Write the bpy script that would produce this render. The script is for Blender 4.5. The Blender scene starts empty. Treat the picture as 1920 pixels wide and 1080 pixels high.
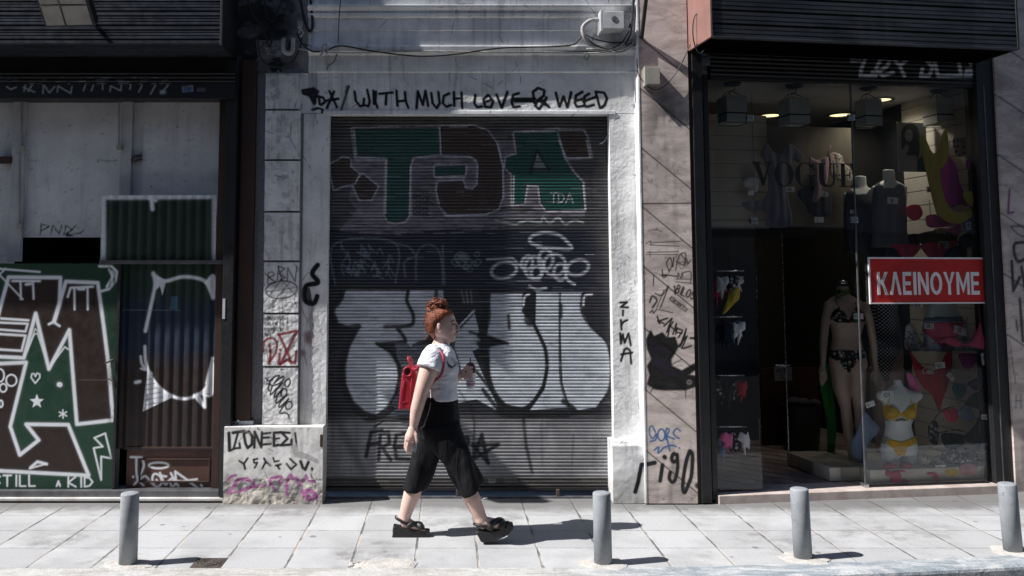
import bpy, bmesh, math, random
import numpy as np
from mathutils import Vector, Matrix, noise as mnoise
R_ = math.radians
rng = random.Random(7)
S = bpy.context.scene
COL = S.collection

# ------------------------------------------------------------------ camera
H = 1.845; FPX = 1634.0; CX = 840.0; CY = 386.0; PITCH = R_(4.7)
cd = bpy.data.cameras.new('camera'); cam = bpy.data.objects.new('camera', cd); COL.objects.link(cam)
cam.location = (0, 0, H); cam.rotation_euler = (math.pi/2 + PITCH, 0, 0)
cd.sensor_width = 36; cd.lens = FPX*36/1920
cd.shift_x = (960-CX)/1920; cd.shift_y = -(540-CY)/1920
cd.clip_start = .05; cd.clip_end = 500
S.camera = cam
# ------------------------------------------------------------------ light
SUN_EL = 48.0; SUN_AZ = 14.0           # azimuth: degrees in front of the facade line, coming from the left
w = bpy.data.worlds.new('World'); S.world = w; w.use_nodes = True
nt = w.node_tree; bg = nt.nodes['Background']
sky = nt.nodes.new('ShaderNodeTexSky'); sky.sky_type = 'NISHITA'; sky.sun_disc = False
sd = Vector((-math.cos(R_(SUN_EL))*math.cos(R_(SUN_AZ)), -math.cos(R_(SUN_EL))*math.sin(R_(SUN_AZ)), math.sin(R_(SUN_EL))))
sky.sun_elevation = R_(SUN_EL); sky.sun_rotation = math.atan2(sd.x, sd.y)
nt.links.new(sky.outputs[0], bg.inputs[0]); bg.inputs[1].default_value = 0.062
ld = bpy.data.lights.new('sun', 'SUN'); ld.energy = 5.0; ld.angle = R_(.5); ld.color = (1, .975, .945)
sun = bpy.data.objects.new('sun', ld); COL.objects.link(sun)
sun.rotation_euler = sd.to_track_quat('Z', 'Y').to_euler(); sun.location = (-6, -2, 9)
S.view_settings.view_transform = 'Standard'; S.view_settings.look = 'None'
S.view_settings.exposure = 0.6; S.view_settings.gamma = 1
S.render.engine = 'CYCLES'
S.cycles.max_bounces = 8; S.cycles.transparent_max_bounces = 12
S.cycles.caustics_reflective = False; S.cycles.caustics_refractive = False

# ------------------------------------------------------------------ measuring: photo pixel -> place on a real plane
cp, sp_ = math.cos(PITCH), math.sin(PITCH)
def ray(u, v):
    a = (u-CX)/FPX; b = (CY-v)/FPX
    return Vector((a, cp - sp_*b, sp_ + cp*b))
def P(u, v, Y):
    d = ray(u, v); t = Y/d.y
    return Vector((d.x*t, Y, H + d.z*t))
def G(u, v, Z=0.0):
    d = ray(u, v); t = (Z-H)/d.z
    return Vector((d.x*t, d.y*t, Z))
def proj(X, Y, Z):
    z = Z-H
    c = cp*Y + sp_*z; up = -sp_*Y + cp*z
    return CX + FPX*X/c, CY - FPX*up/c
# the boutique's front turns away from the street line a little
TH = R_(8.0); RO = G(1330, 943); ex = Vector((math.cos(TH), math.sin(TH), 0)); ed = Vector((-math.sin(TH), math.cos(TH), 0))
def RW(p): return RO + ex*p[0] + ed*p[1] + Vector((0, 0, p[2]))
def R(u, v, d=0.0):                      # local (along, deep, up)
    r = ray(u, v); c = Vector((0, 0, H)) - RO
    t = (d - c.dot(ed))/r.dot(ed)
    q = c + r*t
    return Vector((q.dot(ex), d, q.z))
def RG(u, v, z):                         # local point on a horizontal plane
    q = G(u, v, z) - RO
    return Vector((q.dot(ex), q.dot(ed), z))

# ------------------------------------------------------------------ objects
BASE = {}
def tag(o, label=None, cat=None, group=None, kind=None):
    if label: o['label'] = label
    if cat: o['category'] = cat
    if group: o['group'] = group
    if kind: o['kind'] = kind
    return o
def thing(name, label, cat, loc, group=None):
    o = bpy.data.objects.new(name, None); COL.objects.link(o); o.location = loc
    o.empty_display_size = .1
    BASE[o.name] = Vector(loc)
    return tag(o, label, cat, group)
def link_mesh(name, me, parent=None, base=None):
    o = bpy.data.objects.new(name, me); COL.objects.link(o)
    if parent is not None:
        o.parent = parent; BASE[o.name] = BASE[parent.name]
    else:
        o.location = base if base is not None else (0, 0, 0); BASE[o.name] = Vector(o.location)
    return o
class MB:
    def __init__(self, xf=None): self.v = []; self.f = []; self.xf = xf
    def add(self, vs, fs):
        n = len(self.v)
        if self.xf: vs = [self.xf(q) for q in vs]
        self.v += [tuple(q) for q in vs]; self.f += [tuple(i+n for i in f) for f in fs]
        return self
    def box(self, x0, x1, y0, y1, z0, z1):
        vs = [(x, y, z) for z in (z0, z1) for y in (y0, y1) for x in (x0, x1)]
        return self.add(vs, [(0, 2, 3, 1), (4, 5, 7, 6), (0, 1, 5, 4), (2, 6, 7, 3), (0, 4, 6, 2), (1, 3, 7, 5)])
    def prism(self, poly, a, b, ax='y'):       # poly in the other two axes (x,z) / (y,z) / (x,y)
        n = len(poly)
        def q(p, t): return (p[0], t, p[1]) if ax == 'y' else ((t, p[0], p[1]) if ax == 'x' else (p[0], p[1], t))
        vs = [q(p, a) for p in poly] + [q(p, b) for p in poly]
        fs = [tuple(range(n)), tuple(range(2*n-1, n-1, -1))] + [(i, i+n, (i+1) % n+n, (i+1) % n) for i in range(n)]
        return self.add(vs, fs)
    def rings(self, rings, cap=True, closed=False):
        n = len(rings[0]); m = len(rings); vs = [q for r in rings for q in r]; fs = []
        for i in range(m if closed else m-1):
            j = (i+1) % m
            for k in range(n):
                fs.append((i*n+k, i*n+(k+1) % n, j*n+(k+1) % n, j*n+k))
        if cap and not closed:
            fs.append(tuple(range(n-1, -1, -1))); fs.append(tuple((m-1)*n+k for k in range(n)))
        return self.add(vs, fs)
    def tube(self, pts, r, n=8, cap=True, flat=None, closed=False):
        pts = [Vector(p) for p in pts]; m = len(pts)
        rs = r if isinstance(r, (list, tuple)) else [r]*m
        rings = []; up = None
        for i, p in enumerate(pts):
            if closed: t = (pts[(i+1) % m] - pts[i-1])
            else: t = (pts[min(i+1, m-1)] - pts[max(i-1, 0)])
            t = t.normalized() if t.length > 1e-9 else Vector((0, 0, 1))
            if up is None:
                up = Vector((0, 1, 0)) if abs(t.y) < .9 else Vector((1, 0, 0))
            up = (up - t*up.dot(t)).normalized(); s = t.cross(up)
            fx = flat if flat else 1.0
            rings.append([p + (s*math.cos(2*math.pi*k/n) + up*fx*math.sin(2*math.pi*k/n))*rs[i] for k in range(n)])
        return self.rings(rings, cap, closed)
    def ell(self, c, rx, ry, rz, n=14, m=9, M=None):
        rs = []
        for i in range(m):
            a = math.pi*(i+.5)/m; rr = math.sin(a); zz = -math.cos(a)
            rs.append([Vector(c) + (M @ Vector((rx*rr*math.cos(2*math.pi*k/n), ry*rr*math.sin(2*math.pi*k/n), rz*zz)) if M else Vector((rx*rr*math.cos(2*math.pi*k/n), ry*rr*math.sin(2*math.pi*k/n), rz*zz))) for k in range(n)])
        return self.rings(rs)
    def lathe(self, c, prof, n=24):           # prof: (r, z)
        return self.rings([[Vector(c)+Vector((r*math.cos(2*math.pi*k/n), r*math.sin(2*math.pi*k/n), z)) for k in range(n)] for r, z in prof])
    def mesh(self, name, base=None):
        me = bpy.data.meshes.new(name)
        vs = self.v
        if base is not None: vs = [(a-base[0], b-base[1], c-base[2]) for a, b, c in vs]
        me.from_pydata(vs, [], self.f); me.update()
        bm = bmesh.new(); bm.from_mesh(me); bmesh.ops.recalc_face_normals(bm, faces=bm.faces); bm.to_mesh(me); bm.free()
        return me
    def build(self, name, mat, parent=None, base=None, smooth=False, bevel=0, label=None):
        b = BASE[parent.name] if parent is not None else base
        me = self.mesh(name, b); me.materials.append(mat)
        if smooth: me.polygons.foreach_set('use_smooth', [True]*len(me.polygons))
        o = link_mesh(name, me, parent, base)
        if smooth == 2 or bevel:
            pass
        if bevel:
            md = o.modifiers.new('bevel', 'BEVEL'); md.width = bevel; md.segments = 2; md.limit_method = 'ANGLE'; md.angle_limit = R_(40)
        if label: o['label'] = label
        return o
def pbox(mb, u0, u1, v0, v1, Y0, Y1, vx=None):     # a box whose front face (at Y0) covers this patch of the photo
    vx = (v0+v1)/2 if vx is None else vx
    return mb.box(P(u0, vx, Y0).x, P(u1, vx, Y0).x, Y0, Y1, P(u0, v1, Y0).z, P(u0, v0, Y0).z)
def rbox(mb, u0, u1, v0, v1, d0, d1, vx=None):     # the same on the boutique front
    vx = (v0+v1)/2 if vx is None else vx
    um = (u0+u1)/2
    return mb.box(R(u0, vx, d0).x, R(u1, vx, d0).x, d0, d1, R(um, v1, d0).z, R(um, v0, d0).z)
def fuse(mb, voxel, smooth=4, fac=.5):              # one continuous skin out of overlapping solids
    me = mb.mesh('tmp'); o = bpy.data.objects.new('tmp', me); COL.objects.link(o)
    md = o.modifiers.new('r', 'REMESH'); md.mode = 'VOXEL'; md.voxel_size = voxel; md.use_smooth_shade = True
    if smooth:
        ms = o.modifiers.new('s', 'SMOOTH'); ms.iterations = smooth; ms.factor = fac
    dg = bpy.context.evaluated_depsgraph_get(); dg.update()
    nm = bpy.data.meshes.new_from_object(o.evaluated_get(dg))
    bpy.data.objects.remove(o); bpy.data.meshes.remove(me)
    return nm
def mesh_np(me):
    n = len(me.vertices); co = np.empty(n*3, np.float32); me.vertices.foreach_get('co', co)
    no = np.empty(n*3, np.float32); me.vertices.foreach_get('normal', no)
    return co.reshape(-1, 3).astype(float), no.reshape(-1, 3).astype(float)
def set_co(me, co): me.vertices.foreach_set('co', np.ascontiguousarray(co, np.float32).ravel()); me.update()
def place(me, name, mat, parent, smooth=True, label=None, base=None):
    co, _ = mesh_np(me); b = BASE[parent.name] if parent is not None else Vector(base)
    set_co(me, co - np.array(b)); me.materials.clear(); me.materials.append(mat)
    if smooth: me.polygons.foreach_set('use_smooth', [True]*len(me.polygons))
    o = link_mesh(name, me, parent, base)
    if label: o['label'] = label
    return o

# ------------------------------------------------------------------ noise + paint
_lat = np.random.RandomState(3).rand(8, 256, 256)
def vn(x, y, s=0):
    L = _lat[s % 8]; xi = np.floor(x).astype(int); yi = np.floor(y).astype(int)
    fx = x-xi; fy = y-yi; fx = fx*fx*(3-2*fx); fy = fy*fy*(3-2*fy)
    g = lambda a, b: L[a & 255, b & 255]
    return (g(xi, yi)*(1-fx)+g(xi+1, yi)*fx)*(1-fy) + (g(xi, yi+1)*(1-fx)+g(xi+1, yi+1)*fx)*fy
def fbm(x, y, s=0, o=3): return sum(vn(x*2**i, y*2**i, s+i)*.5**i for i in range(o))/sum(.5**i for i in range(o))
def cat(pts, k=7, closed=False):
    n = len(pts)
    if n < 3: return pts
    out = []
    rg = range(n if closed else n-1)
    for i in rg:
        g = (lambda j: pts[j % n]) if closed else (lambda j: pts[max(0, min(n-1, j))])
        p0, p1, p2, p3 = g(i-1), g(i), g(i+1), g(i+2)
        for j in range(k):
            t = j/k
            out.append(tuple(.5*((2*b) + (c-a)*t + (2*a-5*b+4*c-d)*t*t + (3*b-a-3*c+d)*t**3) for a, b, c, d in zip(p0, p1, p2, p3)))
    if not closed: out.append(tuple(pts[-1]))
    return out
def ellp(cx, cy, rx, ry, rot=0, n=28, a0=0, a1=360):
    r = R_(rot); o = []
    for i in range(n+1):
        a = R_(a0+(a1-a0)*i/n); x = rx*math.cos(a); y = ry*math.sin(a)
        o.append((cx+x*math.cos(r)-y*math.sin(r), cy+x*math.sin(r)+y*math.cos(r)))
    return o
class Paint:
    """paint coverage over a set of surface points; u,v are where the points lie in the survey picture"""
    def __init__(self, u, v):
        self.u = u; self.v = v; self.c = np.zeros((len(u), 3)); self.a = np.zeros(len(u)); self.ok = None
    def over(self, idx, cov, col):
        cov = np.clip(cov, 0, 1)
        if self.ok is not None: cov = cov*self.ok[idx]
        a0 = self.a[idx]; an = cov + a0*(1-cov); sa = np.where(an > 1e-6, an, 1)
        self.c[idx] = (np.array(col)[None]*cov[:, None] + self.c[idx]*(a0*(1-cov))[:, None])/sa[:, None]
        self.a[idx] = an
    def stroke(self, pts, wd, col, soft=1.2, alpha=1, smooth=False, closed=False, rough=0.0, taper=False):
        if wd >= 3.4 and alpha > .8 and soft < 3: self.stroke(pts, wd*1.1, col, soft=wd*.75, alpha=.22, smooth=smooth, closed=closed, rough=.5)   # overspray
        if smooth: pts = cat(list(pts), closed=closed)
        pts = np.array(list(pts), float)
        if closed and not smooth or closed: pts = np.vstack([pts, pts[:1]])
        h = wd/2; m = h+soft*2+1
        ix = np.nonzero((self.u > pts[:, 0].min()-m) & (self.u < pts[:, 0].max()+m) & (self.v > pts[:, 1].min()-m) & (self.v < pts[:, 1].max()+m))[0]
        if len(ix) == 0: return
        uu = self.u[ix]; vv = self.v[ix]; d = np.full(len(ix), 1e9)
        for i in range(max(1, len(pts)-1)):
            a = pts[i]; b = pts[min(i+1, len(pts)-1)]; ab = b-a; L = (ab**2).sum()
            nb = (uu > min(a[0], b[0])-m) & (uu < max(a[0], b[0])+m) & (vv > min(a[1], b[1])-m) & (vv < max(a[1], b[1])+m)
            if not nb.any(): continue
            x = uu[nb]; y = vv[nb]
            t = np.clip(((x-a[0])*ab[0]+(y-a[1])*ab[1])/(L if L > 0 else 1), 0, 1)
            d[nb] = np.minimum(d[nb], np.hypot(x-a[0]-t*ab[0], y-a[1]-t*ab[1]))
        cov = np.clip((h+soft-d)/(2*soft), 0, 1); cov = cov*cov*(3-2*cov)
        if rough: cov = cov*np.clip(1.15 - rough*1.6*fbm(uu/5, vv/5, 2), 0, 1)
        k = cov > .002
        self.over(ix[k], cov[k]*alpha, col)
    def inside(self, poly):
        poly = np.array(poly, float); x, y = self.u, self.v
        ix = np.nonzero((x > poly[:, 0].min()) & (x < poly[:, 0].max()) & (y > poly[:, 1].min()) & (y < poly[:, 1].max()))[0]
        xx = x[ix]; yy = y[ix]; ins = np.zeros(len(ix), bool); n = len(poly)
        for i in range(n):
            x1, y1 = poly[i]; x2, y2 = poly[(i+1) % n]
            c = ((y1 > yy) != (y2 > yy))
            with np.errstate(divide='ignore', invalid='ignore'):
                xc = (x2-x1)*(yy-y1)/(y2-y1 if y2 != y1 else 1e-9)+x1
            ins ^= c & (xx < xc)
        return ix[ins]
    def fill(self, poly, col, alpha=1, smooth=False, rough=0.0, edge=1.0, sc=9):
        if smooth: poly = cat(list(poly), closed=True)
        ix = self.inside(poly); cov = np.full(len(ix), float(alpha))
        if rough: cov = cov*np.clip(1.2-rough*1.7*fbm(self.u[ix]/sc, self.v[ix]/(sc*.45), 4), 0, 1)
        self.over(ix, cov, col)
        if edge: self.stroke(list(poly)+[poly[0]], edge, col, soft=.8, alpha=alpha*.9)
    def wash(self, f, col, alpha=1):
        ix = np.arange(len(self.u)); c = f(self.u, self.v)*alpha; k = c > .003
        self.over(ix[k], c[k], col)
    def write(self, me):
        at = me.color_attributes.new('paint', 'FLOAT_COLOR', 'POINT')
        at.data.foreach_set('color', np.hstack([self.c, self.a[:, None]]).astype(np.float32).ravel())
def sstep(a, b, x):
    t = np.clip((x-a)/(b-a), 0, 1); return t*t*(3-2*t)

class Canvas(Paint):
    """a painted sheet: a fine grid on a wall plane, with its thickness; disp(x,z) moves points out of the wall"""
    def __init__(self, u0, u1, v0, v1, Y, dx, dz, disp=None, right=False, vx=None):
        vx = (v0+v1)/2 if vx is None else vx; um = (u0+u1)/2
        if right:
            a, b = R(u0, vx, Y).x, R(u1, vx, Y).x; z0, z1 = R(um, v1, Y).z, R(um, v0, Y).z
        else:
            a, b = P(u0, vx, Y).x, P(u1, vx, Y).x; z0, z1 = P(um, v1, Y).z, P(um, v0, Y).z
        self.dims(a, b, z0, z1, Y, dx, dz, disp, right)
    def dims(self, a, b, z0, z1, Y, dx, dz, disp=None, right=False):
        self.nx = max(2, int(round((b-a)/dx))+1); self.nz = max(2, int(round((z1-z0)/dz))+1)
        X, Z = np.meshgrid(np.linspace(a, b, self.nx), np.linspace(z0, z1, self.nz))
        X = X.ravel(); Z = Z.ravel(); D = np.full(len(X), float(Y))
        if disp is not None: D = D - disp(X, Z)
        if right:
            W = np.stack([RO.x+ex.x*X+ed.x*D, RO.y+ex.y*X+ed.y*D, Z], 1); self.back = np.array(ed)
        else:
            W = np.stack([X, D, Z], 1); self.back = np.array((0, 1, 0))
        self.W = W; self.X = X; self.Z = Z
        Paint.__init__(self, *proj(W[:, 0], W[:, 1], W[:, 2]))
    def build(self, name, mat, parent=None, depth=.03, label=None, smooth=True, base=None):
        nx, nz = self.nx, self.nz; n = nx*nz
        b = np.array(BASE[parent.name] if parent is not None else (base or (0, 0, 0)))
        V = self.W - b
        i = np.arange(n).reshape(nz, nx)
        q = np.stack([i[:-1, :-1], i[:-1, 1:], i[1:, 1:], i[1:, :-1]], -1).reshape(-1, 4)
        lp = np.concatenate([i[0, :-1], i[:-1, -1], i[-1, :0:-1], i[:0:-1, 0]])
        m = len(lp)
        V2 = V[lp]; V3 = V[lp] + self.back*depth; k = np.arange(m); kk = (k+1) % m
        sk = np.stack([n+k, n+m+k, n+m+kk, n+kk], 1)
        F = np.concatenate([q, sk])
        me = bpy.data.meshes.new(name)
        AV = np.concatenate([V, V2, V3])
        me.vertices.add(len(AV)); me.vertices.foreach_set('co', AV.astype(np.float32).ravel())
        me.loops.add(F.size); me.loops.foreach_set('vertex_index', F.astype(np.int32).ravel())
        me.polygons.add(len(F)); me.polygons.foreach_set('loop_start', np.arange(0, F.size, 4, dtype=np.int32))
        me.update(calc_edges=True); me.validate()
        self.c = np.concatenate([self.c, self.c[lp], self.c[lp]]); self.a = np.concatenate([self.a, self.a[lp], self.a[lp]])
        self.write(me); me.materials.append(mat)
        if smooth: me.polygons.foreach_set('use_smooth', [True]*len(me.polygons))
        o = link_mesh(name, me, parent, base)
        if label: o['label'] = label
        return o

# stroke alphabet (unit box, y up)
GL = {
 'A': [[(0, 0), (.45, 1), (.9, 0)], [(.15, .38), (.8, .38)]], 'B': [[(0, 0), (0, 1), (.6, .9), (.6, .6), (0, .52), (.7, .4), (.7, .1), (0, 0)]],
 'C': [[(.8, .85), (.4, 1), (.05, .6), (.1, .2), (.45, 0), (.8, .15)]], 'D': [[(0, 0), (0, 1), (.5, .9), (.8, .5), (.5, .1), (0, 0)]],
 'E': [[(.7, 1), (0, 1), (0, 0), (.7, 0)], [(0, .5), (.6, .5)]], 'F': [[(.7, 1), (0, 1), (0, 0)], [(0, .5), (.55, .5)]],
 'G': [[(.8, .85), (.4, 1), (.05, .55), (.3, 0), (.8, .1), (.8, .45), (.5, .45)]], 'H': [[(0, 0), (0, 1)], [(.75, 0), (.75, 1)], [(0, .5), (.75, .5)]],
 'I': [[(.2, 0), (.2, 1)]], 'K': [[(0, 0), (0, 1)], [(.7, 1), (0, .45), (.75, 0)]], 'L': [[(0, 1), (0, 0), (.65, 0)]],
 'M': [[(0, 0), (.1, 1), (.45, .3), (.8, 1), (.95, 0)]], 'N': [[(0, 0), (0, 1), (.7, 0), (.7, 1)]], 'O': [ellp(.42, .5, .4, .5, n=14)],
 'P': [[(0, 0), (0, 1), (.6, .95), (.65, .6), (0, .45)]], 'R': [[(0, 0), (0, 1), (.6, .92), (.6, .6), (0, .5), (.7, 0)]],
 'S': [[(.75, .88), (.35, 1), (.05, .75), (.4, .52), (.72, .28), (.4, 0), (0, .12)]], 'T': [[(0, 1), (.85, 1)], [(.42, 1), (.42, 0)]],
 'U': [[(0, 1), (.05, .25), (.4, 0), (.7, .25), (.75, 1)]], 'V': [[(0, 1), (.4, 0), (.8, 1)]], 'W': [[(0, 1), (.2, 0), (.5, .65), (.75, 0), (1, 1)]],
 'X': [[(0, 1), (.8, 0)], [(.8, 1), (0, 0)]], 'Y': [[(0, 1), (.4, .5), (.8, 1)], [(.4, .5), (.4, 0)]], 'Z': [[(0, 1), (.75, 1), (0, 0), (.8, 0)]],
 '!': [[(.15, 1), (.15, .3)], [(.15, .05), (.16, 0)]], '.': [[(.1, .02), (.12, 0)]], '/': [[(0, -.1), (.5, 1.2)]], '-': [[(0, .5), (.5, .5)]],
 '€': [[(.7, .9), (.35, 1), (.1, .5), (.35, 0), (.7, .1)], [(0, .6), (.5, .6)], [(0, .42), (.5, .42)]],
 '0': [ellp(.32, .5, .3, .5, n=12)], '1': [[(.1, .75), (.3, 1), (.3, 0)]], '2': [[(0, .8), (.3, 1), (.6, .75), (0, 0), (.65, 0)]],
 '3': [[(0, .95), (.55, .95), (.25, .55), (.6, .3), (.3, 0), (0, .1)]], '5': [[(.6, 1), (.1, 1), (.05, .55), (.5, .55), (.6, .2), (.3, 0), (0, .1)]],
 '8': [ellp(.3, .75, .22, .25, n=10), ellp(.3, .25, .28, .25, n=10)],
 'Σ': [[(.8, .9), (.75, 1), (0, 1), (.45, .52), (0, 0), (.85, 0), (.85, .2)]], 'Ξ': [[(0, 1), (.7, 1)], [(.05, .5), (.65, .5)], [(0, 0), (.7, 0)]],
 'ο': [ellp(.28, .28, .25, .28, n=10)], 'α': [ellp(.25, .28, .24, .28, n=10), [(.5, .58), (.45, .1), (.6, 0)]], 'σ': [ellp(.25, .28, .24, .28, n=10), [(.25, .56), (.65, .58)]],
 'ς': [[(.5, .5), (.2, .56), (.1, .3), (.45, .1), (.3, -.15)]], 'τ': [[(0, .52), (.55, .56)], [(.27, .55), (.27, 0)]], 'ε': [[(.45, .5), (.15, .56), (.1, .35), (.3, .3), (.05, .2), (.15, 0), (.5, .06)]],
 'μ': [[(.05, -.2), (.05, .55)], [(.05, .2), (.2, 0), (.45, .1), (.48, .55)]], 'β': [[(.05, -.25), (.1, .9), (.45, .8), (.15, .5), (.5, .3), (.15, 0)]], 'υ': [[(0, .55), (.08, .08), (.3, 0), (.5, .3), (.48, .55)]],
 'γ': [[(0, .55), (.28, .05), (.5, .55)], [(.28, .05), (.25, -.3)]], 'ι': [[(.15, .55), (.15, 0)]], 'ν': [[(0, .55), (.22, 0), (.48, .55)]], 'π': [[(0, .52), (.6, .55)], [(.15, .52), (.1, 0)], [(.45, .54), (.48, 0)]],
 'ρ': [[(.05, -.3), (.08, .4)], ellp(.28, .3, .22, .26, n=10)], 'η': [[(.05, .55), (.08, 0)], [(.08, .4), (.3, .56), (.42, .35), (.42, -.25)]], 'ώ': [[(.1, .5), (.02, .15), (.2, 0), (.32, .3), (.45, 0), (.65, .15), (.55, .52)], [(.35, .7), (.45, .9)]],
 'ψ': [[(0, .6), (.1, .15), (.3, .08), (.5, .15), (.58, .6)], [(.3, .95), (.3, -.25)]], 'λ': [[(.1, .9), (.45, 0)], [(.28, .48), (0, 0)]],
 'ά': [ellp(.25, .28, .24, .28, n=10), [(.5, .58), (.45, .1), (.6, 0)], [(.3, .72), (.42, .92)]], 'k': [[(.05, 1), (.05, 0)], [(.5, .6), (.05, .3), (.55, 0)]], 'o': [ellp(.28, .3, .26, .3, n=10)],
 'r': [[(.05, 0), (.05, .6)], [(.05, .4), (.3, .6), (.5, .5)]], 'e': [[(.05, .3), (.5, .32), (.3, .6), (.05, .35), (.2, 0), (.5, .08)]], 'l': [[(.15, 1), (.15, 0)]],
 'i': [[(.12, .55), (.12, 0)], [(.12, .8), (.13, .82)]], 't': [[(.2, .9), (.2, 0), (.4, 0)], [(0, .6), (.4, .6)]], 'n': [[(.05, .6), (.05, 0)], [(.05, .4), (.3, .6), (.48, .4), (.48, 0)]], ' ': [],
}
def text(pc, s, u, v, h, wd, col, wf=.75, sp=.28, ang=0, jit=.04, seed=1, slant=0, **k):
    """letters run from (u,v) baseline, height h"""
    r = random.Random(seed); x = 0; ca, sa = math.cos(R_(ang)), math.sin(R_(ang))
    for ch in s:
        g = GL.get(ch, []); mx = max([q[0] for st in g for q in st], default=.35)
        jy = r.uniform(-jit, jit)*h
        for st in g:
            pts = []
            for a, b in st:
                a2 = (a*wf+x+slant*b)*h + r.uniform(-jit, jit)*h*.4; b2 = -b*h + jy
                pts.append((u+a2*ca-b2*sa, v+a2*sa+b2*ca))
            pc.stroke(pts, wd, col, **k)
        x += mx*wf+sp
    return x*h
def Zm(ou, ov, sc): return lambda pts: [(ou+x/sc, ov+y/sc) for x, y in pts]

# ------------------------------------------------------------------ materials
class NB:
    def __init__(self, name):
        self.m = bpy.data.materials.new(name); self.m.use_nodes = True; self.nt = self.m.node_tree
        self.b = self.nt.nodes['Principled BSDF']; self.out = self.nt.nodes['Material Output']
        self.pos = self.nt.nodes.new('ShaderNodeNewGeometry').outputs['Position']
    def set(self, s, v):
        if isinstance(v, bpy.types.NodeSocket): self.nt.links.new(v, s)
        else:
            if s.type == 'RGBA' and len(v) == 3: v = (*v, 1)
            s.default_value = v
    def node(self, t, **k):
        n = self.nt.nodes.new(t)
        for a, b in k.items(): setattr(n, a, b)
        return n
    def mapv(self, scale=(1, 1, 1), rot=(0, 0, 0), loc=(0, 0, 0), src=None):
        n = self.node('ShaderNodeMapping'); self.set(n.inputs[0], src or self.pos)
        n.inputs['Scale'].default_value = scale; n.inputs['Rotation'].default_value = rot; n.inputs['Location'].default_value = loc
        return n.outputs[0]
    def noise(self, scale, detail=4, rough=.55, vec=None, dist=0, col=False):
        n = self.node('ShaderNodeTexNoise'); self.set(n.inputs['Vector'], vec or self.pos)
        n.inputs['Scale'].default_value = scale; n.inputs['Detail'].default_value = detail; n.inputs['Roughness'].default_value = rough; n.inputs['Distortion'].default_value = dist
        return n.outputs['Color' if col else 'Fac']
    def vor(self, scale, vec=None, feature='F1', out='Distance'):
        n = self.node('ShaderNodeTexVoronoi', feature=feature); self.set(n.inputs['Vector'], vec or self.pos); n.inputs['Scale'].default_value = scale
        return n.outputs[out]
    def ramp(self, f, a, b, lo=0.0, hi=1.0):
        n = self.node('ShaderNodeMapRange', interpolation_type='SMOOTHSTEP'); self.set(n.inputs[0], f)
        for i, q in enumerate((a, b, lo, hi)): n.inputs[i+1].default_value = q
        return n.outputs[0]
    def math(self, op, a, b=0.0, c=None):
        n = self.node('ShaderNodeMath', operation=op); self.set(n.inputs[0], a); self.set(n.inputs[1], b)
        if c is not None: self.set(n.inputs[2], c)
        return n.outputs[0]
    def mix(self, f, a, b, mode='MIX'):
        n = self.node('ShaderNodeMix', data_type='RGBA', blend_type=mode, clamp_factor=True); self.set(n.inputs[0], f); self.set(n.inputs[6], a); self.set(n.inputs[7], b)
        return n.outputs[2]
    def bump(self, h, st=.3, dist=.01, prev=None):
        n = self.node('ShaderNodeBump'); n.inputs['Strength'].default_value = st; n.inputs['Distance'].default_value = dist; self.set(n.inputs['Height'], h)
        if prev: self.set(n.inputs['Normal'], prev)
        return n.outputs[0]
    def paint(self, base, rough=None):
        a = self.node('ShaderNodeAttribute', attribute_name='paint')
        return self.mix(a.outputs['Alpha'], base, a.outputs['Color'])
    def fin(self, col, rough=.7, metal=0.0, normal=None, spec=.5, coat=0):
        self.set(self.b.inputs['Base Color'], col); self.set(self.b.inputs['Roughness'], rough); self.set(self.b.inputs['Metallic'], metal)
        self.b.inputs['Specular IOR Level'].default_value = spec
        if normal: self.set(self.b.inputs['Normal'], normal)
        if coat: self.b.inputs['Coat Weight'].default_value = coat
        return self.m
def simple(name, c, c2=None, sc=12, rough=.6, metal=0, bump=.15, bsc=90, bd=.004, spec=.5, streak=0.0, dirt=(.05, .045, .04), paint=False, grime=0.0, stretch=(1, 1, 1)):
    b = NB(name); c2 = c2 or tuple(q*.75 for q in c)
    n1 = b.noise(sc, 5, .6, b.mapv(stretch))
    col = b.mix(b.ramp(n1, .35, .68), c, c2)
    if streak:
        s = b.noise(9, 5, .65, b.mapv((1.3, 1, .12))); s2 = b.noise(1.7, 3)
        f = b.math('MULTIPLY', b.ramp(s, .48, .8), b.ramp(s2, .35, .7))
        col = b.mix(b.math('MULTIPLY', f, streak), col, dirt)
    if grime:
        g = b.noise(38, 6, .7); g2 = b.noise(2.6, 4, .6)
        f = b.math('MULTIPLY', b.ramp(g, .52, .7), b.ramp(g2, .42, .7))
        col = b.mix(b.math('MULTIPLY', f, grime), col, dirt)
    if paint: col = b.paint(col)
    nn = b.bump(b.noise(bsc, 5, .6), bump, bd) if bump else None
    rr = b.ramp(b.noise(sc*2.3, 3), .3, .7, max(0, rough-.08), min(1, rough+.08))
    return b.fin(col, rr, metal, nn, spec)
def glass(name, tint=(.97, .98, .98), ior=1.34):
    b = NB(name); nt = b.nt
    tr = b.node('ShaderNodeBsdfTransparent'); tr.inputs[0].default_value = (*tint, 1)
    gl = b.node('ShaderNodeBsdfGlossy'); gl.inputs['Roughness'].default_value = .02; gl.inputs[0].default_value = (.9, .95, 1, 1)
    fr = b.node('ShaderNodeFresnel'); fr.inputs[0].default_value = ior
    mx = b.node('ShaderNodeMixShader'); nt.links.new(fr.outputs[0], mx.inputs[0]); nt.links.new(tr.outputs[0], mx.inputs[1]); nt.links.new(gl.outputs[0], mx.inputs[2])
    nt.links.new(mx.outputs[0], b.out.inputs[0]); return b.m

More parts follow.
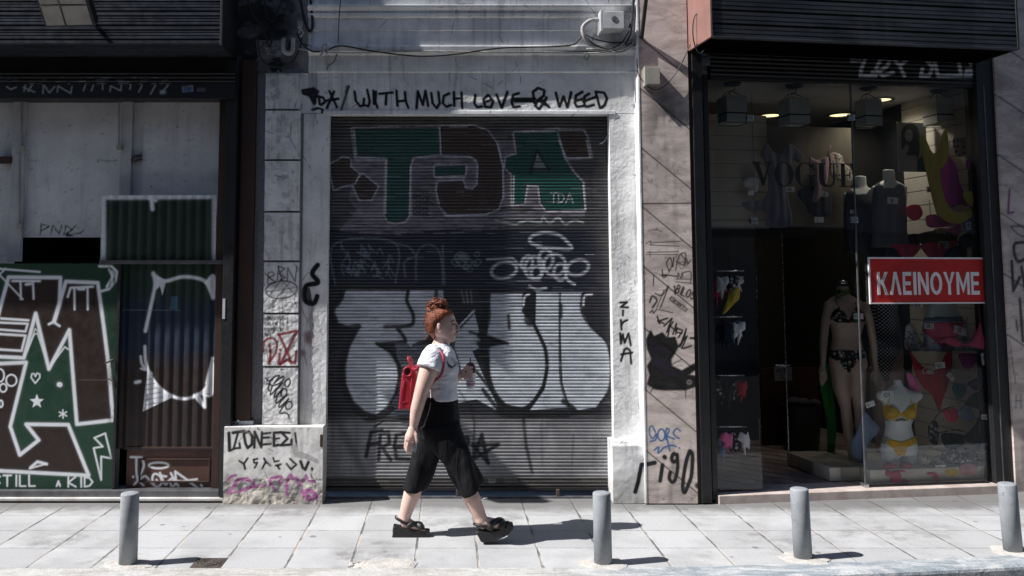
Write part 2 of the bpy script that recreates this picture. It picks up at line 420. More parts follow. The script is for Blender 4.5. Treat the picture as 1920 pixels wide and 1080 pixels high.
M = {}
def plaster(name, c, paint=True, dirt=.55, peel=0.0):
    b = NB(name)
    n1 = b.noise(3.2, 6, .62); col = b.mix(b.ramp(n1, .36, .66), c, tuple(q*.78 for q in c))
    fine = b.noise(55, 5, .7); col = b.mix(b.ramp(fine, .56, .8, 0, .55), col, tuple(q*.42 for q in c))
    s = b.noise(11, 6, .68, b.mapv((1.5, 1, .09))); s2 = b.noise(1.4, 3, .5)
    col = b.mix(b.math('MULTIPLY', b.math('MULTIPLY', b.ramp(s, .47, .74), b.ramp(s2, .38, .62)), dirt), col, (.13, .125, .12))
    cr = b.vor(2.6, b.mapv((1, 1, .75), src=None), 'DISTANCE_TO_EDGE'); 
    wob = b.noise(7, 4); crk = b.math('MULTIPLY', b.ramp(cr, 0, .012, 1, 0), b.ramp(wob, .5, .6))
    col = b.mix(b.math('MULTIPLY', crk, .8), col, (.07, .065, .06))
    h = b.math('ADD', b.math('MULTIPLY', b.noise(24, 6, .65), .6), b.math('MULTIPLY', b.noise(130, 3), .25))
    zz_ = b.node('ShaderNodeSeparateXYZ'); b.set(zz_.inputs[0], b.pos)
    ft = b.math('MULTIPLY', b.ramp(b.math('ADD', zz_.outputs[2], b.math('MULTIPLY', b.noise(6, 5, .7), .5)), 0.28, .62, 1, 0), .42); col = b.mix(ft, col, (.2, .19, .17))
    pt_ = b.math('MULTIPLY', b.ramp(b.noise(4.2, 7, .72), .57, .62), .3); col = b.mix(pt_, col, (.42, .42, .42)); h = b.math('SUBTRACT', h, b.math('MULTIPLY', pt_, .8))
    if peel:
        pe = b.noise(5.5, 7, .72); pz = b.node('ShaderNodeSeparateXYZ'); b.set(pz.inputs[0], b.pos)
        f = b.ramp(b.math('ADD', pe, b.ramp(pz.outputs[2], .02, .42, .24, -.16)), .56, .6)
        col = b.mix(b.math('MULTIPLY', f, peel), col, b.mix(b.ramp(b.noise(16, 5), .4, .6), (.6, .57, .5), (.3, .29, .28)))
        h = b.math('ADD', h, b.math('MULTIPLY', f, -1.2))
    if paint: col = b.paint(col)
    return b.fin(col, .82, 0, b.bump(h, .32, .012), .3)
M['plaster'] = plaster('white_plaster', (.8, .8, .8), dirt=.85)
M['plaster_plain'] = plaster('white_plaster_trim', (.84, .85, .86), paint=False)
M['plaster_base'] = plaster('peeling_plaster', (.8, .79, .77), peel=.9)
M['stucco'] = simple('grey_stucco', (.27, .27, .28), (.2, .2, .21), 40, .9, bump=.9, bsc=160, bd=.006, streak=.5)
M['board'] = simple('whitewashed_board', (.74, .74, .75), (.64, .64, .66), 4, .75, bump=.2, bsc=40, streak=.45, grime=.5, paint=True)
M['soot'] = simple('sooty_render', (.03, .03, .033), (.012, .012, .013), 9, .9, bump=.8, bsc=40, bd=.01, paint=True)
M['black'] = simple('black_frame_paint', (.009, .009, .011), (.014, .014, .016), 10, .5, bump=.1, grime=.4, dirt=(.05, .048, .045))
M['blackp'] = simple('black_header_paint', (.006, .0065, .009), (.01, .01, .013), 10, .5, bump=.1, paint=True)
M['void'] = simple('unlit_backing', (.003, .003, .004), None, 5, .95, bump=0, spec=0)  # near-black colour stands in for shade in gaps and openings
M['brown'] = simple('brown_painted_wood', (.05, .022, .016), (.03, .014, .011), 7, .6, bump=.2, bsc=60, streak=.5, grime=.5, dirt=(.02, .015, .013), stretch=(1, 1, .2))
M['brownp'] = simple('brown_painted_panel', (.1, .042, .03), (.07, .03, .022), 7, .6, bump=.2, bsc=60, streak=.4, grime=.5, dirt=(.03, .02, .018), paint=True)
M['steel'] = simple('grey_steel', (.16, .16, .17), (.1, .1, .11), 8, .45, .5, bump=.08, streak=.5)
M['slat'] = simple('weathered_shutter_slats', (.045, .05, .068), (.02, .023, .032), 6, .38, .3, bump=.06, streak=.6, grime=.4, stretch=(.15, 1, 4))
M['slat_dark'] = simple('dark_shutter_slats', (.06, .062, .07), (.028, .029, .034), 5, .42, .2, bump=.06, streak=.7, grime=.5, dirt=(.11, .105, .1), stretch=(.4, 1, 2))
M['gate'] = simple('roller_shutter_paint', (.3, .3, .31), (.2, .2, .21), 5, .42, .12, bump=.12, bsc=70, streak=.75, grime=.7, dirt=(.045, .042, .04), paint=True)
M['sheet'] = simple('painted_corrugated_sheet', (.02, .06, .04), None, 6, .5, bump=.1, streak=.3, grime=.5, dirt=(.015, .012, .012), paint=True)
M['bollard'] = simple('grey_bollard_paint', (.3, .32, .345), (.23, .25, .27), 9, .6, bump=.2, bsc=45, streak=.6, grime=.9, dirt=(.085, .08, .075))
M['white_marble'] = simple('worn_white_marble', (.66, .65, .63), (.5, .48, .46), 5, .5, bump=.2, streak=.2, grime=.6, dirt=(.2, .18, .17))
M['plastic_w'] = simple('white_plastic', (.55, .56, .57), (.46, .47, .48), 9, .5, bump=.05, streak=.35, grime=.4)
M['plastic_g'] = simple('grey_yellowed_plastic', (.36, .34, .3), (.28, .27, .24), 9, .55, bump=.05, streak=.3, grime=.5)
M['cable_b'] = simple('black_cable', (.012, .012, .013), None, 9, .55, bump=0)
M['cable_w'] = simple('grimy_white_cable', (.45, .44, .42), (.3, .29, .28), 20, .6, bump=.1)
M['salmon'] = simple('salmon_end_plate', (.29, .155, .13), (.24, .125, .105), 4, .55, bump=.08, grime=.4)
M['iron'] = simple('rusty_cast_iron', (.1, .085, .075), (.065, .055, .05), 30, .7, .3, bump=.5, bsc=120)
M['chrome'] = simple('brushed_fitting', (.55, .56, .58), None, 30, .25, .9, bump=0)
M['glass'] = glass('shop_glass'); 
def marble():
    b = NB('veined_brown_marble'); vec = b.mapv((.9, 1, 2.6), (0, R_(-32), 0))
    n = b.noise(2.4, 8, .68, vec, 1.1); n2 = b.noise(9, 6, .6, vec, .5)
    col = b.mix(b.ramp(n, .3, .68), (.4, .335, .31), (.72, .62, .575))
    col = b.mix(b.ramp(n2, .5, .72, 0, .6), col, (.26, .225, .22))
    col = b.mix(b.ramp(b.noise(4, 6, .7, vec, 1.5), .6, .7, 0, .55), col, (.5, .44, .42))
    s = b.noise(5, 5, .6, b.mapv((1.4, 1, .15))); col = b.mix(b.ramp(s, .52, .78, 0, .6), col, (.09, .08, .08))
    col = b.paint(col)
    return b.fin(col, b.ramp(n2, .3, .7, .32, .55), 0, b.bump(b.noise(60, 3), .06, .004), .5)
M['marble'] = marble()
def paving():
    b = NB('concrete_paving_slabs'); T = .412; x0 = -.214; y0 = 5.722
    sx = b.node('ShaderNodeSeparateXYZ'); wv = b.noise(1.8, 2, col=True)
    b.set(sx.inputs[0], b.mix(.012, b.pos, wv)); 
    b2 = b.node('ShaderNodeSeparateXYZ'); b.set(b2.inputs[0], b.pos)
    X = b.math('DIVIDE', b.math('SUBTRACT', b2.outputs[0], x0), T); Y = b.math('DIVIDE', b.math('SUBTRACT', b2.outputs[1], y0), .414)
    fx = b.math('SUBTRACT', X, b.math('FLOOR', X)); fy = b.math('SUBTRACT', Y, b.math('FLOOR', Y))
    ex_ = b.math('MINIMUM', fx, b.math('SUBTRACT', 1.0, fx)); ey_ = b.math('MINIMUM', fy, b.math('SUBTRACT', 1.0, fy))
    nz = b.math('MULTIPLY', b.math('SUBTRACT', b.noise(14, 5, .65), .5), .045)
    jx = b.ramp(b.math('ADD', ex_, nz), .012, .024, 1, 0); jy = b.ramp(b.math('ADD', ey_, nz), .004, .012, 1, 0)
    cid = b.node('ShaderNodeCombineXYZ'); b.set(cid.inputs[0], b.math('FLOOR', X)); b.set(cid.inputs[1], b.math('FLOOR', Y))
    wn = b.node('ShaderNodeTexWhiteNoise', noise_dimensions='3D'); b.set(wn.inputs['Vector'], cid.outputs[0])
    col = b.mix(wn.outputs['Value'], (.47, .475, .485), (.38, .385, .395))
    col = b.mix(b.ramp(b.noise(2.2, 6, .6), .4, .7, 0, .8), col, (.33, .332, .34))
    col = b.mix(b.ramp(b.noise(70, 4, .7), .5, .72, 0, .5), col, (.22, .22, .22))
    sp = b.vor(5.2, None, 'F1'); sel = b.vor(5.2, None, 'F1', 'Color')
    spm = b.node('ShaderNodeSeparateXYZ'); b.set(spm.inputs[0], sel)
    rad = b.ramp(spm.outputs[0], .5, 1, 0, .14)
    spots = b.ramp(b.math('SUBTRACT', b.math('ADD', sp, b.math('MULTIPLY', b.noise(30, 3), .06)), rad), .0, .05, .75, 0)
    col = b.mix(b.math('MULTIPLY', spots, b.ramp(spm.outputs[0], .48, .54)), col, (.13, .155, .15))
    jcol = b.mix(b.ramp(b.noise(3.1, 4), .42, .58), (.1, .095, .09), (.4, .37, .33))
    col = b.mix(b.math('MULTIPLY', jx, .85), col, jcol)
    col = b.mix(b.math('MULTIPLY', jy, b.ramp(b.noise(2.7, 3), .3, .6, .35, .9)), col, (.14, .135, .13))
    gz = b.math('ADD', b2.outputs[1], b.math('MULTIPLY', b.noise(3.3, 5, .7), .5))
    col = b.mix(b.ramp(gz, 7.2, 7.5, 0, .75), col, (.1, .095, .09))
    stn = b.math('MULTIPLY', b.ramp(b.noise(1.15, 5, .6), .5, .68), b.ramp(b.noise(6.5, 6, .75), .38, .6)); col = b.mix(b.math('MULTIPLY', stn, .75), col, (.17, .165, .16))
    h = b.math('SUBTRACT', b.math('MULTIPLY', b.noise(45, 4), .25), b.math('MULTIPLY', b.math('MAXIMUM', jx, jy), 1.0))
    h = b.math('ADD', h, b.math('MULTIPLY', wn.outputs['Value'], .35))
    return b.fin(col, .8, 0, b.bump(h, .6, .008), .3)
M['paving'] = paving()
def kerbm():
    b = NB('worn_kerb_stone'); n = b.noise(6, 8, .72, b.mapv((.5, 1.6, 1)), .8)
    xs = b.node('ShaderNodeSeparateXYZ'); b.set(xs.inputs[0], b.pos)
    c1 = b.mix(b.ramp(n, .4, .62), (.5, .5, .49), (.36, .35, .33)); c2 = b.mix(b.ramp(n, .38, .6), (.5, .51, .52), (.23, .265, .3))
    col = b.mix(b.ramp(xs.outputs[0], .3, 1.6), c1, c2)
    col = b.mix(b.ramp(b.noise(50, 4, .7), .58, .75, 0, .6), col, (.14, .14, .14))
    return b.fin(col, .75, 0, b.bump(b.noise(18, 7, .7), .7, .02), .3)
M['kerb'] = kerbm()
M['asphalt'] = simple('worn_asphalt', (.05, .05, .053), (.036, .036, .038), 6, .9, bump=.8, bsc=140, bd=.006, grime=.3, dirt=(.12, .12, .12))
# ================================================================== SETTING
def sheet(name, xs, ys, z, mat):
    mb = MB(); n = len(xs)
    mb.add([(x, y, z) for y in ys for x in xs], [(j*n+i, j*n+i+1, (j+1)*n+i+1, (j+1)*n+i) for j in range(len(ys)-1) for i in range(n-1)])
    return tag(mb.build(name, mat), kind='structure')
sheet('road', [-80, -20, 0, 20, 80], [-60, -20, 0, 8.2], -.14, M['asphalt'])
inn = [(-900, 1067), (-300, 1067.5), (300, 1067), (1100, 1066), (1300, 1064), (1500, 1058), (1700, 1051), (1920, 1042), (2300, 1027), (2900, 1008)]
out = [(-900, 1098), (-300, 1098), (300, 1098), (1100, 1093), (1300, 1087), (1500, 1081), (1700, 1073), (1920, 1063), (2300, 1048), (2900, 1029)]
I_ = cat([tuple(G(*p)[:2]) for p in inn], 8); O_ = cat([tuple(G(*p)[:2]) for p in out], 8)
I_ = [(-40, I_[0][1])]+I_+[(40, I_[-1][1]+8)]; O_ = [(-40, O_[0][1])]+O_+[(40, O_[-1][1]+8)]
mb = MB(); n = len(I_)
mb.add([(x, y, 0) for x, y in I_]+[(x, 30, 0) for x, y in I_], [(i, i+1, n+i+1, n+i) for i in range(n-1)])
tag(mb.build('pavement', M['paving']), kind='structure')
mb = MB()
def kring(i):
    a = Vector((*I_[i], 0)); b = Vector((*O_[i], 0)); d = (b-a).normalized(); r = .025; z = .006
    return [a+Vector((0, 0, -.3)), a+Vector((0, 0, z)), b-d*r+Vector((0, 0, z)), b-d*r*.3+Vector((0, 0, z-r*.35)), b+Vector((0, 0, z-r)), b+Vector((0, 0, -.3))]
mb.rings([kring(i) for i in range(n)])
tag(mb.build('kerb', M['kerb']), kind='structure')

# ================================================================== PLASTER SHOP HOUSE (middle)
YB, YQ, YP, YG = 7.29, 7.39, 7.42, 7.53
hs = thing('plaster_house', 'white plaster shop house with quoins and graffiti round a closed roller shutter', 'building', (P(880, 700, YP).x, YP, 0))
CB = (.006, .006, .008); CW = (.62, .64, .68)
# --- roller gate: horizontal slats, paint follows them
PITCHZ = .0285
def slats(X, Z):
    f = (Z/PITCHZ) % 1.0
    return np.where(f < .86, .0075*np.sin(np.pi*np.clip(f/.86, 0, 1))**.7, -.002)+.0016*(vn(X*.8, Z*9, 3)-.5)
g = Canvas(606, 1153, 205, 916, YG, .0056, .0038, slats, vx=600)
# old coats of paint
dark = (.010, .0095, .011); navy = (.005, .008, .022)
g.wash(lambda u, v: sstep(800, 770, v)*(.93-.25*fbm(u/30, v/6, 1)), dark)
g.wash(lambda u, v: sstep(425, 440, v+8*fbm(u/40, v/9, 2))*sstep(556, 540, v)*sstep(1150, 1080, u)*.9, navy)
g.wash(lambda u, v: sstep(540, 560, v)*sstep(800, 770, v)*.75, (.008, .009, .014))
z5 = Zm(600, 200, 3.0); z7 = Zm(610, 520, 3.8586); z8 = Zm(860, 520, 2.8433); z6 = Zm(600, 520, 2.455)
lil = (.25, .225, .27); white = (.62, .62, .67); green = (.004, .06, .046); brn = (.042, .024, .018); black = (.006, .006, .007)
# hazy whites behind the first piece
for poly, a in (([(165, 290), (380, 300), (370, 640), (250, 640), (160, 520), (190, 400)], .8), ([(500, 280), (680, 280), (660, 600), (505, 620)], .7),
                ([(230, 560), (1040, 590), (1040, 690), (700, 690), (380, 720), (100, 700)], .75), ([(1030, 580), (1490, 590), (1490, 620), (1030, 640)], .5),
                ([(640, 275), (900, 280), (895, 470), (640, 480)], .8), ([(980, 190), (1110, 190), (1110, 290), (1000, 290)], .6), ([(1030, 380), (1100, 380), (1090, 560), (1030, 560)], .6), ([(1140, 430), (1250, 430), (1250, 590), (1140, 560)], .7)):
    g.fill(z5(poly), lil, a, rough=.75, edge=0, sc=14)
for _ in range(70):
    u = rng.uniform(640, 950); v = rng.choice([rng.uniform(398, 440), rng.uniform(300, 415)])
    g.stroke([(u, v), (u+rng.uniform(8, 40), v+rng.uniform(-1, 1))], rng.uniform(1.5, 3), (.3, .29, .33), soft=1.5, alpha=rng.uniform(.2, .6))
T = [(185, 125), (668, 118), (672, 265), (520, 280), (503, 330), (500, 605), (475, 642), (430, 650), (385, 642), (368, 605), (378, 290), (205, 290)]
Dp = [(680, 115), (860, 112), (940, 140), (990, 210), (1020, 330), (1025, 500), (1000, 570), (930, 600), (720, 605), (680, 560), (660, 470), (668, 428), (800, 420), (815, 465), (860, 470), (890, 440), (896, 330), (880, 290), (840, 272), (690, 268)]
Dc = [(650, 338), (815, 335), (812, 380), (650, 388)]
A_ = [(1095, 150), (1340, 132), (1370, 290), (1420, 370), (1475, 430), (1486, 580), (1275, 580), (1245, 540), (1235, 442), (1160, 438), (1145, 540), (1085, 550), (1085, 380), (1045, 340), (1050, 290), (1112, 270)]
Ab = [(1345, 140), (1480, 140), (1500, 180), (1522, 280), (1385, 285)]
dia = [(190, 440), (240, 385), (320, 450), (285, 520), (225, 520)]; blob = [(60, 330), (130, 290), (168, 300), (165, 340), (215, 380), (190, 430), (130, 440), (85, 460), (68, 400)]
for q, c in ((T, green), (Dp, brn), (Dc, green), (A_, green), (Ab, brn), (dia, brn), (blob, brn)):
    g.stroke(z5(q), 8.5, white, soft=2.5, alpha=.8, closed=True, rough=.65)
    g.fill(z5(q), c, .96, rough=.12)
    g.stroke(z5(q), 2.6, black, soft=.9, alpha=.85, closed=True)
for q in ([(190, 130), (205, 285), (375, 292), (368, 600)], [(503, 605), (510, 330)], [(650, 400), (815, 400)], [(1000, 210), (1030, 340), (1030, 520)], [(1480, 440), (1492, 580), (1280, 588)], [(1345, 190), (1385, 290), (1520, 288), (1500, 190)], [(1090, 390), (1088, 550)], [(700, 612), (940, 606)], [(330, 112), (430, 112)], [(730, 112), (830, 112)], [(1140, 140), (1320, 138)]):
    g.stroke(z5(q), 2.8, (.6, .6, .63), soft=1, alpha=.85, rough=.5)
for q in ([(215, 155), (315, 155), (310, 200), (225, 200), (215, 155)], [(235, 235), (325, 270), (240, 270), (300, 225)], [(690, 130), (685, 260)], [(1120, 195), (1130, 235)], [(1150, 200), (1145, 230)]):
    g.stroke(z5(q), 2, black, alpha=.8)
g.fill(z5([(1190, 355), (1220, 250), (1285, 355)]), (.45, .47, .5), .5, rough=.5)
g.stroke(z5([(1185, 375), (1220, 245), (1290, 360)]), 4, black); g.stroke(z5([(1180, 350), (1295, 350)]), 4, black); g.stroke(z5([(1200, 310), (1260, 310)]), 3, black)
p = z5([(1295, 540)])[0]; text(g, 'TDA', p[0], p[1], 18, 2.2, (.55, .58, .6), wf=.8, sp=.15); text(g, 'TDA', p[0]-1, p[1]-1, 18, 1.6, black, wf=.8, sp=.15)
for k in range(5):
    p = z5([(525, 480+k*30)])[0]; text(g, 'WXNAK', p[0], p[1]+4, 8, 1.7, black, wf=.8, sp=.1, seed=k)
g.stroke(z5([(640, 470), (610, 530), (680, 560)]), 2, black, smooth=True); g.stroke(z5(ellp(960, 480, 25, 40)), 2, black, alpha=.7); g.stroke(z5(ellp(915, 550, 30, 14)), 2, black, alpha=.7)
g.stroke(z5([(990, 640), (1090, 660), (1130, 650), (1170, 640), (1240, 650), (1255, 620), (1290, 655), (1340, 625), (1380, 660), (1430, 640), (1480, 650)]), 4, (.42, .45, .45), soft=1.6, alpha=.8, smooth=True, rough=.4)
# faint pale tags on the navy band
pale = (.15, .18, .22)
for q in ([(85, 1000), (85, 770), (420, 765), (425, 990)], [(540, 980), (545, 830), (600, 775), (660, 800), (685, 880), (690, 1000)], [(420, 770), (500, 790), (540, 840)], [(690, 780), (700, 1000)], [(480, 960), (475, 880), (510, 850)]):
    g.stroke(z5(q), 3.4, pale, soft=1.6, alpha=.75, smooth=True, rough=.4)
r2 = random.Random(5)
for k in range(34):
    x, y = r2.uniform(120, 390), r2.uniform(800, 960)
    g.stroke(z5([(x, y), (x+r2.uniform(-15, 30), y-r2.uniform(10, 50)), (x+r2.uniform(10, 50), y+r2.uniform(-10, 20))]), 2.2, pale, alpha=.8, rough=.3)
for k in range(14):
    x, y = r2.uniform(740, 900), r2.uniform(830, 910)
    g.stroke(z5(ellp(x, y, r2.uniform(10, 30), r2.uniform(8, 22), r2.uniform(0, 90), 10)), 2.2, pale, alpha=.7)
ww = (.5, .52, .56)
g.stroke(z5([(1250, 790), (1185, 765), (1190, 730), (1260, 708), (1340, 720), (1390, 760), (1412, 800), (1300, 795), (1225, 790)]), 5.5, ww, soft=2.4, alpha=.75, smooth=True, rough=.35)
for cx_, cy_, rx, ry, ro in ((1035, 920, 72, 45, -12), (1205, 905, 52, 62, 10), (1218, 935, 30, 36, 0), (1270, 860, 40, 55, 0), (1320, 890, 62, 60, 0), (1352, 930, 36, 46, 0), (1450, 905, 62, 42, -15), (1165, 880, 30, 40, 20)):
    g.stroke(z5(ellp(cx_, cy_, rx, ry, ro)), 5.5, ww, soft=2.4, alpha=.72, rough=.35)
g.stroke(z5([(1375, 900), (1385, 960), (1405, 985), (1432, 998)]), 5, ww, soft=2, alpha=.8, smooth=True); g.stroke(z5([(1180, 1010), (1220, 1030), (1270, 1020)]), 5, ww, soft=2, alpha=.7, smooth=True)
g.stroke(z5([(940, 860), (1080, 850), (1130, 900)]), 4, ww, soft=2, alpha=.5)
# silver bubble letters
sil = (.5, .53, .58); sil2 = (.27, .3, .35)
L1 = [(125, 85), (600, 90), (590, 170), (635, 270), (635, 330), (600, 350), (520, 370), (560, 420), (580, 460), (375, 480), (470, 540), (525, 630), (535, 720), (510, 840), (450, 940), (370, 1000), (290, 980), (200, 900), (145, 780), (140, 640), (175, 480), (225, 380), (170, 370), (90, 330), (60, 250), (80, 190), (125, 150)]
L2 = [(612, 95), (850, 92), (860, 300), (760, 400), (700, 470), (640, 520), (580, 460), (530, 380), (635, 340), (640, 260), (595, 170)]
L2b = [(300, 560), (640, 560)]
z6p = [(640, 225), (705, 150), (735, 260), (738, 320), (700, 340), (780, 520), (830, 620), (720, 560), (640, 575), (600, 420)]
L3 = [(170, 80), (345, 80), (345, 180), (400, 250), (460, 380), (470, 480), (450, 580), (400, 660), (340, 700), (250, 680), (190, 620), (160, 520), (150, 370), (260, 350), (150, 310), (155, 200)]
L34 = [(415, 80), (540, 80), (535, 300), (545, 560), (585, 692), (385, 705), (460, 600), (482, 480), (470, 370), (412, 250)]
L4 = [(545, 80), (660, 80), (655, 180), (700, 260), (790, 350), (810, 480), (800, 600), (740, 690), (640, 705), (590, 680), (555, 560), (545, 300)]
g.fill(z7([(500, 460), (960, 470), (960, 1000), (420, 1000), (540, 700)]), (.2, .22, .26), .75, rough=.6, edge=0)
for z, q in ((z7, L1), (z7, L2), (z6, z6p), (z8, L3), (z8, L34), (z8, L4)):
    g.fill(z(q), sil, .95, rough=.3, sc=16)
    P_ = np.array(z(q)); u0, v0 = P_.min(0); u1, v1 = P_.max(0)
    ins = set(g.inside(z(q)).tolist()); keep = g.ok; msk = np.zeros(len(g.u)); msk[list(ins)] = 1; g.ok = msk
    for _ in range(60):
        u = rng.uniform(u0, u1); v = rng.uniform(v0, v1); c = rng.choice([(.7, .73, .78), (.66, .68, .74), (.2, .22, .27), (.1, .11, .14), (.26, .25, .29)])
        g.stroke([(u, v), (u+rng.uniform(15, 60), v+rng.uniform(-1, 1))], rng.uniform(1.5, 5), c, soft=2.5, alpha=rng.uniform(.2, .65), rough=.5)
    g.ok = keep
for z, q, wd, cl in ((z7, L1, 5, True), (z7, [(600, 95), (590, 170), (635, 270), (635, 330), (600, 350), (430, 358)], 6.5, False), (z7, [(520, 370), (570, 430), (580, 465)], 6.5, False), (z7, [(370, 478), (470, 540), (530, 630), (538, 720), (515, 840)], 6.5, False),
               (z7, [(225, 380), (130, 560), (118, 720), (180, 900), (290, 1015), (400, 1010), (480, 950)], 11, False), (z7, [(130, 90), (85, 190), (40, 210), (40, 290), (100, 370), (240, 355)], 11, False), (z7, [(90, 70), (880, 75)], 5, False),
               (z7, [(805, 95), (800, 160)], 7, False), (z7, [(640, 500), (700, 470), (800, 480)], 8, False), (z7, [(890, 490), (930, 560), (950, 640)], 10, False), (z7, [(960, 380), (1085, 240)], 6, False), (z6, [(610, 330), (640, 420)], 8, False),
               (z8, [(130, 70), (150, 200), (120, 310)], 16, False), (z8, [(60, 290), (150, 320), (262, 355)], 5, False), (z8, [(95, 500), (170, 600)], 6, False), (z8, L3, 4, True), (z8, [(345, 180), (400, 250), (460, 380), (470, 480), (450, 580), (400, 660), (350, 715)], 7, False), (z8, [(155, 360), (160, 520), (195, 620), (260, 690), (340, 705)], 8, False),
               (z8, [(130, 600), (200, 690), (260, 738), (590, 728), (750, 712)], 8, False), (z8, [(210, 700), (300, 728), (580, 736)], 10, False), (z8, [(380, 85), (378, 230)], 20, False), (z8, [(540, 85), (538, 300), (545, 560), (590, 690)], 4, False), (z8, [(545, 150), (545, 210)], 7, False),
               (z8, [(660, 90), (655, 180), (705, 265), (790, 350), (812, 480), (800, 600), (740, 690)], 5, False), (z8, [(265, 205), (270, 270)], 6, False), (z8, [(560, 660), (610, 700)], 10, False), (z8, [(110, 350), (140, 420), (150, 520)], 10, False)):
    g.stroke(z(q), wd, black, soft=1.8, alpha=.92, smooth=not cl and len(q) > 2, closed=cl, rough=.25)
g.stroke(z8([(345, 150), (352, 105), (375, 90)]), 4, white, alpha=.8, smooth=True); g.stroke(z8([(665, 150), (672, 100), (710, 90)]), 4, white, alpha=.8, smooth=True)
g.stroke(z7([(975, 345), (1080, 240)]), 3, white, alpha=.8)
for k in range(3): g.stroke(z8([(15+k*25, 70), (30+k*20, 140)]), 3, (.3, .32, .36), alpha=.5, rough=.4)
# black writing at the foot, with a painted shadow wedge at left
for q in ([(212, 825), (235, 712), (285, 705)], [(222, 772), (272, 762)], [(270, 840), (278, 720), (315, 712), (320, 765), (285, 782), (325, 840)], [(402, 718), (352, 725), (342, 780), (388, 780)], [(345, 780), (352, 835), (412, 838)], [(640, 742), (680, 735), (682, 768), (650, 780)],
          [(745, 725), (773, 855)], [(745, 725), (703, 838)], [(703, 772), (820, 770)], [(820, 770), (703, 838)], [(703, 772), (775, 855)]):
    g.stroke(z6(q), 7, black, soft=1.4, alpha=.92, rough=.15)
for q, wd, a in (([(345, 745), (360, 900), (392, 1040)], 6, .85), ([(60, 680), (85, 780), (75, 980)], 5, .75), ([(612, 840), (604, 1000)], 5, .4), ([(440, 780), (446, 1000)], 4, .3), ([(0, 600), (60, 690), (110, 720)], 4, .5)):
    g.stroke(z8(q), wd, black, soft=1.8, alpha=a, rough=.3)
g.stroke(z6([(70, 640), (200, 900)]), 16, (.03, .03, .03), soft=8, alpha=.5); g.stroke(z6([(250, 690), (290, 660), (420, 655)]), 5, black, alpha=.8)  # first stroke paints the left jamb's shadow on the slats
g.wash(lambda u, v: sstep(893, 897, v)*.9, (.05, .046, .04))
g.wash(lambda u, v: sstep(893, 897, v)*sstep(.5, .7, fbm(u/25, v/5, 5))*.5, (.13, .125, .11))
g.wash(lambda u, v: sstep(1125, 1152, u)*.55*sstep(560, 520, v), (.05, .045, .035))
def sticker(p, u0, u1, v0, v1, c=(.3, .3, .3), ink=(.1, .1, .14)):
    p.fill([(u0, v0), (u1, v0+1), (u1-1, v1), (u0+1, v1)], c, .8, edge=0)
    p.stroke([(u0+3, (v0+v1)/2), (u1-3, (v0+v1)/2)], 1.4, ink, alpha=.7)
sticker(g, 915, 930, 897, 906); sticker(g, 945, 970, 896, 906, (.17, .16, .14)); sticker(g, 868, 880, 500, 505, (.2, .2, .2))
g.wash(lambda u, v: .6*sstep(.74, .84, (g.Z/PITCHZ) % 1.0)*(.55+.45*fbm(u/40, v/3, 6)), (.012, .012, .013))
for k in range(220):
    u, v = rng.uniform(610, 1148), rng.uniform(215, 900); zz_ = (v-205)
    g.stroke([(u, v), (u+rng.uniform(10, 70), v)], rng.uniform(.8, 1.6), rng.choice([(.42, .43, .45), (.02, .02, .02), (.3, .3, .31)]), soft=.8, alpha=rng.uniform(.15, .55), rough=.4)
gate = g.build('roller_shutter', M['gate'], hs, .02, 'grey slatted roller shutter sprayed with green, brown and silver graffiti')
mb = MB(); pbox(mb, 606, 1153, 914, 920, YG-.03, YG+.03, 900); mb.build('bottom_rail', M['black'], gate, bevel=.004)
mb = MB(); pbox(mb, 855, 860, 918, 932, YG-.05, YG-.02, 900); mb.build('latch', M['iron'], gate, bevel=.003); mb = MB(); pbox(mb, 1043, 1049, 918, 934, YG-.05, YG-.02, 900); mb.build('latch', M['iron'], gate, bevel=.003)
mb = MB(); pbox(mb, 600, 1160, 900, 940, YG+.25, YG+.3, 900); mb.build('dark_backing', M['void'], hs)
mb = MB(); pbox(mb, 604, 1156, 931.5, 937, YG-.06, YG+.3, 930); mb.build('sill', M['steel'], hs, bevel=.004)
mb = MB(); mb.tube([P(u, v, YG-.04) for u, v in cat([(1142, 218), (1141, 245), (1134, 264), (1124, 270)])], .0045, 6); mb.build('loose_wire', M['cable_w'], hs, smooth=True)
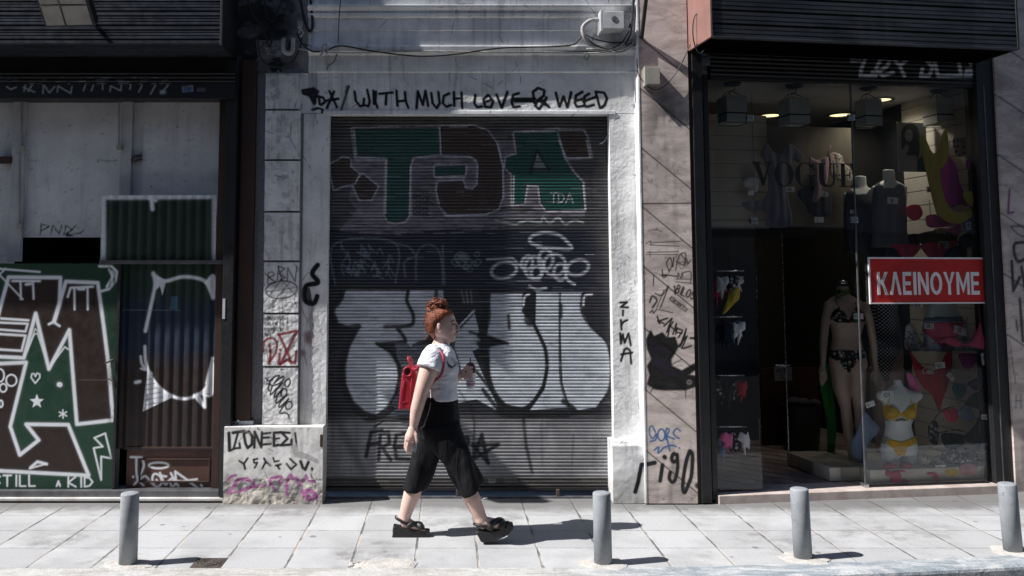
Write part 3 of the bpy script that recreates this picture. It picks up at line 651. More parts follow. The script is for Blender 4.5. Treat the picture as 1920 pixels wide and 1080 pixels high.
# --- quoin pilaster on the left
joints = [135, 205.5, 300, 397, 490, 588, 688, 798]
zq = Zm(480, 470, 458/140)
for k in range(7):
    c = Canvas(498-k*.9, 563.5-k*1.0, joints[k]+2.0, joints[k+1]-2.0, YQ, .006, .006, lambda X, Z: .010*(fbm(X*14, Z*14, 4)-.5)+.005*(fbm(X*50, Z*50, 6, 2)-.5), vx=(joints[k]+joints[k+1])/2)
    if k == 0: c.wash(lambda u, v: .75*sstep(148, 136, v+8*fbm(u/12, v/9, 1))+.25*sstep(.55, .75, fbm(u/5, v/40, 2)), (.12, .1, .085))
    c.wash(lambda u, v: .55*sstep(.62, .74, fbm(u/9, v/14, 3)), (.3, .3, .31))
    if k == 4:
        for q in ([(72, 205), (75, 135), (100, 130), (112, 150), (75, 165), (120, 190), (80, 205)], [(55, 140), (100, 178)], [(130, 180), (140, 95), (175, 110), (140, 140), (180, 165), (145, 180)], [(190, 190), (195, 105), (240, 190), (250, 95)], [(135, 95), (160, 180)]):
            c.stroke(zq(q), 2.2, CB, alpha=.85)
        c.stroke(zq(ellp(157, 240, 97, 54, -6)), 2.4, CB, alpha=.9)
        for q in ([(60, 255), (250, 225)], [(155, 180), (255, 285)], [(155, 180), (50, 320)], [(210, 190), (120, 300)]): c.stroke(zq(q), 1.6, CB, alpha=.75)
        c.stroke(zq([(130, 320), (215, 318)]), 1, CB, alpha=.5)
    if k == 5:
        for i, s in enumerate(('οψασατεμβος', 'σου για να', 'περνάει η', 'ώρα')):
            p = zq([(52, 424+i*33)])[0]; text(c, s.replace('ε', 'ε').replace('ι', 'ι'), p[0], p[1], 8.6, 1.5, CB, wf=.62, sp=.14, seed=i, alpha=.9)
        for q in ([(70, 400), (170, 500)], [(240, 410), (90, 510)]): c.stroke(zq(q), 1.2, CB, alpha=.7)
        red = (.19, .012, .02)
        for q, wd, s in (([(82, 575), (88, 640), (78, 690)], 4.5, 1), ([(45, 620), (50, 560), (95, 535), (125, 560), (122, 620), (78, 690)], 4.5, 1), ([(146, 632), (140, 690)], 5, 0), ([(148, 608), (150, 612)], 5, 0), ([(140, 515), (250, 492)], 5, 0), ([(250, 495), (200, 600), (148, 698)], 5.5, 0), ([(140, 515), (200, 640), (215, 690)], 5, 0), ([(148, 698), (190, 670), (240, 690), (248, 620)], 5, 0)):
            c.stroke(zq(q), wd, red, smooth=bool(s), alpha=.92, rough=.15)
    if k == 6:
        zl = Zm(480, 690, 9.822)
        for q in ([(180, 185), (240, 240), (330, 170), (430, 145), (330, 290), (420, 200), (500, 160), (510, 200), (420, 290), (290, 320), (250, 265), (310, 200)], [(195, 295), (240, 300), (225, 380), (245, 425)], [(300, 330), (265, 490), (360, 400), (490, 270)], [(490, 270), (370, 420), (345, 540), (450, 440)], [(500, 370), (400, 500), (375, 650), (480, 560), (570, 495)], [(570, 495), (440, 640), (430, 725), (520, 650), (600, 570)], [(600, 570), (470, 760), (440, 830), (555, 830), (608, 880), (606, 910)]):
            c.stroke(zl(q), 3.1, CB, smooth=True)
        for q in (ellp(515, 455, 50, 78, 18), ellp(605, 690, 58, 75, 25), ellp(582, 275, 45, 76, 20)): c.stroke(zl(q), 3.1, CB)
        c.fill(zq(ellp(158, 728, 8, 6)), (.12, .02, .03), .8)
        c.stroke(zq([(185, 1030), (165, 1062)]), 1, CB, alpha=.6); c.stroke(zq([(215, 1048), (216, 1052)]), 2, CB); c.stroke(zq([(50, 885), (60, 895)]), 1.3, CB)
    c.build('quoin', M['plaster'], hs, .09)
mb = MB(); pbox(mb, 496, 566, 130, 802, YQ+.035, YQ+.2, 470); mb.build('quoin_bed', M['stucco'], hs)
# --- gate surround: left jamb, lintel, right jamb (separate slabs butted end to end)
bumpy = lambda X, Z: .007*(fbm(X*7, Z*5, 2)-.5)+.003*(fbm(X*45, Z*45, 5, 2)-.5)
c = Canvas(566, 614, 213, 802, YP, .006, .006, bumpy, vx=500)
c.stroke(zq([(378, 88), (345, 140), (380, 195), (310, 215), (295, 275), (310, 315), (355, 322), (375, 280)]), 9.5, CB, soft=1.3, smooth=True); c.fill(zq([(285, 230), (330, 230), (345, 320), (300, 310)]), CB, .9)
for cx_, cy_, rr in ((318, 515, 24), (320, 550, 20), (285, 625, 18)): c.stroke(zq([(cx_, cy_), (cx_+2, cy_+4)]), rr*.6, (.13, .02, .03), soft=5, alpha=.7)
c.stroke(zq([(300, 650), (312, 700)]), 2, (.13, .03, .035), alpha=.6)
c.stroke(zq([(310, 480), (315, 410), (340, 480), (375, 395), (395, 500)]), 1.3, (.3, .3, .32), alpha=.9); c.stroke(zq([(330, 580), (385, 610), (330, 650), (350, 680), (330, 700)]), 1.3, (.36, .36, .38))
c.wash(lambda u, v: .4*sstep(570, 566, u), (.2, .2, .2)); c.stroke([(590, 584), (612, 584)], 1, (.3, .3, .3))
c.build('jamb', M['plaster'], hs, .18)
c = Canvas(1147, 1205, 213, 830, YP, .006, .006, bumpy, vx=520)
z1 = Zm(1130, 440, 457/220)
zi = Zm(1150, 550, 7.2)
for q in ([(92, 125), (185, 120), (102, 185), (198, 190)], [(132, 232), (129, 298)], [(103, 360), (110, 488)], [(110, 425), (140, 382), (188, 362)], [(92, 540), (102, 680), (128, 555), (152, 668), (205, 542), (236, 700)], [(104, 915), (148, 765), (180, 738), (226, 772), (242, 950)], [(106, 825), (255, 800)]):
    c.stroke(zi(q), 4.3, CB, soft=.9)
for k in range(26):
    x, y = rng.uniform(60, 120), rng.choice([rng.uniform(30, 250), rng.uniform(560, 680)])
    c.stroke(z1([(x, y), (x+rng.uniform(-14, 14), y+rng.uniform(5, 30)), (x+rng.uniform(-20, 20), y+rng.uniform(10, 40))]), 1.2, (.33, .34, .36), alpha=.7)
c.build('jamb', M['plaster'], hs, .18)
c = Canvas(560, 1206, 137, 212, YP, .0055, .0055, bumpy, vx=212)
z3 = Zm(560, 140, 6.0); zr = Zm(860, 140, 1920/340)
def mk(z, q, wd=4.2, s=False, a=.95):
    c.stroke(z(q), wd*1.12, CB, soft=.8, alpha=1, smooth=s); off = 2.2/ (1 if wd > 3 else 1.5)
    c.stroke([(x+off, y+off*.7) for x, y in z(q)], wd*.55, CB, soft=.9, alpha=a*.75, smooth=s)
c.fill(z3([(30, 175), (170, 150), (225, 190), (195, 240), (190, 325), (170, 330), (120, 240), (50, 215)]), CB, .97, edge=4)
for q in ([(225, 240), (235, 330)], [(205, 245), (270, 255), (300, 300), (250, 340)], [(345, 185), (395, 290), (430, 365)], [(395, 190), (350, 290), (315, 375)], [(320, 290), (445, 270)]): mk(z3, q)
mk(z3, [(150, 395), (215, 375), (268, 390), (262, 435)], 3.6)
c.stroke(z3([(560, 130), (520, 270), (480, 390)]), 5, CB, soft=1.5, alpha=.85); c.fill(z3([(530, 125), (580, 130), (545, 215), (515, 190)]), CB, .55)
for q in ([(628, 190), (640, 290), (690, 355), (725, 345), (735, 270)], [(735, 340), (780, 355), (798, 300), (770, 170)], [(840, 180), (845, 330)], [(868, 190), (860, 300), (885, 370)], [(905, 215), (1055, 200)], [(985, 215), (978, 335)], [(1098, 180), (1110, 350)], [(1195, 195), (1200, 290), (1232, 370)], [(1110, 300), (1205, 290)]): mk(z3, q)
for q in ([(1325, 375), (1340, 185), (1395, 340), (1425, 180), (1455, 350)], [(1490, 205), (1505, 320), (1550, 375), (1585, 320), (1570, 195)], [(1690, 210), (1630, 240), (1620, 320), (1660, 360), (1715, 340)], [(1745, 195), (1748, 350)], [(1830, 200), (1838, 375)], [(1745, 270), (1835, 265)]): mk(z3, q)
for q in ([(175, 215), (165, 300), (195, 345), (245, 335)], [(310, 215), (260, 260), (280, 340), (340, 345), (365, 280), (320, 220)], [(270, 290), (350, 265)], [(400, 210), (455, 350), (515, 180)], [(635, 195), (575, 215), (560, 290), (580, 345), (645, 335)], [(590, 255), (810, 255)], [(590, 280), (800, 280)], [(800, 300), (785, 180), (840, 140), (905, 165), (900, 220), (830, 280), (810, 330), (850, 365), (890, 310), (930, 240)], [(840, 270), (960, 345)], [(860, 250), (940, 320)],
          [(1028, 190), (1065, 340), (1110, 230), (1150, 345), (1190, 185)], [(1310, 180), (1240, 220), (1230, 300), (1250, 340), (1330, 330)], [(1240, 275), (1330, 255)], [(1380, 200), (1330, 230), (1330, 310), (1350, 340), (1430, 320)], [(1320, 285), (1450, 235)], [(1450, 185), (1495, 350)], [(1450, 180), (1540, 190), (1570, 250), (1545, 320), (1510, 350)]): mk(zr, q, 4.4)
c.build('lintel', M['plaster'], hs, .18, 'pale lintel lettered in black spray paint')
mb = MB(); pbox(mb, 606, 1154, 207.5, 214, YP-.012, YP+.1, 212); mb.build('lintel_edge', M['plaster_plain'], hs, bevel=.003)
# --- moulded band and wall above
prof = [(137, 0), (134, .014), (104, .016), (98, .045), (94, .075), (86, .08), (85.8, .05), (58, .05), (56.5, .06), (34, .06), (31, .085), (25, .095), (24.8, .08), (22, .08), (13, .12), (9, .125), (8.8, .07), (-4, .07), (-6, .09), (-30, .09)]
pts = [(YP-o, P(880, v, YP-o).z) for v, o in prof]
pts = pts + [(YP-.09, 5.4), (YP-.0, 5.42), (YP, 9), (YP+.3, 9), (YP+.3, pts[0][1])]
mb = MB(); mb.prism(pts, P(578, 60, YP-.05).x, P(1197, 60, YP-.05).x, 'x'); mb.build('moulded_band', M['plaster_plain'], hs, bevel=.003)
mb = MB(); mb.box(P(1197, 60, YP-.05).x, P(1206, 60, YP-.05).x+.02, YP-.02, YP+.3, P(880, 137, YP).z, 9); mb.build('wall', M['plaster_plain'], hs)
# --- base blocks
zb = Zm(410, 780, 6.352)
c = Canvas(419, 605, 801, 947, YB, .0055, .0055, lambda X, Z: .006*(fbm(X*9, Z*9, 2)-.5)+np.where(Z < .2, .022*(fbm(X*16, Z*16, 1)-.5), 0), vx=870)
ink = (.02, .02, .022)
for q, wd in (([(122, 205), (130, 410)], 6.5), ([(130, 412), (180, 395)], 4), ([(170, 200), (300, 178)], 6), ([(230, 200), (180, 385), (255, 382), (248, 325)], 4.5), ([(300, 215), (320, 330), (345, 380), (395, 340), (400, 240), (360, 185), (310, 200)], 5.5), ([(428, 190), (425, 375)], 5), ([(430, 190), (508, 375), (515, 195)], 5),
              ([(530, 210), (615, 200)], 4.5), ([(535, 260), (600, 255)], 4.5), ([(530, 340), (620, 330)], 4.5), ([(740, 195), (660, 200), (658, 355), (715, 345)], 5.5), ([(660, 275), (720, 265)], 4), ([(845, 200), (750, 195), (820, 270), (740, 350), (865, 340), (868, 285)], 5), ([(910, 205), (925, 320)], 4), ([(928, 345), (930, 350)], 3.5)):
    c.stroke(zb(q), wd, ink, soft=1)
for q, wd in (([(245, 535), (300, 570), (345, 505)], 4), ([(300, 570), (315, 630)], 4.5), ([(460, 510), (415, 520), (425, 560), (460, 555), (430, 615)], 4), ([(540, 505), (560, 545), (520, 625)], 4), ([(560, 545), (615, 590)], 4), ([(650, 500), (665, 545), (715, 535)], 3.6), ([(680, 590), (740, 575), (700, 600), (725, 630)], 4), ([(850, 510), (925, 580), (860, 635), (810, 570)], 4), ([(975, 540), (1000, 610), (1030, 640), (1070, 550)], 5.5), ([(1112, 625), (1114, 635)], 5), ([(1112, 640), (1108, 760)], 1.2), ([(1115, 800), (1114, 860)], 1)):
    c.stroke(zb(q), wd, ink, soft=1)
pur = (.33, .075, .26)
for q, wd, s in (([(120, 770), (140, 725), (205, 705)], 5.5, 1), ([(110, 930), (170, 850), (220, 770), (330, 755), (420, 810), (380, 850), (240, 900), (120, 935)], 7, 1), ([(420, 840), (560, 825)], 5, 0), ([(620, 810), (615, 760), (690, 725), (745, 730), (735, 790)], 6, 1), ([(620, 810), (680, 880)], 5, 0), ([(820, 960), (815, 800), (850, 710), (890, 750), (930, 750), (960, 840)], 7, 1), ([(960, 840), (1040, 710), (1060, 770), (1140, 780)], 5.5, 0), ([(1000, 900), (1060, 890), (1000, 950), (1060, 960)], 8, 0), ([(1100, 890), (1160, 960), (1060, 990)], 9, 1)):
    c.stroke(zb(q), wd, pur, soft=1.3, alpha=.85, smooth=bool(s), rough=.2)
gr = (.27, .265, .26)
for q, a, cc in (([(870, 350), (930, 340), (960, 430), (1040, 450), (1180, 520), (1180, 560), (1040, 510), (900, 480)], .8, (.3, .3, .32)), ([(830, 810), (950, 810), (980, 860), (950, 980), (830, 960)], .85, gr), ([(540, 860), (650, 835), (610, 900), (530, 960), (515, 920)], .85, gr), ([(700, 950), (1000, 960), (1040, 1040), (800, 1050), (690, 990)], .75, (.36, .33, .3)),
                 ([(60, 950), (420, 880), (540, 850), (520, 960), (690, 900), (690, 990), (800, 1060), (50, 1065)], .7, (.62, .58, .5))):
    c.fill(zb(q), cc, a, rough=.35, sc=6)
for q in ([(400, 890), (460, 880), (520, 880)], [(590, 390), (650, 420)], [(340, 900), (350, 1000), (280, 1020)], [(640, 850), (680, 910), (800, 905)], [(60, 1045), (300, 1050)], [(600, 1000), (620, 1060)]): c.stroke(zb(q), 1.3, (.06, .055, .05), alpha=.8, rough=.2)
c.wash(lambda u, v: .35*sstep(.6, .75, fbm(u/14, v/8, 7)), (.45, .41, .34))
base_l = c.build('base_block', M['plaster_base'], hs, .3, 'peeling pale base block with black Greek lettering and purple scrawl')
mb = MB(); pbox(mb, 600, 605.5, 815, 838, YB-.004, YB+.002, 826); mb.build('brown_patch', M['brown'], base_l)
c = Canvas(1149, 1210, 829, 944, 7.30, .006, .006, lambda X, Z: .012*(fbm(X*9, Z*9, 3)-.5)+.01*sstep(.5, .62, Z)-.02*sstep(.46, .50, Z)*sstep(.54, .5, Z), vx=880)
zg = Zm(1180, 780, 6.7467)
c.stroke(zg([(75, 960), (110, 840), (140, 690), (155, 615), (230, 610), (322, 590)]), 8.2, CB, soft=1.1); c.stroke(zg([(186, 620), (186, 700)]), 1, CB)
c.build('base_block', M['plaster'], hs, .3)
# --- strips between the house and the left shop
mb = MB(); pbox(mb, 474, 497, 136, 801, 7.45, 7.6, 470); mb.build('stucco_strip', M['stucco'], hs)
# sooty corner above the pilaster
c = Canvas(444, 580, -60, 135, 7.43, .008, .008, lambda X, Z: .03*(fbm(X*9, Z*9, 1)-.5), vx=60)
c.wash(lambda u, v: .9*sstep(.56, .68, fbm(u/26, v/16, 2)+.22*sstep(95, 135, v)), (.12, .12, .13))
c.wash(lambda u, v: .95*sstep(535, 578, u+30*(fbm(u/10, v/10, 3)-.5)), (.3, .31, .33)); c.fill([(480, 75), (540, 78), (535, 105), (485, 112)], (.24, .24, .24), .8, rough=.7)
for k in range(40):
    u, v = rng.uniform(485, 530), rng.uniform(82, 105); c.stroke([(u, v), (u+3, v+rng.uniform(-2, 2))], 1.6, (.4, .4, .4), alpha=.8)
c.wash(lambda u, v: .95*np.exp(-((u-508)/38)**2-((v-45)/22)**2), (.006, .006, .007))
c.build('sooty_corner', M['soot'], hs, .15, 'soot-blackened corner of render')
mb = MB(); mb.box(P(444, 60, 7.43).x, P(580, 60, 7.43).x, 7.44, 7.7, P(500, -58, 7.43).z, 9); mb.build('wall', M['plaster_plain'], hs)

def cable(name, label, pts, Y, r, mat, sub=8, cat_='cable', base=None):
    q = [P(u, v, Y[i] if isinstance(Y, (list, tuple)) else Y) for i, (u, v) in enumerate(pts)]
    q = [Vector(x) for x in cat([tuple(a) for a in q], sub)]
    mb = MB(); mb.tube(q, r, 7)
    return tag(mb.build(name, mat, None, base=q[0], smooth=True), label, cat_)
cable('cable', 'long black cable sagging across the moulded band above the lintel', [(557, 60), (565, 80), (585, 96), (610, 95), (640, 86), (700, 96), (780, 105), (850, 102), (940, 90), (1060, 86), (1085, 75), (1095, 55)], 7.33, .007, M['cable_b'])
cable('cable', 'black cable lying straight along the ledge above the lintel', [(570, 82), (600, 88), (760, 92), (960, 93), (1130, 97), (1150, 92)], 7.36, .006, M['cable_b'])
cable('cable', 'grimy white cable lying along the ledge above the lintel', [(560, 92), (640, 99), (780, 96), (960, 98), (1120, 99), (1170, 90), (1192, 78)], 7.345, .006, M['cable_w'])
cable('cable', 'black hanging loop of cable on the sooty corner', [(483, 70), (490, 110), (515, 126), (545, 118), (562, 90), (566, 60)], 7.36, .006, M['cable_b'])
cable('cable', 'thick black cable bundle curling down at the top of the sooty corner', [(560, -20), (568, 25), (576, 52), (583, 58), (586, 40), (580, -20)], 7.34, .012, M['cable_b'])
cable('cable', 'thin grey wire running down the moulded band from the top', [(640, -10), (636, 30), (634, 80)], 7.29, .004, M['cable_b'])
cable('cable', 'short thin wire hanging curved on the wall below the ledge', [(632, 100), (626, 116), (616, 123), (613, 131)], 7.39, .004, M['cable_b'])
cable('cable', 'grey cable hanging on the sooty corner beside the drain pipe', [(495, -10), (499, 25), (510, 40), (520, 20), (535, -10)], 7.36, .008, M['cable_b'])
cable('cable', 'dark loose cable end curling under the white conduit', [(1098, 65), (1112, 72), (1125, 76), (1150, 80), (1170, 78)], 7.31, .005, M['cable_b'])
cable('drain_pipe', 'short white U-bend drain pipe on the sooty corner', [(532, 72), (531, 92), (538, 100), (548, 96), (550, 72)], 7.33, .019, M['cable_w'], cat_='pipe')
cable('cable_knot', 'pale knotted bundle of cable ends at the left end of the moulded band', [(602, 98), (606, 85), (612, 84), (608, 95), (600, 105), (612, 90), (614, 100), (603, 92)], 7.31, .007, M['cable_w'], cat_='cable')
cable('cable_knot', 'pale knotted cable splice above the U-bend drain pipe', [(560, 62), (566, 45), (560, 42), (564, 55), (558, 50), (568, 60), (563, 70)], 7.32, .008, M['cable_w'], cat_='cable')
cable('cable', 'thin black cable drooping below the white electrical box', [(1092, 62), (1110, 80), (1140, 92), (1165, 80), (1180, 58)], 7.27, .006, M['cable_b'])
cable('cable', 'pale cable bunch running into the corner right of the electrical box', [(1100, 92), (1130, 95), (1160, 98), (1182, 88), (1194, 66)], 7.31, .009, M['cable_w'])
cable('cable', 'black cable rising along the right corner of the moulded band', [(1172, 84), (1183, 60), (1186, 20), (1188, -20)], 7.29, .007, M['cable_b'])
cable('cable', 'black cable dropping over the sooty corner from the left', [(462, -20), (470, 20), (492, 52), (505, 88), (512, 62)], 7.34, .009, M['cable_b'])
t = thing('meter_box', 'white electrical box with a round emblem on the moulded band', 'electrical box', P(1149, 55, 7.32))
mb = MB(); pbox(mb, 1131, 1171, 21, 54, 7.2, 7.38); bx = mb.build('box', M['plastic_w'], t, bevel=.006)
mb = MB(); pbox(mb, 1126, 1131, 18, 58, 7.2, 7.37); mb.build('side_flange', M['plastic_w'], t, bevel=.003)
c0 = P(1152, 35, 7.197); mb = MB(); mb.tube([(c0.x+.022*math.cos(a), 7.197, c0.z+.022*math.sin(a)) for a in np.linspace(0, 6.28, 25)[:-1]], .0025, 5, closed=True); mb.tube([(c0.x-.012, 7.197, c0.z-.014), (c0.x+.012, 7.197, c0.z+.014)], .0025, 5); mb.tube([(c0.x-.012, 7.197, c0.z-.012), (c0.x-.002, 7.197, c0.z+.014), (c0.x+.008, 7.197, c0.z)], .002, 5); mb.build('emblem', M['steel'], bx)
cable('conduit', 'thick white flexible conduit looping from the electrical box', [(1128, 37), (1108, 38), (1093, 50), (1095, 68), (1108, 84), (1130, 88), (1160, 84), (1192, 72)], [7.28, 7.27, 7.26, 7.26, 7.28, 7.3, 7.33, 7.36], .017, M['cable_w'], cat_='conduit')

# ================================================================== LEFT SHOP (boarded up)
ls = thing('boarded_shop', 'boarded up shop with a dark roller box above green graffitied doors', 'building', (P(200, 900, 7.42).x, 7.42, 0))
xl = -6.5
YF = 6.95
# ribbed shutter box
zs = []
v = 83.0; front = []
step = 26.5
pr = [(YF+.02, P(200, 83, YF).z)]
vv = 81.0; k = 0
while vv > -330:
    for dv, o in ((0, 0), (-5, .0), (-6, .012), (-8, .012), (-9, 0), (-13, 0), (-13.6, .005), (-14.6, .005), (-15.2, 0), (-19, 0), (-19.6, .005), (-20.4, .005), (-21, 0)):
        pr.append((YF+o, P(200, vv+dv, YF).z))
    vv -= step
    pr.append((YF, P(200, vv+3.2, YF).z)); pr.append((YF+.035, P(200, vv+3.0, YF).z)); pr.append((YF+.035, P(200, vv+.6, YF).z)); pr.append((YF, P(200, vv+.3, YF).z))
zt = pr[-1][1]
under = []
for k in range(9):
    y = YF+.02+k*.047
    under += [(y, P(200, 83, YF).z-.0), (y+.03, P(200, 83, YF).z), (y+.034, P(200, 83, YF).z+.008), (y+.043, P(200, 83, YF).z+.008)]
pr = pr + [(7.6, zt)] + [(7.6, P(200, 83, YF).z+.002)] + under[::-1]
mb = MB(); mb.prism(pr, xl, P(413, 60, YF).x, 'x'); box = mb.build('shutter_box', M['slat'], ls)
mb = MB(); xe = P(413, 60, YF).x
mb.box(xe, xe+.022, YF-.015, 7.6, P(200, 86, YF).z, zt); mb.build('end_plate', M['black'], box, bevel=.003)
c = Canvas(-60, 440, 135, 184, 7.3, .007, .006, lambda X, Z: np.where(Z > P(0, 155, 7.3).z, .006*np.sin(Z*190), 0), vx=184)
zh = Zm(0, 0, 4.0); hw = (.4, .44, .5)
for q in ([(50, 650), (80, 670), (120, 655)], [(190, 640), (180, 685)], [(175, 655), (260, 690)], [(240, 640), (210, 685)], [(325, 640), (322, 700)], [(335, 645), (370, 695), (410, 650)], [(430, 690), (435, 645), (530, 700), (540, 650)], [(640, 640), (625, 680)], [(700, 640), (685, 680)], [(770, 640), (770, 670)], [(825, 685), (830, 645), (905, 680), (910, 640)], [(980, 635), (975, 670)], [(1065, 640), (1040, 690)], [(1165, 640), (1130, 705)], [(1260, 640), (1225, 680), (1210, 700)]):
    c.stroke(zh(q), 3, hw, alpha=.85, soft=1)
c.stroke(zh([(1212, 690), (1230, 690)]), 7, hw, alpha=.9)
r3 = random.Random(2)
for k in range(46):
    x = r3.uniform(0, 1300); y = r3.choice([600, 615, 585, 628])
    c.stroke(zh([(x, y), (x+r3.uniform(10, 50), y-r3.uniform(0, 6))]), 1.6, hw, alpha=r3.uniform(.2, .7))
c.fill(zh([(1365, 650), (1445, 640), (1448, 685), (1370, 692)]), (.3, .36, .45), .9); text(c, 'TMIMA', 343.5, 167, 4.5, 1.1, (.03, .03, .04), wf=.8, sp=.1); c.fill(zh([(1372, 672), (1430, 668), (1435, 684), (1376, 688)]), (.05, .12, .3), .8)
c.fill(zh([(1478, 660), (1540, 660), (1540, 685), (1478, 685)]), (.1, .1, .11), .9)
c.build('header', M['blackp'], ls, .05, 'black header board with white sprayed lettering')
mb = MB(); mb.box(xl, P(440, 130, 7.36).x, 7.38, 7.6, P(0, 183, 7.38).z, P(0, 100, 7.38).z); mb.build('header_backing', M['black'], ls)
# whitewashed boards behind
def boardcanvas(u0, u1, v0, v1, Y, tags=False):
    c = Canvas(u0, u1, v0, v1, Y, .012, .012, lambda X, Z: .004*(fbm(X*3, Z*3, 2)-.5), vx=300)
    if tags:
        zt_ = Zm(0, 0, 2.0)
        for q in ([(150, 880), (155, 840), (185, 850), (155, 865)], [(190, 878), (198, 845), (222, 878), (232, 845)], [(240, 878), (248, 845), (272, 862), (240, 880)], [(285, 845), (250, 880), (300, 875), (312, 865)], [(250, 885), (272, 886)]): c.stroke(zt_(q), 2.2, CB, smooth=False)
        c.stroke(zt_([(85, 600), (145, 602)]), 2, (.28, .28, .28), alpha=.7); c.stroke(zt_([(365, 600), (440, 603)]), 2.5, (.25, .25, .25), alpha=.7); c.stroke(zt_([(365, 600), (368, 610)]), 1.5, (.2, .2, .2))
    for k in range(60):
        u, v = rng.uniform(u0, u1), rng.uniform(v0, v1); c.stroke([(u, v), (u+rng.uniform(-3, 4), v+rng.uniform(-1, 1))], rng.uniform(.8, 1.8), (.09, .085, .08), alpha=rng.uniform(.3, .9))
    return c
boardcanvas(-60, 33, 180, 495, 7.62).build('board', M['board'], ls, .02)
boardcanvas(33, 268, 180, 445, 7.6, True).build('board', M['board'], ls, .02, 'whitewashed board tagged PNDL in black')
boardcanvas(205, 414, 180, 500, 7.63).build('board', M['board'], ls, .02)
boardcanvas(268, 414, 180, 445, 7.585).build('board', M['board'], ls, .02)
M['batten'] = simple('whitewashed_batten', (.52, .52, .53), (.42, .42, .44), 5, .75, bump=.2, bsc=40, streak=.5, grime=.6)
for a in ((20, 44, 180, 490, 7.56, 7.6, 330), (224, 245, 180, 445, 7.56, 7.59, 330)):
    mb = MB(); pbox(mb, *a); mb.build('batten', M['batten'], ls, bevel=.003)
for (u, v) in ((40, 278), (223, 276), (36, 424)):
    mb = MB(); pbox(mb, u-5, u+5, v-5, v+5, 7.53, 7.57); mb.tube([P(u, v, 7.55), P(u, v-88 if v < 400 else v-140, 7.555)], .006, 6); mb.build('junction', M['plastic_g'], ls, bevel=.002)
mb = MB()
for q in ([(246, 300), (252, 294), (266, 292)], [(246, 304), (266, 298)]): mb.tube([P(u, v, 7.57) for u, v in q], .012, 6)
mb.build('broken_bracket', M['iron'], ls, smooth=True)
mb = MB(); pbox(mb, -8, 22, 293, 306, 7.55, 7.6); mb.build('wood_scrap', M['brown'], ls, bevel=.004)
mb = MB(); pbox(mb, 20, 205, 440, 495, 7.9, 7.95, 470); mb.build('dark_opening', M['void'], ls)
# corrugated sheets
def corr(pitch, amp): return lambda X, Z: amp*(np.abs(np.sin(np.pi*X/pitch))**1.4)+.003*(fbm(X*5, Z*5, 3)-.5)
cg = (.004, .024, .013); cbl = (.004, .014, .038); cbr = (.018, .0085, .0075); sw = (.82, .84, .88)
c = Canvas(190, 405, 366, 491, 7.44, .006, .007, corr(.083, .009), vx=430)
c.wash(lambda u, v: np.ones_like(u), cg)
c.wash(lambda u, v: .2*sstep(.7, .95, np.abs(np.sin(np.pi*c.X/.083))**6), (.025, .06, .04))
c.stroke([(194, 490), (194, 370), (402, 368), (402, 490)], 9, sw, soft=2.5, alpha=.9, rough=.25)
c.stroke([(284, 370), (286, 392)], 7, sw, soft=2); c.stroke([(280, 372), (292, 376)], 6, sw, soft=2)
c.build('corrugated_sheet', M['sheet'], ls, .004, 'dark green corrugated sheet edged in white spray paint')
mb = MB(); pbox(mb, 186, 416, 488, 495, 7.40, 7.43, 480); mb.build('rail', M['steel'], ls, bevel=.003)
zd = Zm(200, 480, 563/240)
c = Canvas(217, 403, 495, 841, 7.465, .006, .007, corr(.083, .009), vx=660)
c.wash(lambda u, v: np.ones_like(u), cbr); c.wash(lambda u, v: sstep(700, 640, v+25*(fbm(u/30, v/14, 1)-.5)), cbl); c.wash(lambda u, v: sstep(590, 535, v+20*(fbm(u/30, v/14, 2)-.5)), cg)
c.wash(lambda u, v: .3*sstep(.75, .98, np.abs(np.sin(np.pi*c.X/.083))**6)*(.5+.5*fbm(u/10, v/30, 2)), (.055, .06, .066))
for q, wd in (([(205, 75), (212, 130), (190, 240), (170, 330)], 6), ([(205, 80), (255, 110), (330, 92), (400, 98), (440, 120), (468, 185)], 6), ([(440, 115), (470, 88), (470, 180)], 5), ([(168, 398), (175, 480), (215, 560), (280, 612), (345, 628), (410, 605), (445, 560), (465, 450)], 5), ([(150, 442), (158, 480), (198, 518)], 4), ([(152, 495), (170, 500)], 4), ([(400, 608), (432, 665)], 5), ([(385, 612), (430, 662), (428, 600)], 4), ([(440, 560), (465, 470), (463, 605), (415, 605)], 5)):
    c.stroke(zd(q), wd, sw, soft=1.6, alpha=.92, smooth=True, rough=.15)
c.fill(zd([(205, 80), (260, 110), (245, 170), (235, 130), (215, 150)]), sw, .9); c.fill(zd([(440, 115), (470, 88), (470, 180)]), sw, .9)
c.fill(zd([(180, 505), (160, 682), (285, 622), (225, 565)]), sw, .8, rough=.3)
for k in range(6): c.stroke(zd([(172, 545+k*22), (200+k*12, 540+k*20)]), 2, cbr, alpha=.6)
c.fill(zd([(448, 560), (465, 470), (463, 605), (420, 602)]), sw, .75); c.stroke(zd([(128, 556), (145, 552)]), 6, sw); c.stroke(zd([(55, 238), (325, 238)]), 1, (.2, .24, .3), alpha=.6); c.fill(zd([(285, 180), (310, 180), (310, 235), (280, 232)]), (.05, .15, .22), .7)
c.build('door', M['sheet'], ls, .004, 'corrugated door fading green to blue to brown, with white sprayed outlines')
mb = MB(); pbox(mb, 232, 400, 838, 843, 7.45, 7.49, 840); mb.build('door_rail', M['brown'], ls, bevel=.003)
c = Canvas(237, 398, 844, 922, 7.47, .006, .006, None, vx=880)
zk = Zm(230, 845, 11.294)
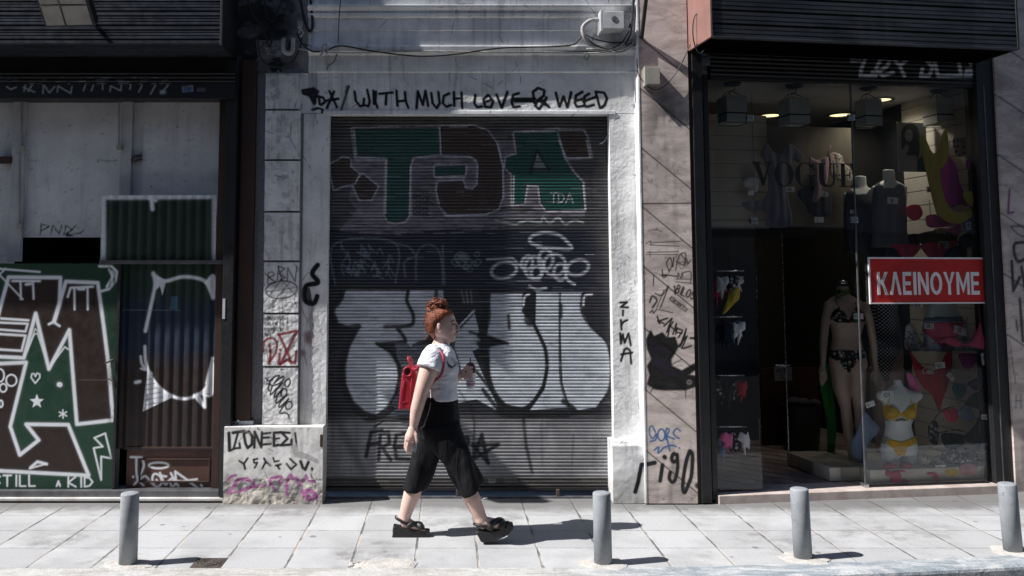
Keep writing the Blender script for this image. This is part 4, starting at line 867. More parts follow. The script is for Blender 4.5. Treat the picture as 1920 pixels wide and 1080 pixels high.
for q in ([(170, 135), (400, 140)], [(290, 150), (290, 420), (310, 580), (350, 640), (440, 740)], [(395, 145), (450, 310), (370, 520), (300, 650), (245, 715)], [(220, 553), (224, 557)], [(345, 625), (480, 540), (590, 660), (690, 750), (780, 740), (830, 650), (780, 530), (680, 490), (630, 560), (640, 660), (690, 750)], [(715, 615), (728, 640)], [(790, 470), (860, 650), (915, 720), (965, 650), (1060, 580), (1120, 640), (1100, 730), (1040, 745), (1010, 690)], [(790, 530), (920, 545)], [(1020, 475), (1180, 755)], [(1130, 640), (1112, 440), (1340, 600), (1600, 800)], [(1060, 630), (1250, 650), (1570, 605)], [(1660, 725), (1680, 755)], [(815, 842), (870, 822), (940, 850)], [(1040, 828), (1045, 840)]):
    c.stroke(zk(q), 3.9, sw, soft=1, alpha=.95, smooth=len(q) > 4)
c.stroke(zk(ellp(762, 312, 208, 62, 0)), 3.6, sw, soft=1, alpha=.95)
lp = c.build('lower_panel', M['brownp'], ls, .03, 'brown timber panel with a white sprayed tag')
mb = MB()
for a in ((262, 392, 860, 863), (262, 392, 902, 905)): pbox(mb, *a, 7.458, 7.475, 880)
for a in ((260, 263, 860, 905), (391, 394, 860, 905)): pbox(mb, *a, 7.458, 7.475, 880)
mb.build('panel_moulding', M['brown'], lp, bevel=.003)
mb = MB(); pbox(mb, 216, 237, 842, 922, 7.6, 7.65, 880); mb.build('dark_gap', M['void'], ls)
# big green door leaf with the M
zm = Zm(0, 480, 563/240)
c = Canvas(-260, 216, 494, 919, 7.42, .0056, .0056, lambda X, Z: .004*(fbm(X*4, Z*4, 5)-.5), vx=700)
gm = (.005, .042, .021); bm_ = (.021, .0075, .0065)
c.wash(lambda u, v: np.ones_like(u), gm); c.wash(lambda u, v: .35*fbm(u/26, v/40, 4), (.01, .035, .022))
RA = [(-60, 470), (0, 230), (38, 93), (265, 95), (262, 210), (238, 290), (290, 112), (430, 118), (455, 300), (480, 500), (497, 722), (340, 740), (305, 325), (215, 500), (157, 252), (105, 448), (0, 440)]
RB = [(-200, 475), (115, 468), (45, 750), (87, 875), (170, 810), (115, 740), (300, 740), (390, 962), (0, 945), (-200, 940)]
for q in (RA, RB): c.fill(zm(q), bm_, .96, rough=.1)
for q, wd in (([(-60, 470), (0, 230), (38, 93), (266, 95), (262, 210), (238, 288)], 6.5), ([(238, 288), (290, 112), (430, 118), (455, 300), (480, 500), (497, 722), (338, 740), (305, 325), (215, 497), (157, 252), (105, 448), (-60, 440)], 6.5), ([(-60, 476), (115, 468), (45, 750), (87, 875), (170, 810), (115, 740), (300, 742), (390, 965), (0, 945), (-100, 942)], 6.5), ([(110, 440), (150, 345), (165, 340), (210, 480)], 2.5), ([(218, 490), (285, 400), (300, 410)], 2.5), ([(120, 420), (155, 320), (170, 335)], 2),
              ([(215, 300), (235, 290), (262, 308)], 4), ([(5, 275), (125, 283)], 4), ([(-20, 292), (122, 298), (112, 332), (-20, 322)], 3.6), ([(-20, 342), (112, 350), (95, 417), (-20, 410)], 4), ([(0, 85), (100, 190)], 3), ([(-20, 55), (175, 70)], 3.5), ([(-10, 90), (25, 55)], 3), ([(55, 110), (175, 110)], 4), ([(90, 115), (92, 190)], 3.6), ([(145, 115), (148, 188)], 3.6), ([(298, 180), (310, 140), (408, 135)], 4), ([(327, 140), (328, 235)], 3.6), ([(385, 140), (386, 235)], 3.6), ([(115, 125), (135, 122)], 5), ([(345, 145), (370, 145)], 5),
              ([(437, 45), (490, 45), (515, 70), (508, 110), (480, 145), (445, 155)], 4.5), ([(480, 60), (495, 90), (470, 135)], 4), ([(135, 930), (165, 905), (205, 915)], 5), ([(130, 935), (200, 915)], 3), ([(415, 800), (463, 780), (490, 890), (445, 882), (445, 985), (412, 845), (452, 838), (415, 800)], 3.2), ([(345, 545), (475, 545)], .9)):
    c.stroke(zm(q), wd, sw if wd > 1 else (.12, .1, .09), soft=1.5, alpha=.95, rough=.12)
c.fill(zm([(480, 60), (505, 70), (500, 115), (465, 145), (490, 100)]), sw, .6)
hrt = [(155, 560), (137, 535), (140, 518), (150, 518), (156, 530), (163, 515), (175, 520), (175, 535)]
c.stroke(zm(hrt), 2.4, sw, closed=True)
st = [(162+30*math.sin(math.pi*k/5)*(1 if k % 2 == 0 else .42), 640-30*math.cos(math.pi*k/5)*(1 if k % 2 == 0 else .42)) for k in range(10)]
c.fill(zm(st), sw, .95)
for k in range(3): c.stroke(zm([(277-18*math.cos(k*1.05+.5), 695-18*math.sin(k*1.05+.5)), (277+18*math.cos(k*1.05+.5), 695+18*math.sin(k*1.05+.5))]), 2.4, sw)
c.stroke(zm([(260, 565), (264, 566)]), 9, sw)
for x, y, a, b in ((50, 547, 23, 25), (14, 580, 15, 18), (4, 650, 8, 15), (0, 525, 18, 28)): c.stroke(zm(ellp(x, y, a, b)), 3, sw)
p = zm([(-30, 1022)])[0]; text(c, 'STILL', p[0], p[1]-4, 20, 3.2, sw, wf=.85, sp=.32, jit=.02); text(c, 'A', 106, 912, 10, 2.8, sw); text(c, 'KID', 128, 913, 18, 3.2, sw, wf=1.05, sp=.35, jit=.02)
c.wash(lambda u, v: .7*sstep(197, 213, u)*sstep(.42, .7, fbm(u/5, v/22, 3)), (.02, .03, .02))
ml = c.build('door', M['sheet'], ls, .035, 'green metal door with a brown graffiti letter outlined in white')
mb = MB(); pbox(mb, 216, 221, 495, 919, 7.40, 7.5, 700); mb.build('door_edge', M['black'], ml, bevel=.002)
mb = MB(); mb.tube([P(u, v, 7.39) for u, v in ((200, 680), (208, 676), (214, 674))], .009, 6); mb.build('latch', M['iron'], ml, smooth=True); mb = MB(); mb.tube([P(u, v, 7.4) for u, v in ((203, 710), (214, 714), (212, 722))], .008, 6); mb.build('latch', M['iron'], ml, smooth=True)
# frames
mb = MB(); pbox(mb, 403, 416, 180, 922, 7.44, 7.6, 600); mb.build('jamb', M['brown'], ls, bevel=.003)
mb = MB(); pbox(mb, 416, 436, 112, 932, 7.33, 7.5, 600); fr = mb.build('frame_post', M['black'], ls, bevel=.004)
mb = MB(); pbox(mb, 417, 422, 560, 598, 7.326, 7.329, 580); mb.build('sticker', M['plastic_w'], fr)
mb = MB(); pbox(mb, 436, 449, 110, 790, 7.45, 7.5, 500); mb.build('side_strip', M['brown'], ls)
mb = MB(); pbox(mb, 447, 474, 112, 788, 7.40, 7.5, 500); mb.build('timber_pilaster', M['brown'], ls, bevel=.003)
mb = MB(); pbox(mb, 447, 474, 789, 801, 7.39, 7.5, 795); mb.build('pilaster_foot', M['plastic_w'], ls, bevel=.004)
mb = MB(); pbox(mb, -260, 417, 920, 933, 7.36, 7.55, 926); mb.build('bottom_rail', M['steel'], ls, bevel=.005)
mb = MB(); pbox(mb, -260, 417, 934, 940, 7.325, 7.55, 936); mb.build('sill', M['white_marble'], ls, bevel=.006)
mb = MB(); pbox(mb, -260, 417, 940, 950, 7.35, 7.55, 936); mb.build('plinth', M['stucco'], ls)
mb = MB(); mb.box(xl, P(440, 60, 7.5).x, 7.61, 7.9, P(0, 112, 7.6).z, 9); mb.box(xl, P(-262, 600, 7.4).x, 7.36, 7.9, 0, P(0, 112, 7.6).z); mb.build('wall', M['stucco'], ls)
# floodlight hanging before the box
t = thing('floodlight', 'dark square floodlight with a dusty glass hanging before the left shutter box', 'floodlight', P(118, 20, 6.7))
def q4(pts, Ya, Yb): return [P(u, v, Ya if v < 10 else Yb) for u, v in pts]
A4 = [P(62, -30, 6.45), P(150, -30, 6.45), P(173, 46, 6.8), P(88, 48, 6.8)]
nn = (A4[1]-A4[0]).cross(A4[3]-A4[0]).normalized(); nn = nn if nn.y > 0 else -nn
def slab(mb, q, th): mb.add(list(q)+[p+nn*th for p in q], [(0, 1, 2, 3), (7, 6, 5, 4), (0, 4, 5, 1), (1, 5, 6, 2), (2, 6, 7, 3), (3, 7, 4, 0)])
cen = sum(A4, Vector())/4
mb = MB(); slab(mb, [cen+(p-cen)*1.13+nn*.01 for p in A4], .09); mb.build('housing', M['black'], t, bevel=.01)
M['dustglass'] = simple('dusty_lamp_glass', (.36, .34, .31), (.24, .23, .21), 5, .3, bump=0, grime=.6, dirt=(.1, .09, .08))
mb = MB(); slab(mb, A4, .009); gl = mb.build('lamp_glass', M['dustglass'], t)
mb = MB(); lerp = lambda a, b, s: a+(b-a)*s
mb.tube([lerp(A4[0], A4[1], .42)-nn*.002, lerp(A4[3], A4[2], .42)-nn*.002], .007, 6); mb.tube([lerp(A4[0], A4[3], .5)-nn*.002, lerp(A4[1], A4[2], .5)-nn*.002], .006, 6); mb.build('guard_bar', M['steel'], t, smooth=True)
mb = MB(); mb.tube([cen+nn*.08, Vector((cen.x, 6.9, cen.z+.08)), Vector((cen.x, 7.0, cen.z+.08))], .018, 8); mb.build('bracket', M['black'], t, smooth=True)
# ================================================================== BOUTIQUE (right)
bt = thing('boutique', 'boutique shopfront with a dark shutter box, marble piers and a glass window', 'building', RW((1.2, 0, 0)))
XF = RW
def rb(name, mat, parent, *a, bevel=0, **k):
    mb = MB(XF); rbox(mb, *a, **k); return mb.build(name, mat, parent, bevel=bevel)
# marble pier towards the shutter: stands forward of the plaster, diagonal slabs
YM = 7.275
ma = Canvas(1208, 1303, -60, 944, YM, .0055, .0055, None, vx=700)
zA = Zm(1195, 420, 3.0); z1 = Zm(1130, 440, 457/220)
def joint(c, a, b): c.stroke([a, b], 2.3, (.012, .01, .01), soft=.8, alpha=.95); c.stroke([(a[0], a[1]+1.8), (b[0], b[1]+1.8)], 1, (.5, .45, .43), soft=.8, alpha=.35)
for v0 in (-120, 70, 165, 275, 384, 494, 608, 722, 835): joint(ma, (1196, v0-3), (1330, v0+108))
joint(ma, (1200, 382), (1320, 381))
for k in range(22):
    u, v = rng.uniform(1205, 1300), rng.uniform(160, 560); ma.stroke([(u, v), (u+rng.uniform(-3, 3), v+rng.uniform(2, 6))], 1.5, (.03, .03, .03), alpha=.7)
ma.wash(lambda u, v: .75*np.exp(-((u-1250)/45)**2-((v-215)/75)**2)*sstep(.3, .7, fbm(u/20, v/26, 2)), (.03, .028, .028))
for q, wd in (([(48, 110), (75, 95), (75, 120)], 1.2), ([(80, 105), (240, 98)], 1.2), ([(80, 118), (235, 125)], 1.2), ([(55, 160), (230, 155)], 1.2), ([(50, 172), (225, 172)], 1), ([(70, 150), (72, 185)], 1), ([(60, 40), (110, 30), (140, 45)], 1),
              ([(180, 270), (165, 220), (185, 190), (195, 230), (180, 265)], 1.6), ([(200, 240), (205, 190)], 1.8), ([(215, 260), (235, 180), (270, 165), (265, 230), (220, 210)], 1.5), ([(245, 170), (285, 225), (300, 205)], 1.5), ([(135, 290), (165, 290), (145, 300), (140, 255)], 1.8), ([(145, 285), (225, 295)], 1.8),
              ([(228, 305), (230, 275), (245, 305), (250, 275)], 1.4), ([(258, 300), (258, 275), (300, 270), (300, 330)], 1.4), ([(215, 310), (305, 310)], 1.2), ([(215, 325), (310, 335)], 1.2), ([(92, 285), (90, 345)], 1.5), ([(210, 350), (212, 395)], 2),
              ([(70, 440), (85, 405), (110, 430), (85, 470)], 2.4), ([(100, 390), (140, 400), (175, 350), (130, 470)], 1.8), ([(70, 500), (85, 485), (90, 500), (110, 480)], 1.6), ([(120, 480), (200, 500)], 1.2), ([(150, 370), (110, 470)], 1.2)):
    ma.stroke(zA(q), wd*1.45, (.01, .01, .01), soft=.9, alpha=.92, smooth=len(q) > 3)
for k in range(4): ma.stroke(zA(ellp(rng.uniform(190, 280), rng.uniform(190, 240), rng.uniform(8, 18), rng.uniform(15, 30), rng.uniform(0, 60), 12)), 1.2, (.03, .03, .03), alpha=.8)
p = zA([(212, 385)])[0]; text(ma, 'BILOS', p[0], p[1], 15, 2.6, CB, wf=.55, sp=.18, ang=22); ma.stroke(zA([(204, 352), (206, 354)]), 2, CB); ma.stroke(zA([(315, 398), (317, 400)]), 2, CB)
p = zA([(180, 425)])[0]; text(ma, 'KOKORETSI', p[0], p[1], 7.5, 1.7, CB, wf=.55, sp=.2, ang=38)
for q in ([(112, 520), (125, 560), (115, 545), (150, 560)], [(125, 545), (170, 530)], [(150, 575), (195, 530), (165, 610), (200, 550)], [(180, 570), (215, 600), (220, 560), (200, 620)], [(215, 620), (225, 585), (255, 600), (230, 640)], [(225, 610), (250, 615)], [(250, 660), (275, 590), (265, 640), (240, 690)], [(230, 690), (280, 630), (250, 700)], [(260, 700), (305, 685)], [(300, 640), (345, 655)], [(300, 645), (330, 635)], [(170, 640), (180, 590)]):
    ma.stroke(zA(q), 3.2, CB, soft=.9, alpha=.97)
bl = [(75, 605), (90, 640), (140, 615), (165, 645), (210, 640), (225, 690), (205, 730), (185, 760), (190, 800), (250, 830), (320, 790), (330, 810), (280, 850), (330, 860), (330, 910), (270, 930), (150, 930), (100, 925), (60, 900), (75, 850), (60, 800), (85, 760), (60, 700), (55, 650)]
ma.fill(zA(bl), (.004, .004, .005), .98, edge=5)
for q in ([(60, 660), (110, 690), (80, 720)], [(95, 740), (140, 700), (170, 720), (150, 780), (100, 760)], [(110, 800), (150, 830), (190, 850), (260, 830)], [(180, 800), (250, 760)], [(110, 780), (190, 820)]): ma.stroke(zA(q), 2, (.025, .012, .055), alpha=.8, smooth=True)
ma.stroke(zA(ellp(292, 890, 10, 10)), 3, (.2, .17, .17)); ma.stroke(zA([(270, 930), (270, 975)]), 1.2, CB); ma.stroke(zA([(90, 920), (75, 945)]), 2, CB)
blue = (.035, .12, .3)
zg = Zm(1180, 780, 6.7467)
for q in ([(330, 205), (292, 130), (255, 150), (260, 240), (300, 285), (340, 225), (332, 300), (262, 322)], ellp(405, 240, 45, 75, 0, 16), [(462, 300), (468, 165), (505, 180), (482, 250), (570, 290)], [(470, 250), (512, 440)], [(645, 190), (600, 158), (558, 210), (590, 262), (632, 282)], [(318, 430), (372, 395), (366, 470), (440, 400), (530, 370), (592, 388)], [(630, 402), (634, 408)]): ma.stroke(zg(q), 3.3, blue, soft=.9, alpha=.95, smooth=len(q) < 9)
ma.stroke(zg([(150, 615), (230, 610), (322, 590)]), 8.2, CB, soft=1.1); ma.stroke(zg([(420, 620), (390, 820)]), 7.5, CB, soft=1.1); ma.stroke(zg([(445, 518), (449, 524)]), 8.5, CB, soft=1.1)
ma.stroke(zg([(606, 500), (560, 478), (535, 540), (562, 582), (606, 545), (604, 490), (612, 640), (588, 780), (548, 838), (506, 790), (518, 712)]), 7, CB, soft=1.1, smooth=True)
ma.stroke(zg([(765, 442), (724, 560), (688, 750), (676, 900), (698, 968), (742, 880), (784, 760), (798, 600), (796, 480), (765, 442)]), 7.4, CB, soft=1.1, smooth=True); ma.stroke(zg([(858, 878), (864, 886)]), 9.5, CB, soft=2.2, alpha=.95)
ma.stroke(z1([(236, 1030), (238, 1031)]), 3, (.2, .17, .16)); ma.stroke(z1([(346, 1030), (348, 1031)]), 3, (.2, .17, .16)); ma.stroke(z1([(325, 600), (325, 640)]), 1, CB, alpha=.6)
ma.wash(lambda u, v: .25*sstep(.55, .7, fbm(u/18, v/12, 4))*np.exp(-((v-770)/30)**2), (.35, .33, .2))
ma.build('marble_pier', M['marble'], bt, .14, 'veined marble pier covered in black tags')
mb = MB(); mb.box(P(1206, 700, YM).x, P(1206, 700, YM).x+.012, YM-.004, 7.44, P(1206, 944, YM).z, 9); mb.build('pier_edge', M['plaster_plain'], bt)
mb = MB(); mb.box(P(1208, 60, YM).x, P(1303, 60, YM).x+.1, YM+.002, 7.6, P(1206, -58, YM).z, 9); mb.build('wall', M['stucco'], bt)
rb('frame_trim', M['brown'], bt, 1300, 1311, -60, 944, -.03, .1, vx=700)
post = rb('frame_post', M['black'], bt, 1311, 1330, -60, 944, -.05, .16, vx=700, bevel=.004)
rb('track', M['black'], post, 1331, 1341, 140, 938, -.01, .1, vx=700, bevel=.003)
# shutter box
DF = -.46
zb0 = R(1600, 78, DF).z; xa, xb = R(1336, 60, DF).x, R(1905, 60, DF).x
pr = []; zz = zb0; k = 0
while zz < zb0+1.6:
    for dz, o in ((0, 0), (.02, 0), (.022, .006), (.03, .006), (.032, 0), (.058, 0), (.06, .005), (.066, .005), (.068, 0), (.094, 0), (.096, .026), (.112, .026), (.113, 0)): pr.append((DF+o, zz+dz))
    zz += .114
pr += [(.3, zz), (.3, zb0)]
mb = MB(XF); mb.prism(pr, xa, xb, 'x'); sb = mb.build('shutter_box', M['slat_dark'], bt)
mb = MB(XF); mb.box(xa, xb, DF-.012, DF+.02, zb0-.02, zb0-.002); mb.build('bottom_lip', M['slat_dark'], sb, bevel=.003)
mb = MB(XF); mb.box(xa, xb, DF+.021, .02, zb0-.012, zb0-.003); mb.build('shade_plate', M['void'], sb)  # added black plate, paints the shade under the shutter box
mb = MB(XF); mb.prism([(DF-.01, zb0-.012), (DF-.01, zz), (.3, zz), (.3, zb0-.015), (.0, zb0-.015)], xa-.022, xa-.002, 'x'); mb.build('end_plate', M['salmon'], sb, bevel=.004)
mb = MB(XF); mb.prism([(DF-.01, zb0-.012), (DF-.01, zz), (.3, zz), (.3, zb0-.015)], xb+.002, xb+.02, 'x'); mb.build('end_plate', M['black'], sb, bevel=.004)
c = Canvas(1332, 1842, 96, 151, .02, .008, .006, lambda X, Z: .005*np.sin(Z*170), right=True, vx=140)
zt = Zm(1300, 0, 1920/620)
hw = (.8, .84, .9)
for q in ([(1000, 335), (975, 400), (970, 440), (1060, 440), (1040, 420)], [(1070, 420), (1130, 380), (1140, 340), (1090, 340), (1060, 400), (1100, 440), (1160, 420)], [(1160, 340), (1200, 380), (1250, 340)], [(1200, 385), (1225, 440)], [(1330, 400), (1320, 440), (1370, 440), (1390, 390), (1350, 345), (1400, 350), (1420, 440)], [(1480, 350), (1540, 350), (1545, 380), (1555, 440), (1430, 440)], [(1600, 340), (1612, 375)], [(1590, 405), (1612, 405), (1612, 440), (1580, 440), (1590, 405)]): c.stroke(zt(q), 7, hw, soft=1.2, alpha=.8, rough=.3)
for q in ([(280, 330), (330, 360)], [(380, 330), (430, 320), (440, 360)], [(480, 330), (550, 350)]): c.stroke(zt(q), 5, (.04, .06, .015), alpha=.7)
c.fill(zt([(912, 332), (972, 326), (974, 360), (914, 362)]), (.42, .4, .42), .9); c.stroke(zt([(920, 346), (966, 341)]), 1, (.1, .1, .1)); c.stroke(zt([(922, 354), (960, 350)]), 1, (.2, .1, .1))
c.build('header', M['blackp'], bt, .06, 'black header panel with white bubble letters')
rb('transom', M['black'], bt, 1332, 1842, 147, 156, .03, .09, vx=150, bevel=.003)
rp = rb('frame_post', M['black'], bt, 1853, 1888, 100, 930, .0, .16, vx=600, bevel=.005)
rb('post_groove', M['steel'], rp, 1866, 1868, 160, 920, -.004, .01, vx=600)
mr = Canvas(1889, 2150, -60, 930, -.02, .009, .009, None, right=True, vx=600)
for v0 in (80, 180, 290, 395, 505, 615): joint(mr, (1850, v0-14), (2160, v0+195))
for q, wd, cc in (([(1893, 355), (1890, 400), (1900, 398)], 4, (.2, .04, .16)), ([(1925, 425), (1896, 425), (1915, 443), (1925, 440)], 2.5, (.06, .02, .12)), ([(1930, 455), (1902, 458), (1908, 490), (1930, 480)], 6, CB), ([(1897, 490), (1900, 545), (1912, 520)], 6, CB), ([(1915, 500), (1925, 560)], 5, CB), ([(1912, 560), (1918, 640)], 5, CB), ([(1905, 600), (1908, 620)], 3, CB), ([(1905, 740), (1905, 765)], 2, (.1, .16, .2)), ([(1905, 752), (1914, 752)], 2, (.1, .16, .2)), ([(1914, 740), (1914, 765)], 2, (.1, .16, .2)), ([(1893, 640), (1900, 690), (1905, 720)], 1.2, CB)): mr.stroke(q, wd, cc, soft=1, alpha=.9, smooth=len(q) > 3)
mr.stroke([(1985, 470), (1950, 520), (1990, 560)], 8, CB, smooth=True); mr.stroke([(2040, 500), (2030, 600)], 7, CB)
mr.build('marble_pier', M['marble'], bt, .14, 'veined marble pier at the far right')
XE = R(1884, 600, -.02).x; XR = R(2150, 600, -.02).x
mb = MB(XF); mb.box(R(1300, 60, .05).x, XR+2.5, .18, .5, zb0-.005, 8); mb.build('upper_wall', M['stucco'], bt)
mb = MB(XF); mb.box(XR, XR+3, -.02, .4, 0, 8); mb.build('side_wall', M['stucco'], bt)
# threshold, floor, room shell (local)
X0, X1 = R(1341, 700, 0).x, R(1838, 600, 0).x
XS = R(1853, 600, .1).x
def dmax(u): 
    lo, hi = .07, 1.2
    for _ in range(30):
        m = (lo+hi)/2
        if R(u, 600, m).x < XS-.02: lo = m
        else: hi = m
    return lo
ZT = RG(1600, 930, 0).z+.07
def parq():
    b = NB('diagonal_marble_floor'); n = b.noise(6, 7, .7, b.mapv((1, .25, 1), (0, 0, R_(40))), .6)
    wv = b.node('ShaderNodeTexWave', wave_type='BANDS', bands_direction='X'); b.set(wv.inputs[0], b.mapv((1, 1, 1), (0, 0, R_(-50)))); wv.inputs['Scale'].default_value = 1.6; wv.inputs['Distortion'].default_value = .4
    col = b.mix(b.ramp(n, .35, .65), (.42, .36, .34), (.24, .18, .17)); col = b.mix(b.ramp(wv.outputs[0], .9, .97), col, (.1, .08, .08))
    return b.fin(col, .3, 0, None, .5)
M['parq'] = parq(); M['thr'] = simple('pinkish_marble_step', (.58, .5, .46), (.42, .34, .31), 6, .5, bump=.1, grime=.6, dirt=(.18, .15, .14))
mb = MB(XF); mb.box(X0-.02, XS+.02, -.06, .25, -.05, ZT); mb.build('threshold', M['thr'], bt, bevel=.006)
mb = MB(XF); mb.box(X0-.02, XS+.02, .25, 3.6, -.05, ZT-.004); mb.build('floor', M['parq'], bt)
ZC = R(1600, 150, .1).z+.03
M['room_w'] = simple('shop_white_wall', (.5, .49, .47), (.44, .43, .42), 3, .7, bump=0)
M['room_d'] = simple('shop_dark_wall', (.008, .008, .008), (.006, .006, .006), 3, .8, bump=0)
M['tan'] = simple('tan_display_board', (.13, .115, .09), (.1, .088, .07), 3, .7, bump=.05)
def slatw(k=1.0):
    b = NB('cream_slatwall' if k == 1 else 'reflected_slats'); s = b.node('ShaderNodeSeparateXYZ'); b.set(s.inputs[0], b.pos)
    f = b.math('DIVIDE', s.outputs[2], .142); f = b.math('SUBTRACT', f, b.math('FLOOR', f))
    g = b.ramp(f, .0, .07, 1, 0); col = b.mix(g, b.mix(b.ramp(b.noise(3, 4), .4, .6), tuple(q*k for q in (.74, .7, .64)), tuple(q*k for q in (.68, .64, .58))), (.06, .05, .045))
    return b.fin(col, .5, 0, b.bump(b.math('SUBTRACT', 1.0, g), .6, .01), .4)
M['slatw'] = slatw(); M['slatg'] = slatw(.6)  # slatg: cream slats darkened for the reflection panel
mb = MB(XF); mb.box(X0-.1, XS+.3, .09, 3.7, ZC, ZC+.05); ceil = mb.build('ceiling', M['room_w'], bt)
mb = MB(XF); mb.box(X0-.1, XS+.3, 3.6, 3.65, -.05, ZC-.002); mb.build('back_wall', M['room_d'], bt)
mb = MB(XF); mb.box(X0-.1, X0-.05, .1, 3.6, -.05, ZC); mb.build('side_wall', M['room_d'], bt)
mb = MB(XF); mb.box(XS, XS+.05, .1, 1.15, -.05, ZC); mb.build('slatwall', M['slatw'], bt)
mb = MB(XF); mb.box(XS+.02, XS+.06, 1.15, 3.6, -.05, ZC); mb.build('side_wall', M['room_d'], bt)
# slatted panel over the door stands in for a reflection; tan board beside it
D1 = 1.25
z43 = R(1400, 432, D1).z
def rp_(u, v, d): return R(u, v, d)
mb = MB(XF); rbox(mb, 1300, 1440, 215, 432, D1, D1+.04, vx=330); mb.build('slatwall', M['slatg'], bt)
mb = MB(XF); rbox(mb, 1440, 1600, 238, 425, D1+.0, D1+.04, vx=330); tb = mb.build('display_board', M['tan'], bt)
mb = MB(XF); rbox(mb, 1290, 1720, 430, 445, D1-.02, D1+.05, vx=430); mb.build('panel_rail', M['black'], bt)
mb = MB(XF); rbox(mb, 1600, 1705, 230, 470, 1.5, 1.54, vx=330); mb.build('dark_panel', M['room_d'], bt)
# curtain arches on the ceiling line
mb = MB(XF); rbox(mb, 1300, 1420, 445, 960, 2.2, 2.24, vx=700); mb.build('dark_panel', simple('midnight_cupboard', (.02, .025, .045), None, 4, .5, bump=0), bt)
# downlights
M['lamp'] = NB('downlight_glow').m; _b = M['lamp'].node_tree.nodes['Principled BSDF']; _b.inputs['Emission Color'].default_value = (1, .82, .42, 1); _b.inputs['Emission Strength'].default_value = 1.3; _b.inputs['Base Color'].default_value = (.8, .7, .5, 1)
def downlight(u, v):
    r = ray(u, v); c = Vector((0, 0, H))-RO; t = (ZC-.004 - H)/r.z; q = c+r*t; x, d = q.dot(ex), q.dot(ed)
    mb = MB(XF); mb.rings([[Vector((x+rr*math.cos(a), d+rr*math.sin(a), ZC-z)) for a in np.linspace(0, 2*math.pi, 25)[:-1]] for rr, z in ((.15, .0), (.15, .012), (.12, .016), (.115, .002))], cap=False)
    dl = mb.build('downlight', M['chrome'], bt, smooth=False)
    mb = MB(XF); mb.rings([[Vector((x+rr*math.cos(a), d+rr*math.sin(a), ZC-z)) for a in np.linspace(0, 2*math.pi, 25)[:-1]] for rr, z in ((.115, .004), (.05, .008))]); mb.build('bulb', M['lamp'], dl)
    la = bpy.data.lights.new('downlight_beam', 'SPOT'); la.energy = 10; la.color = (1, .9, .74); la.spot_size = R_(150); la.spot_blend = .6; la.shadow_soft_size = .07
    lo = bpy.data.objects.new('downlight_beam', la); COL.objects.link(lo); lo.location = RW((x, d, ZC-.03)); lo.parent = bt; lo.location = Vector(lo.location)-BASE[bt.name]
for u, v in ((1444, 216), (1576, 215), (1648, 187)): downlight(u, v)
# glass
def pane(u0, u1, v0, v1, d, label=None, vx=500):
    o = rb('glass_pane', M['glass'], bt, u0, u1, v0, v1, d, d+.008, vx=vx)
    if label: o['label'] = label
    return o
pane(1341, 1412.5, 156, 412, .05, vx=280); pane(1407, 1598.5, 156, 428, .05, vx=280); pane(1613.5, 1852, 156, 918, .05, vx=600); pane(1341, 1424, 414, 934, .05, vx=700)
for u, v in ((1407, 221), (1597, 220), (1414, 413), (1603, 412)):
    rb('glass_clamp', M['chrome'], bt, u-6, u+6, v-6, v+6, .04, .068, vx=v, bevel=.002)
rb('glass_edge', M['steel'], bt, 1611, 1613.2, 156, 916, .045, .06, vx=600)
rb('window_rail', M['black'], bt, 1627, 1856, 908, 919, .03, .075, vx=910, bevel=.003)
rb('sidelight_rail', M['black'], bt, 1343, 1430, 928, 936, .035, .07, vx=930, bevel=.003)
# open glass door leaf swung into the shop
hx = RG(1612, 928, ZT); 
mb = MB(XF); xd = R(1614, 700, .07).x; zt_ = R(1600, 430, .06).z
L = .78; ang = R_(112); dx_, dd_ = L*math.cos(ang), L*math.sin(ang)
mb.add([(xd, .06, ZT+.02), (xd+dx_, .06+dd_, ZT+.02), (xd+dx_, .06+dd_, zt_), (xd, .06, zt_), (xd+.01, .063, ZT+.02), (xd+dx_+.01, .063+dd_, ZT+.02), (xd+dx_+.01, .063+dd_, zt_), (xd+.01, .063, zt_)], [(0, 1, 2, 3), (4, 5, 6, 7), (0, 1, 5, 4), (1, 2, 6, 5), (2, 3, 7, 6), (3, 0, 4, 7)])
door = mb.build('glass_door', M['glass'], bt)
zhd = R(1530, 684, .7).z
mb = MB(XF); ux, ud = math.cos(ang), math.sin(ang)
hp = Vector((xd+ux*(L-.07), .06+ud*(L-.07), zhd)); nx_ = Vector((-ud, ux, 0))
mb.tube([hp+nx_*.03, hp+nx_*.06+Vector((0, 0, .0)), hp+nx_*.06+Vector((-.12, 0, 0)), hp+nx_*.03+Vector((-.12, 0, 0))], .009, 8); mb.build('handle', M['chrome'], door, smooth=True)
mb = MB(XF); mb.tube([(xd+ux*L, .06+ud*L, ZT+.02), (xd+ux*L, .06+ud*L, zt_)], .005, 6); mb.build('edge', M['chrome'], door)
mb = MB(XF); rbox(mb, 1622, 1630, 908, 926, .02, .09, vx=915); mb.build('pivot', M['chrome'], door, bevel=.003)
# plinth
M['plinth'] = simple('cream_laminate_plinth', (.66, .63, .55), (.6, .57, .49), 2, .4, bump=0, streak=.2)
ZP = R(1730, 878, .14).z
mb = MB(XF); mb.box(R(1632, 890, .14).x, XS-.01, .14, .95, ZT, ZP); mb.build('display_plinth', M['plinth'], bt, bevel=.004)
xq = R(1545, 870, .75).x
mb = MB(XF); mb.box(xd+dx_+.1, R(1632, 890, .14).x-.005, .28, 1.0, ZT, ZP-.003); mb.build('display_plinth', M['plinth'], bt, bevel=.004)
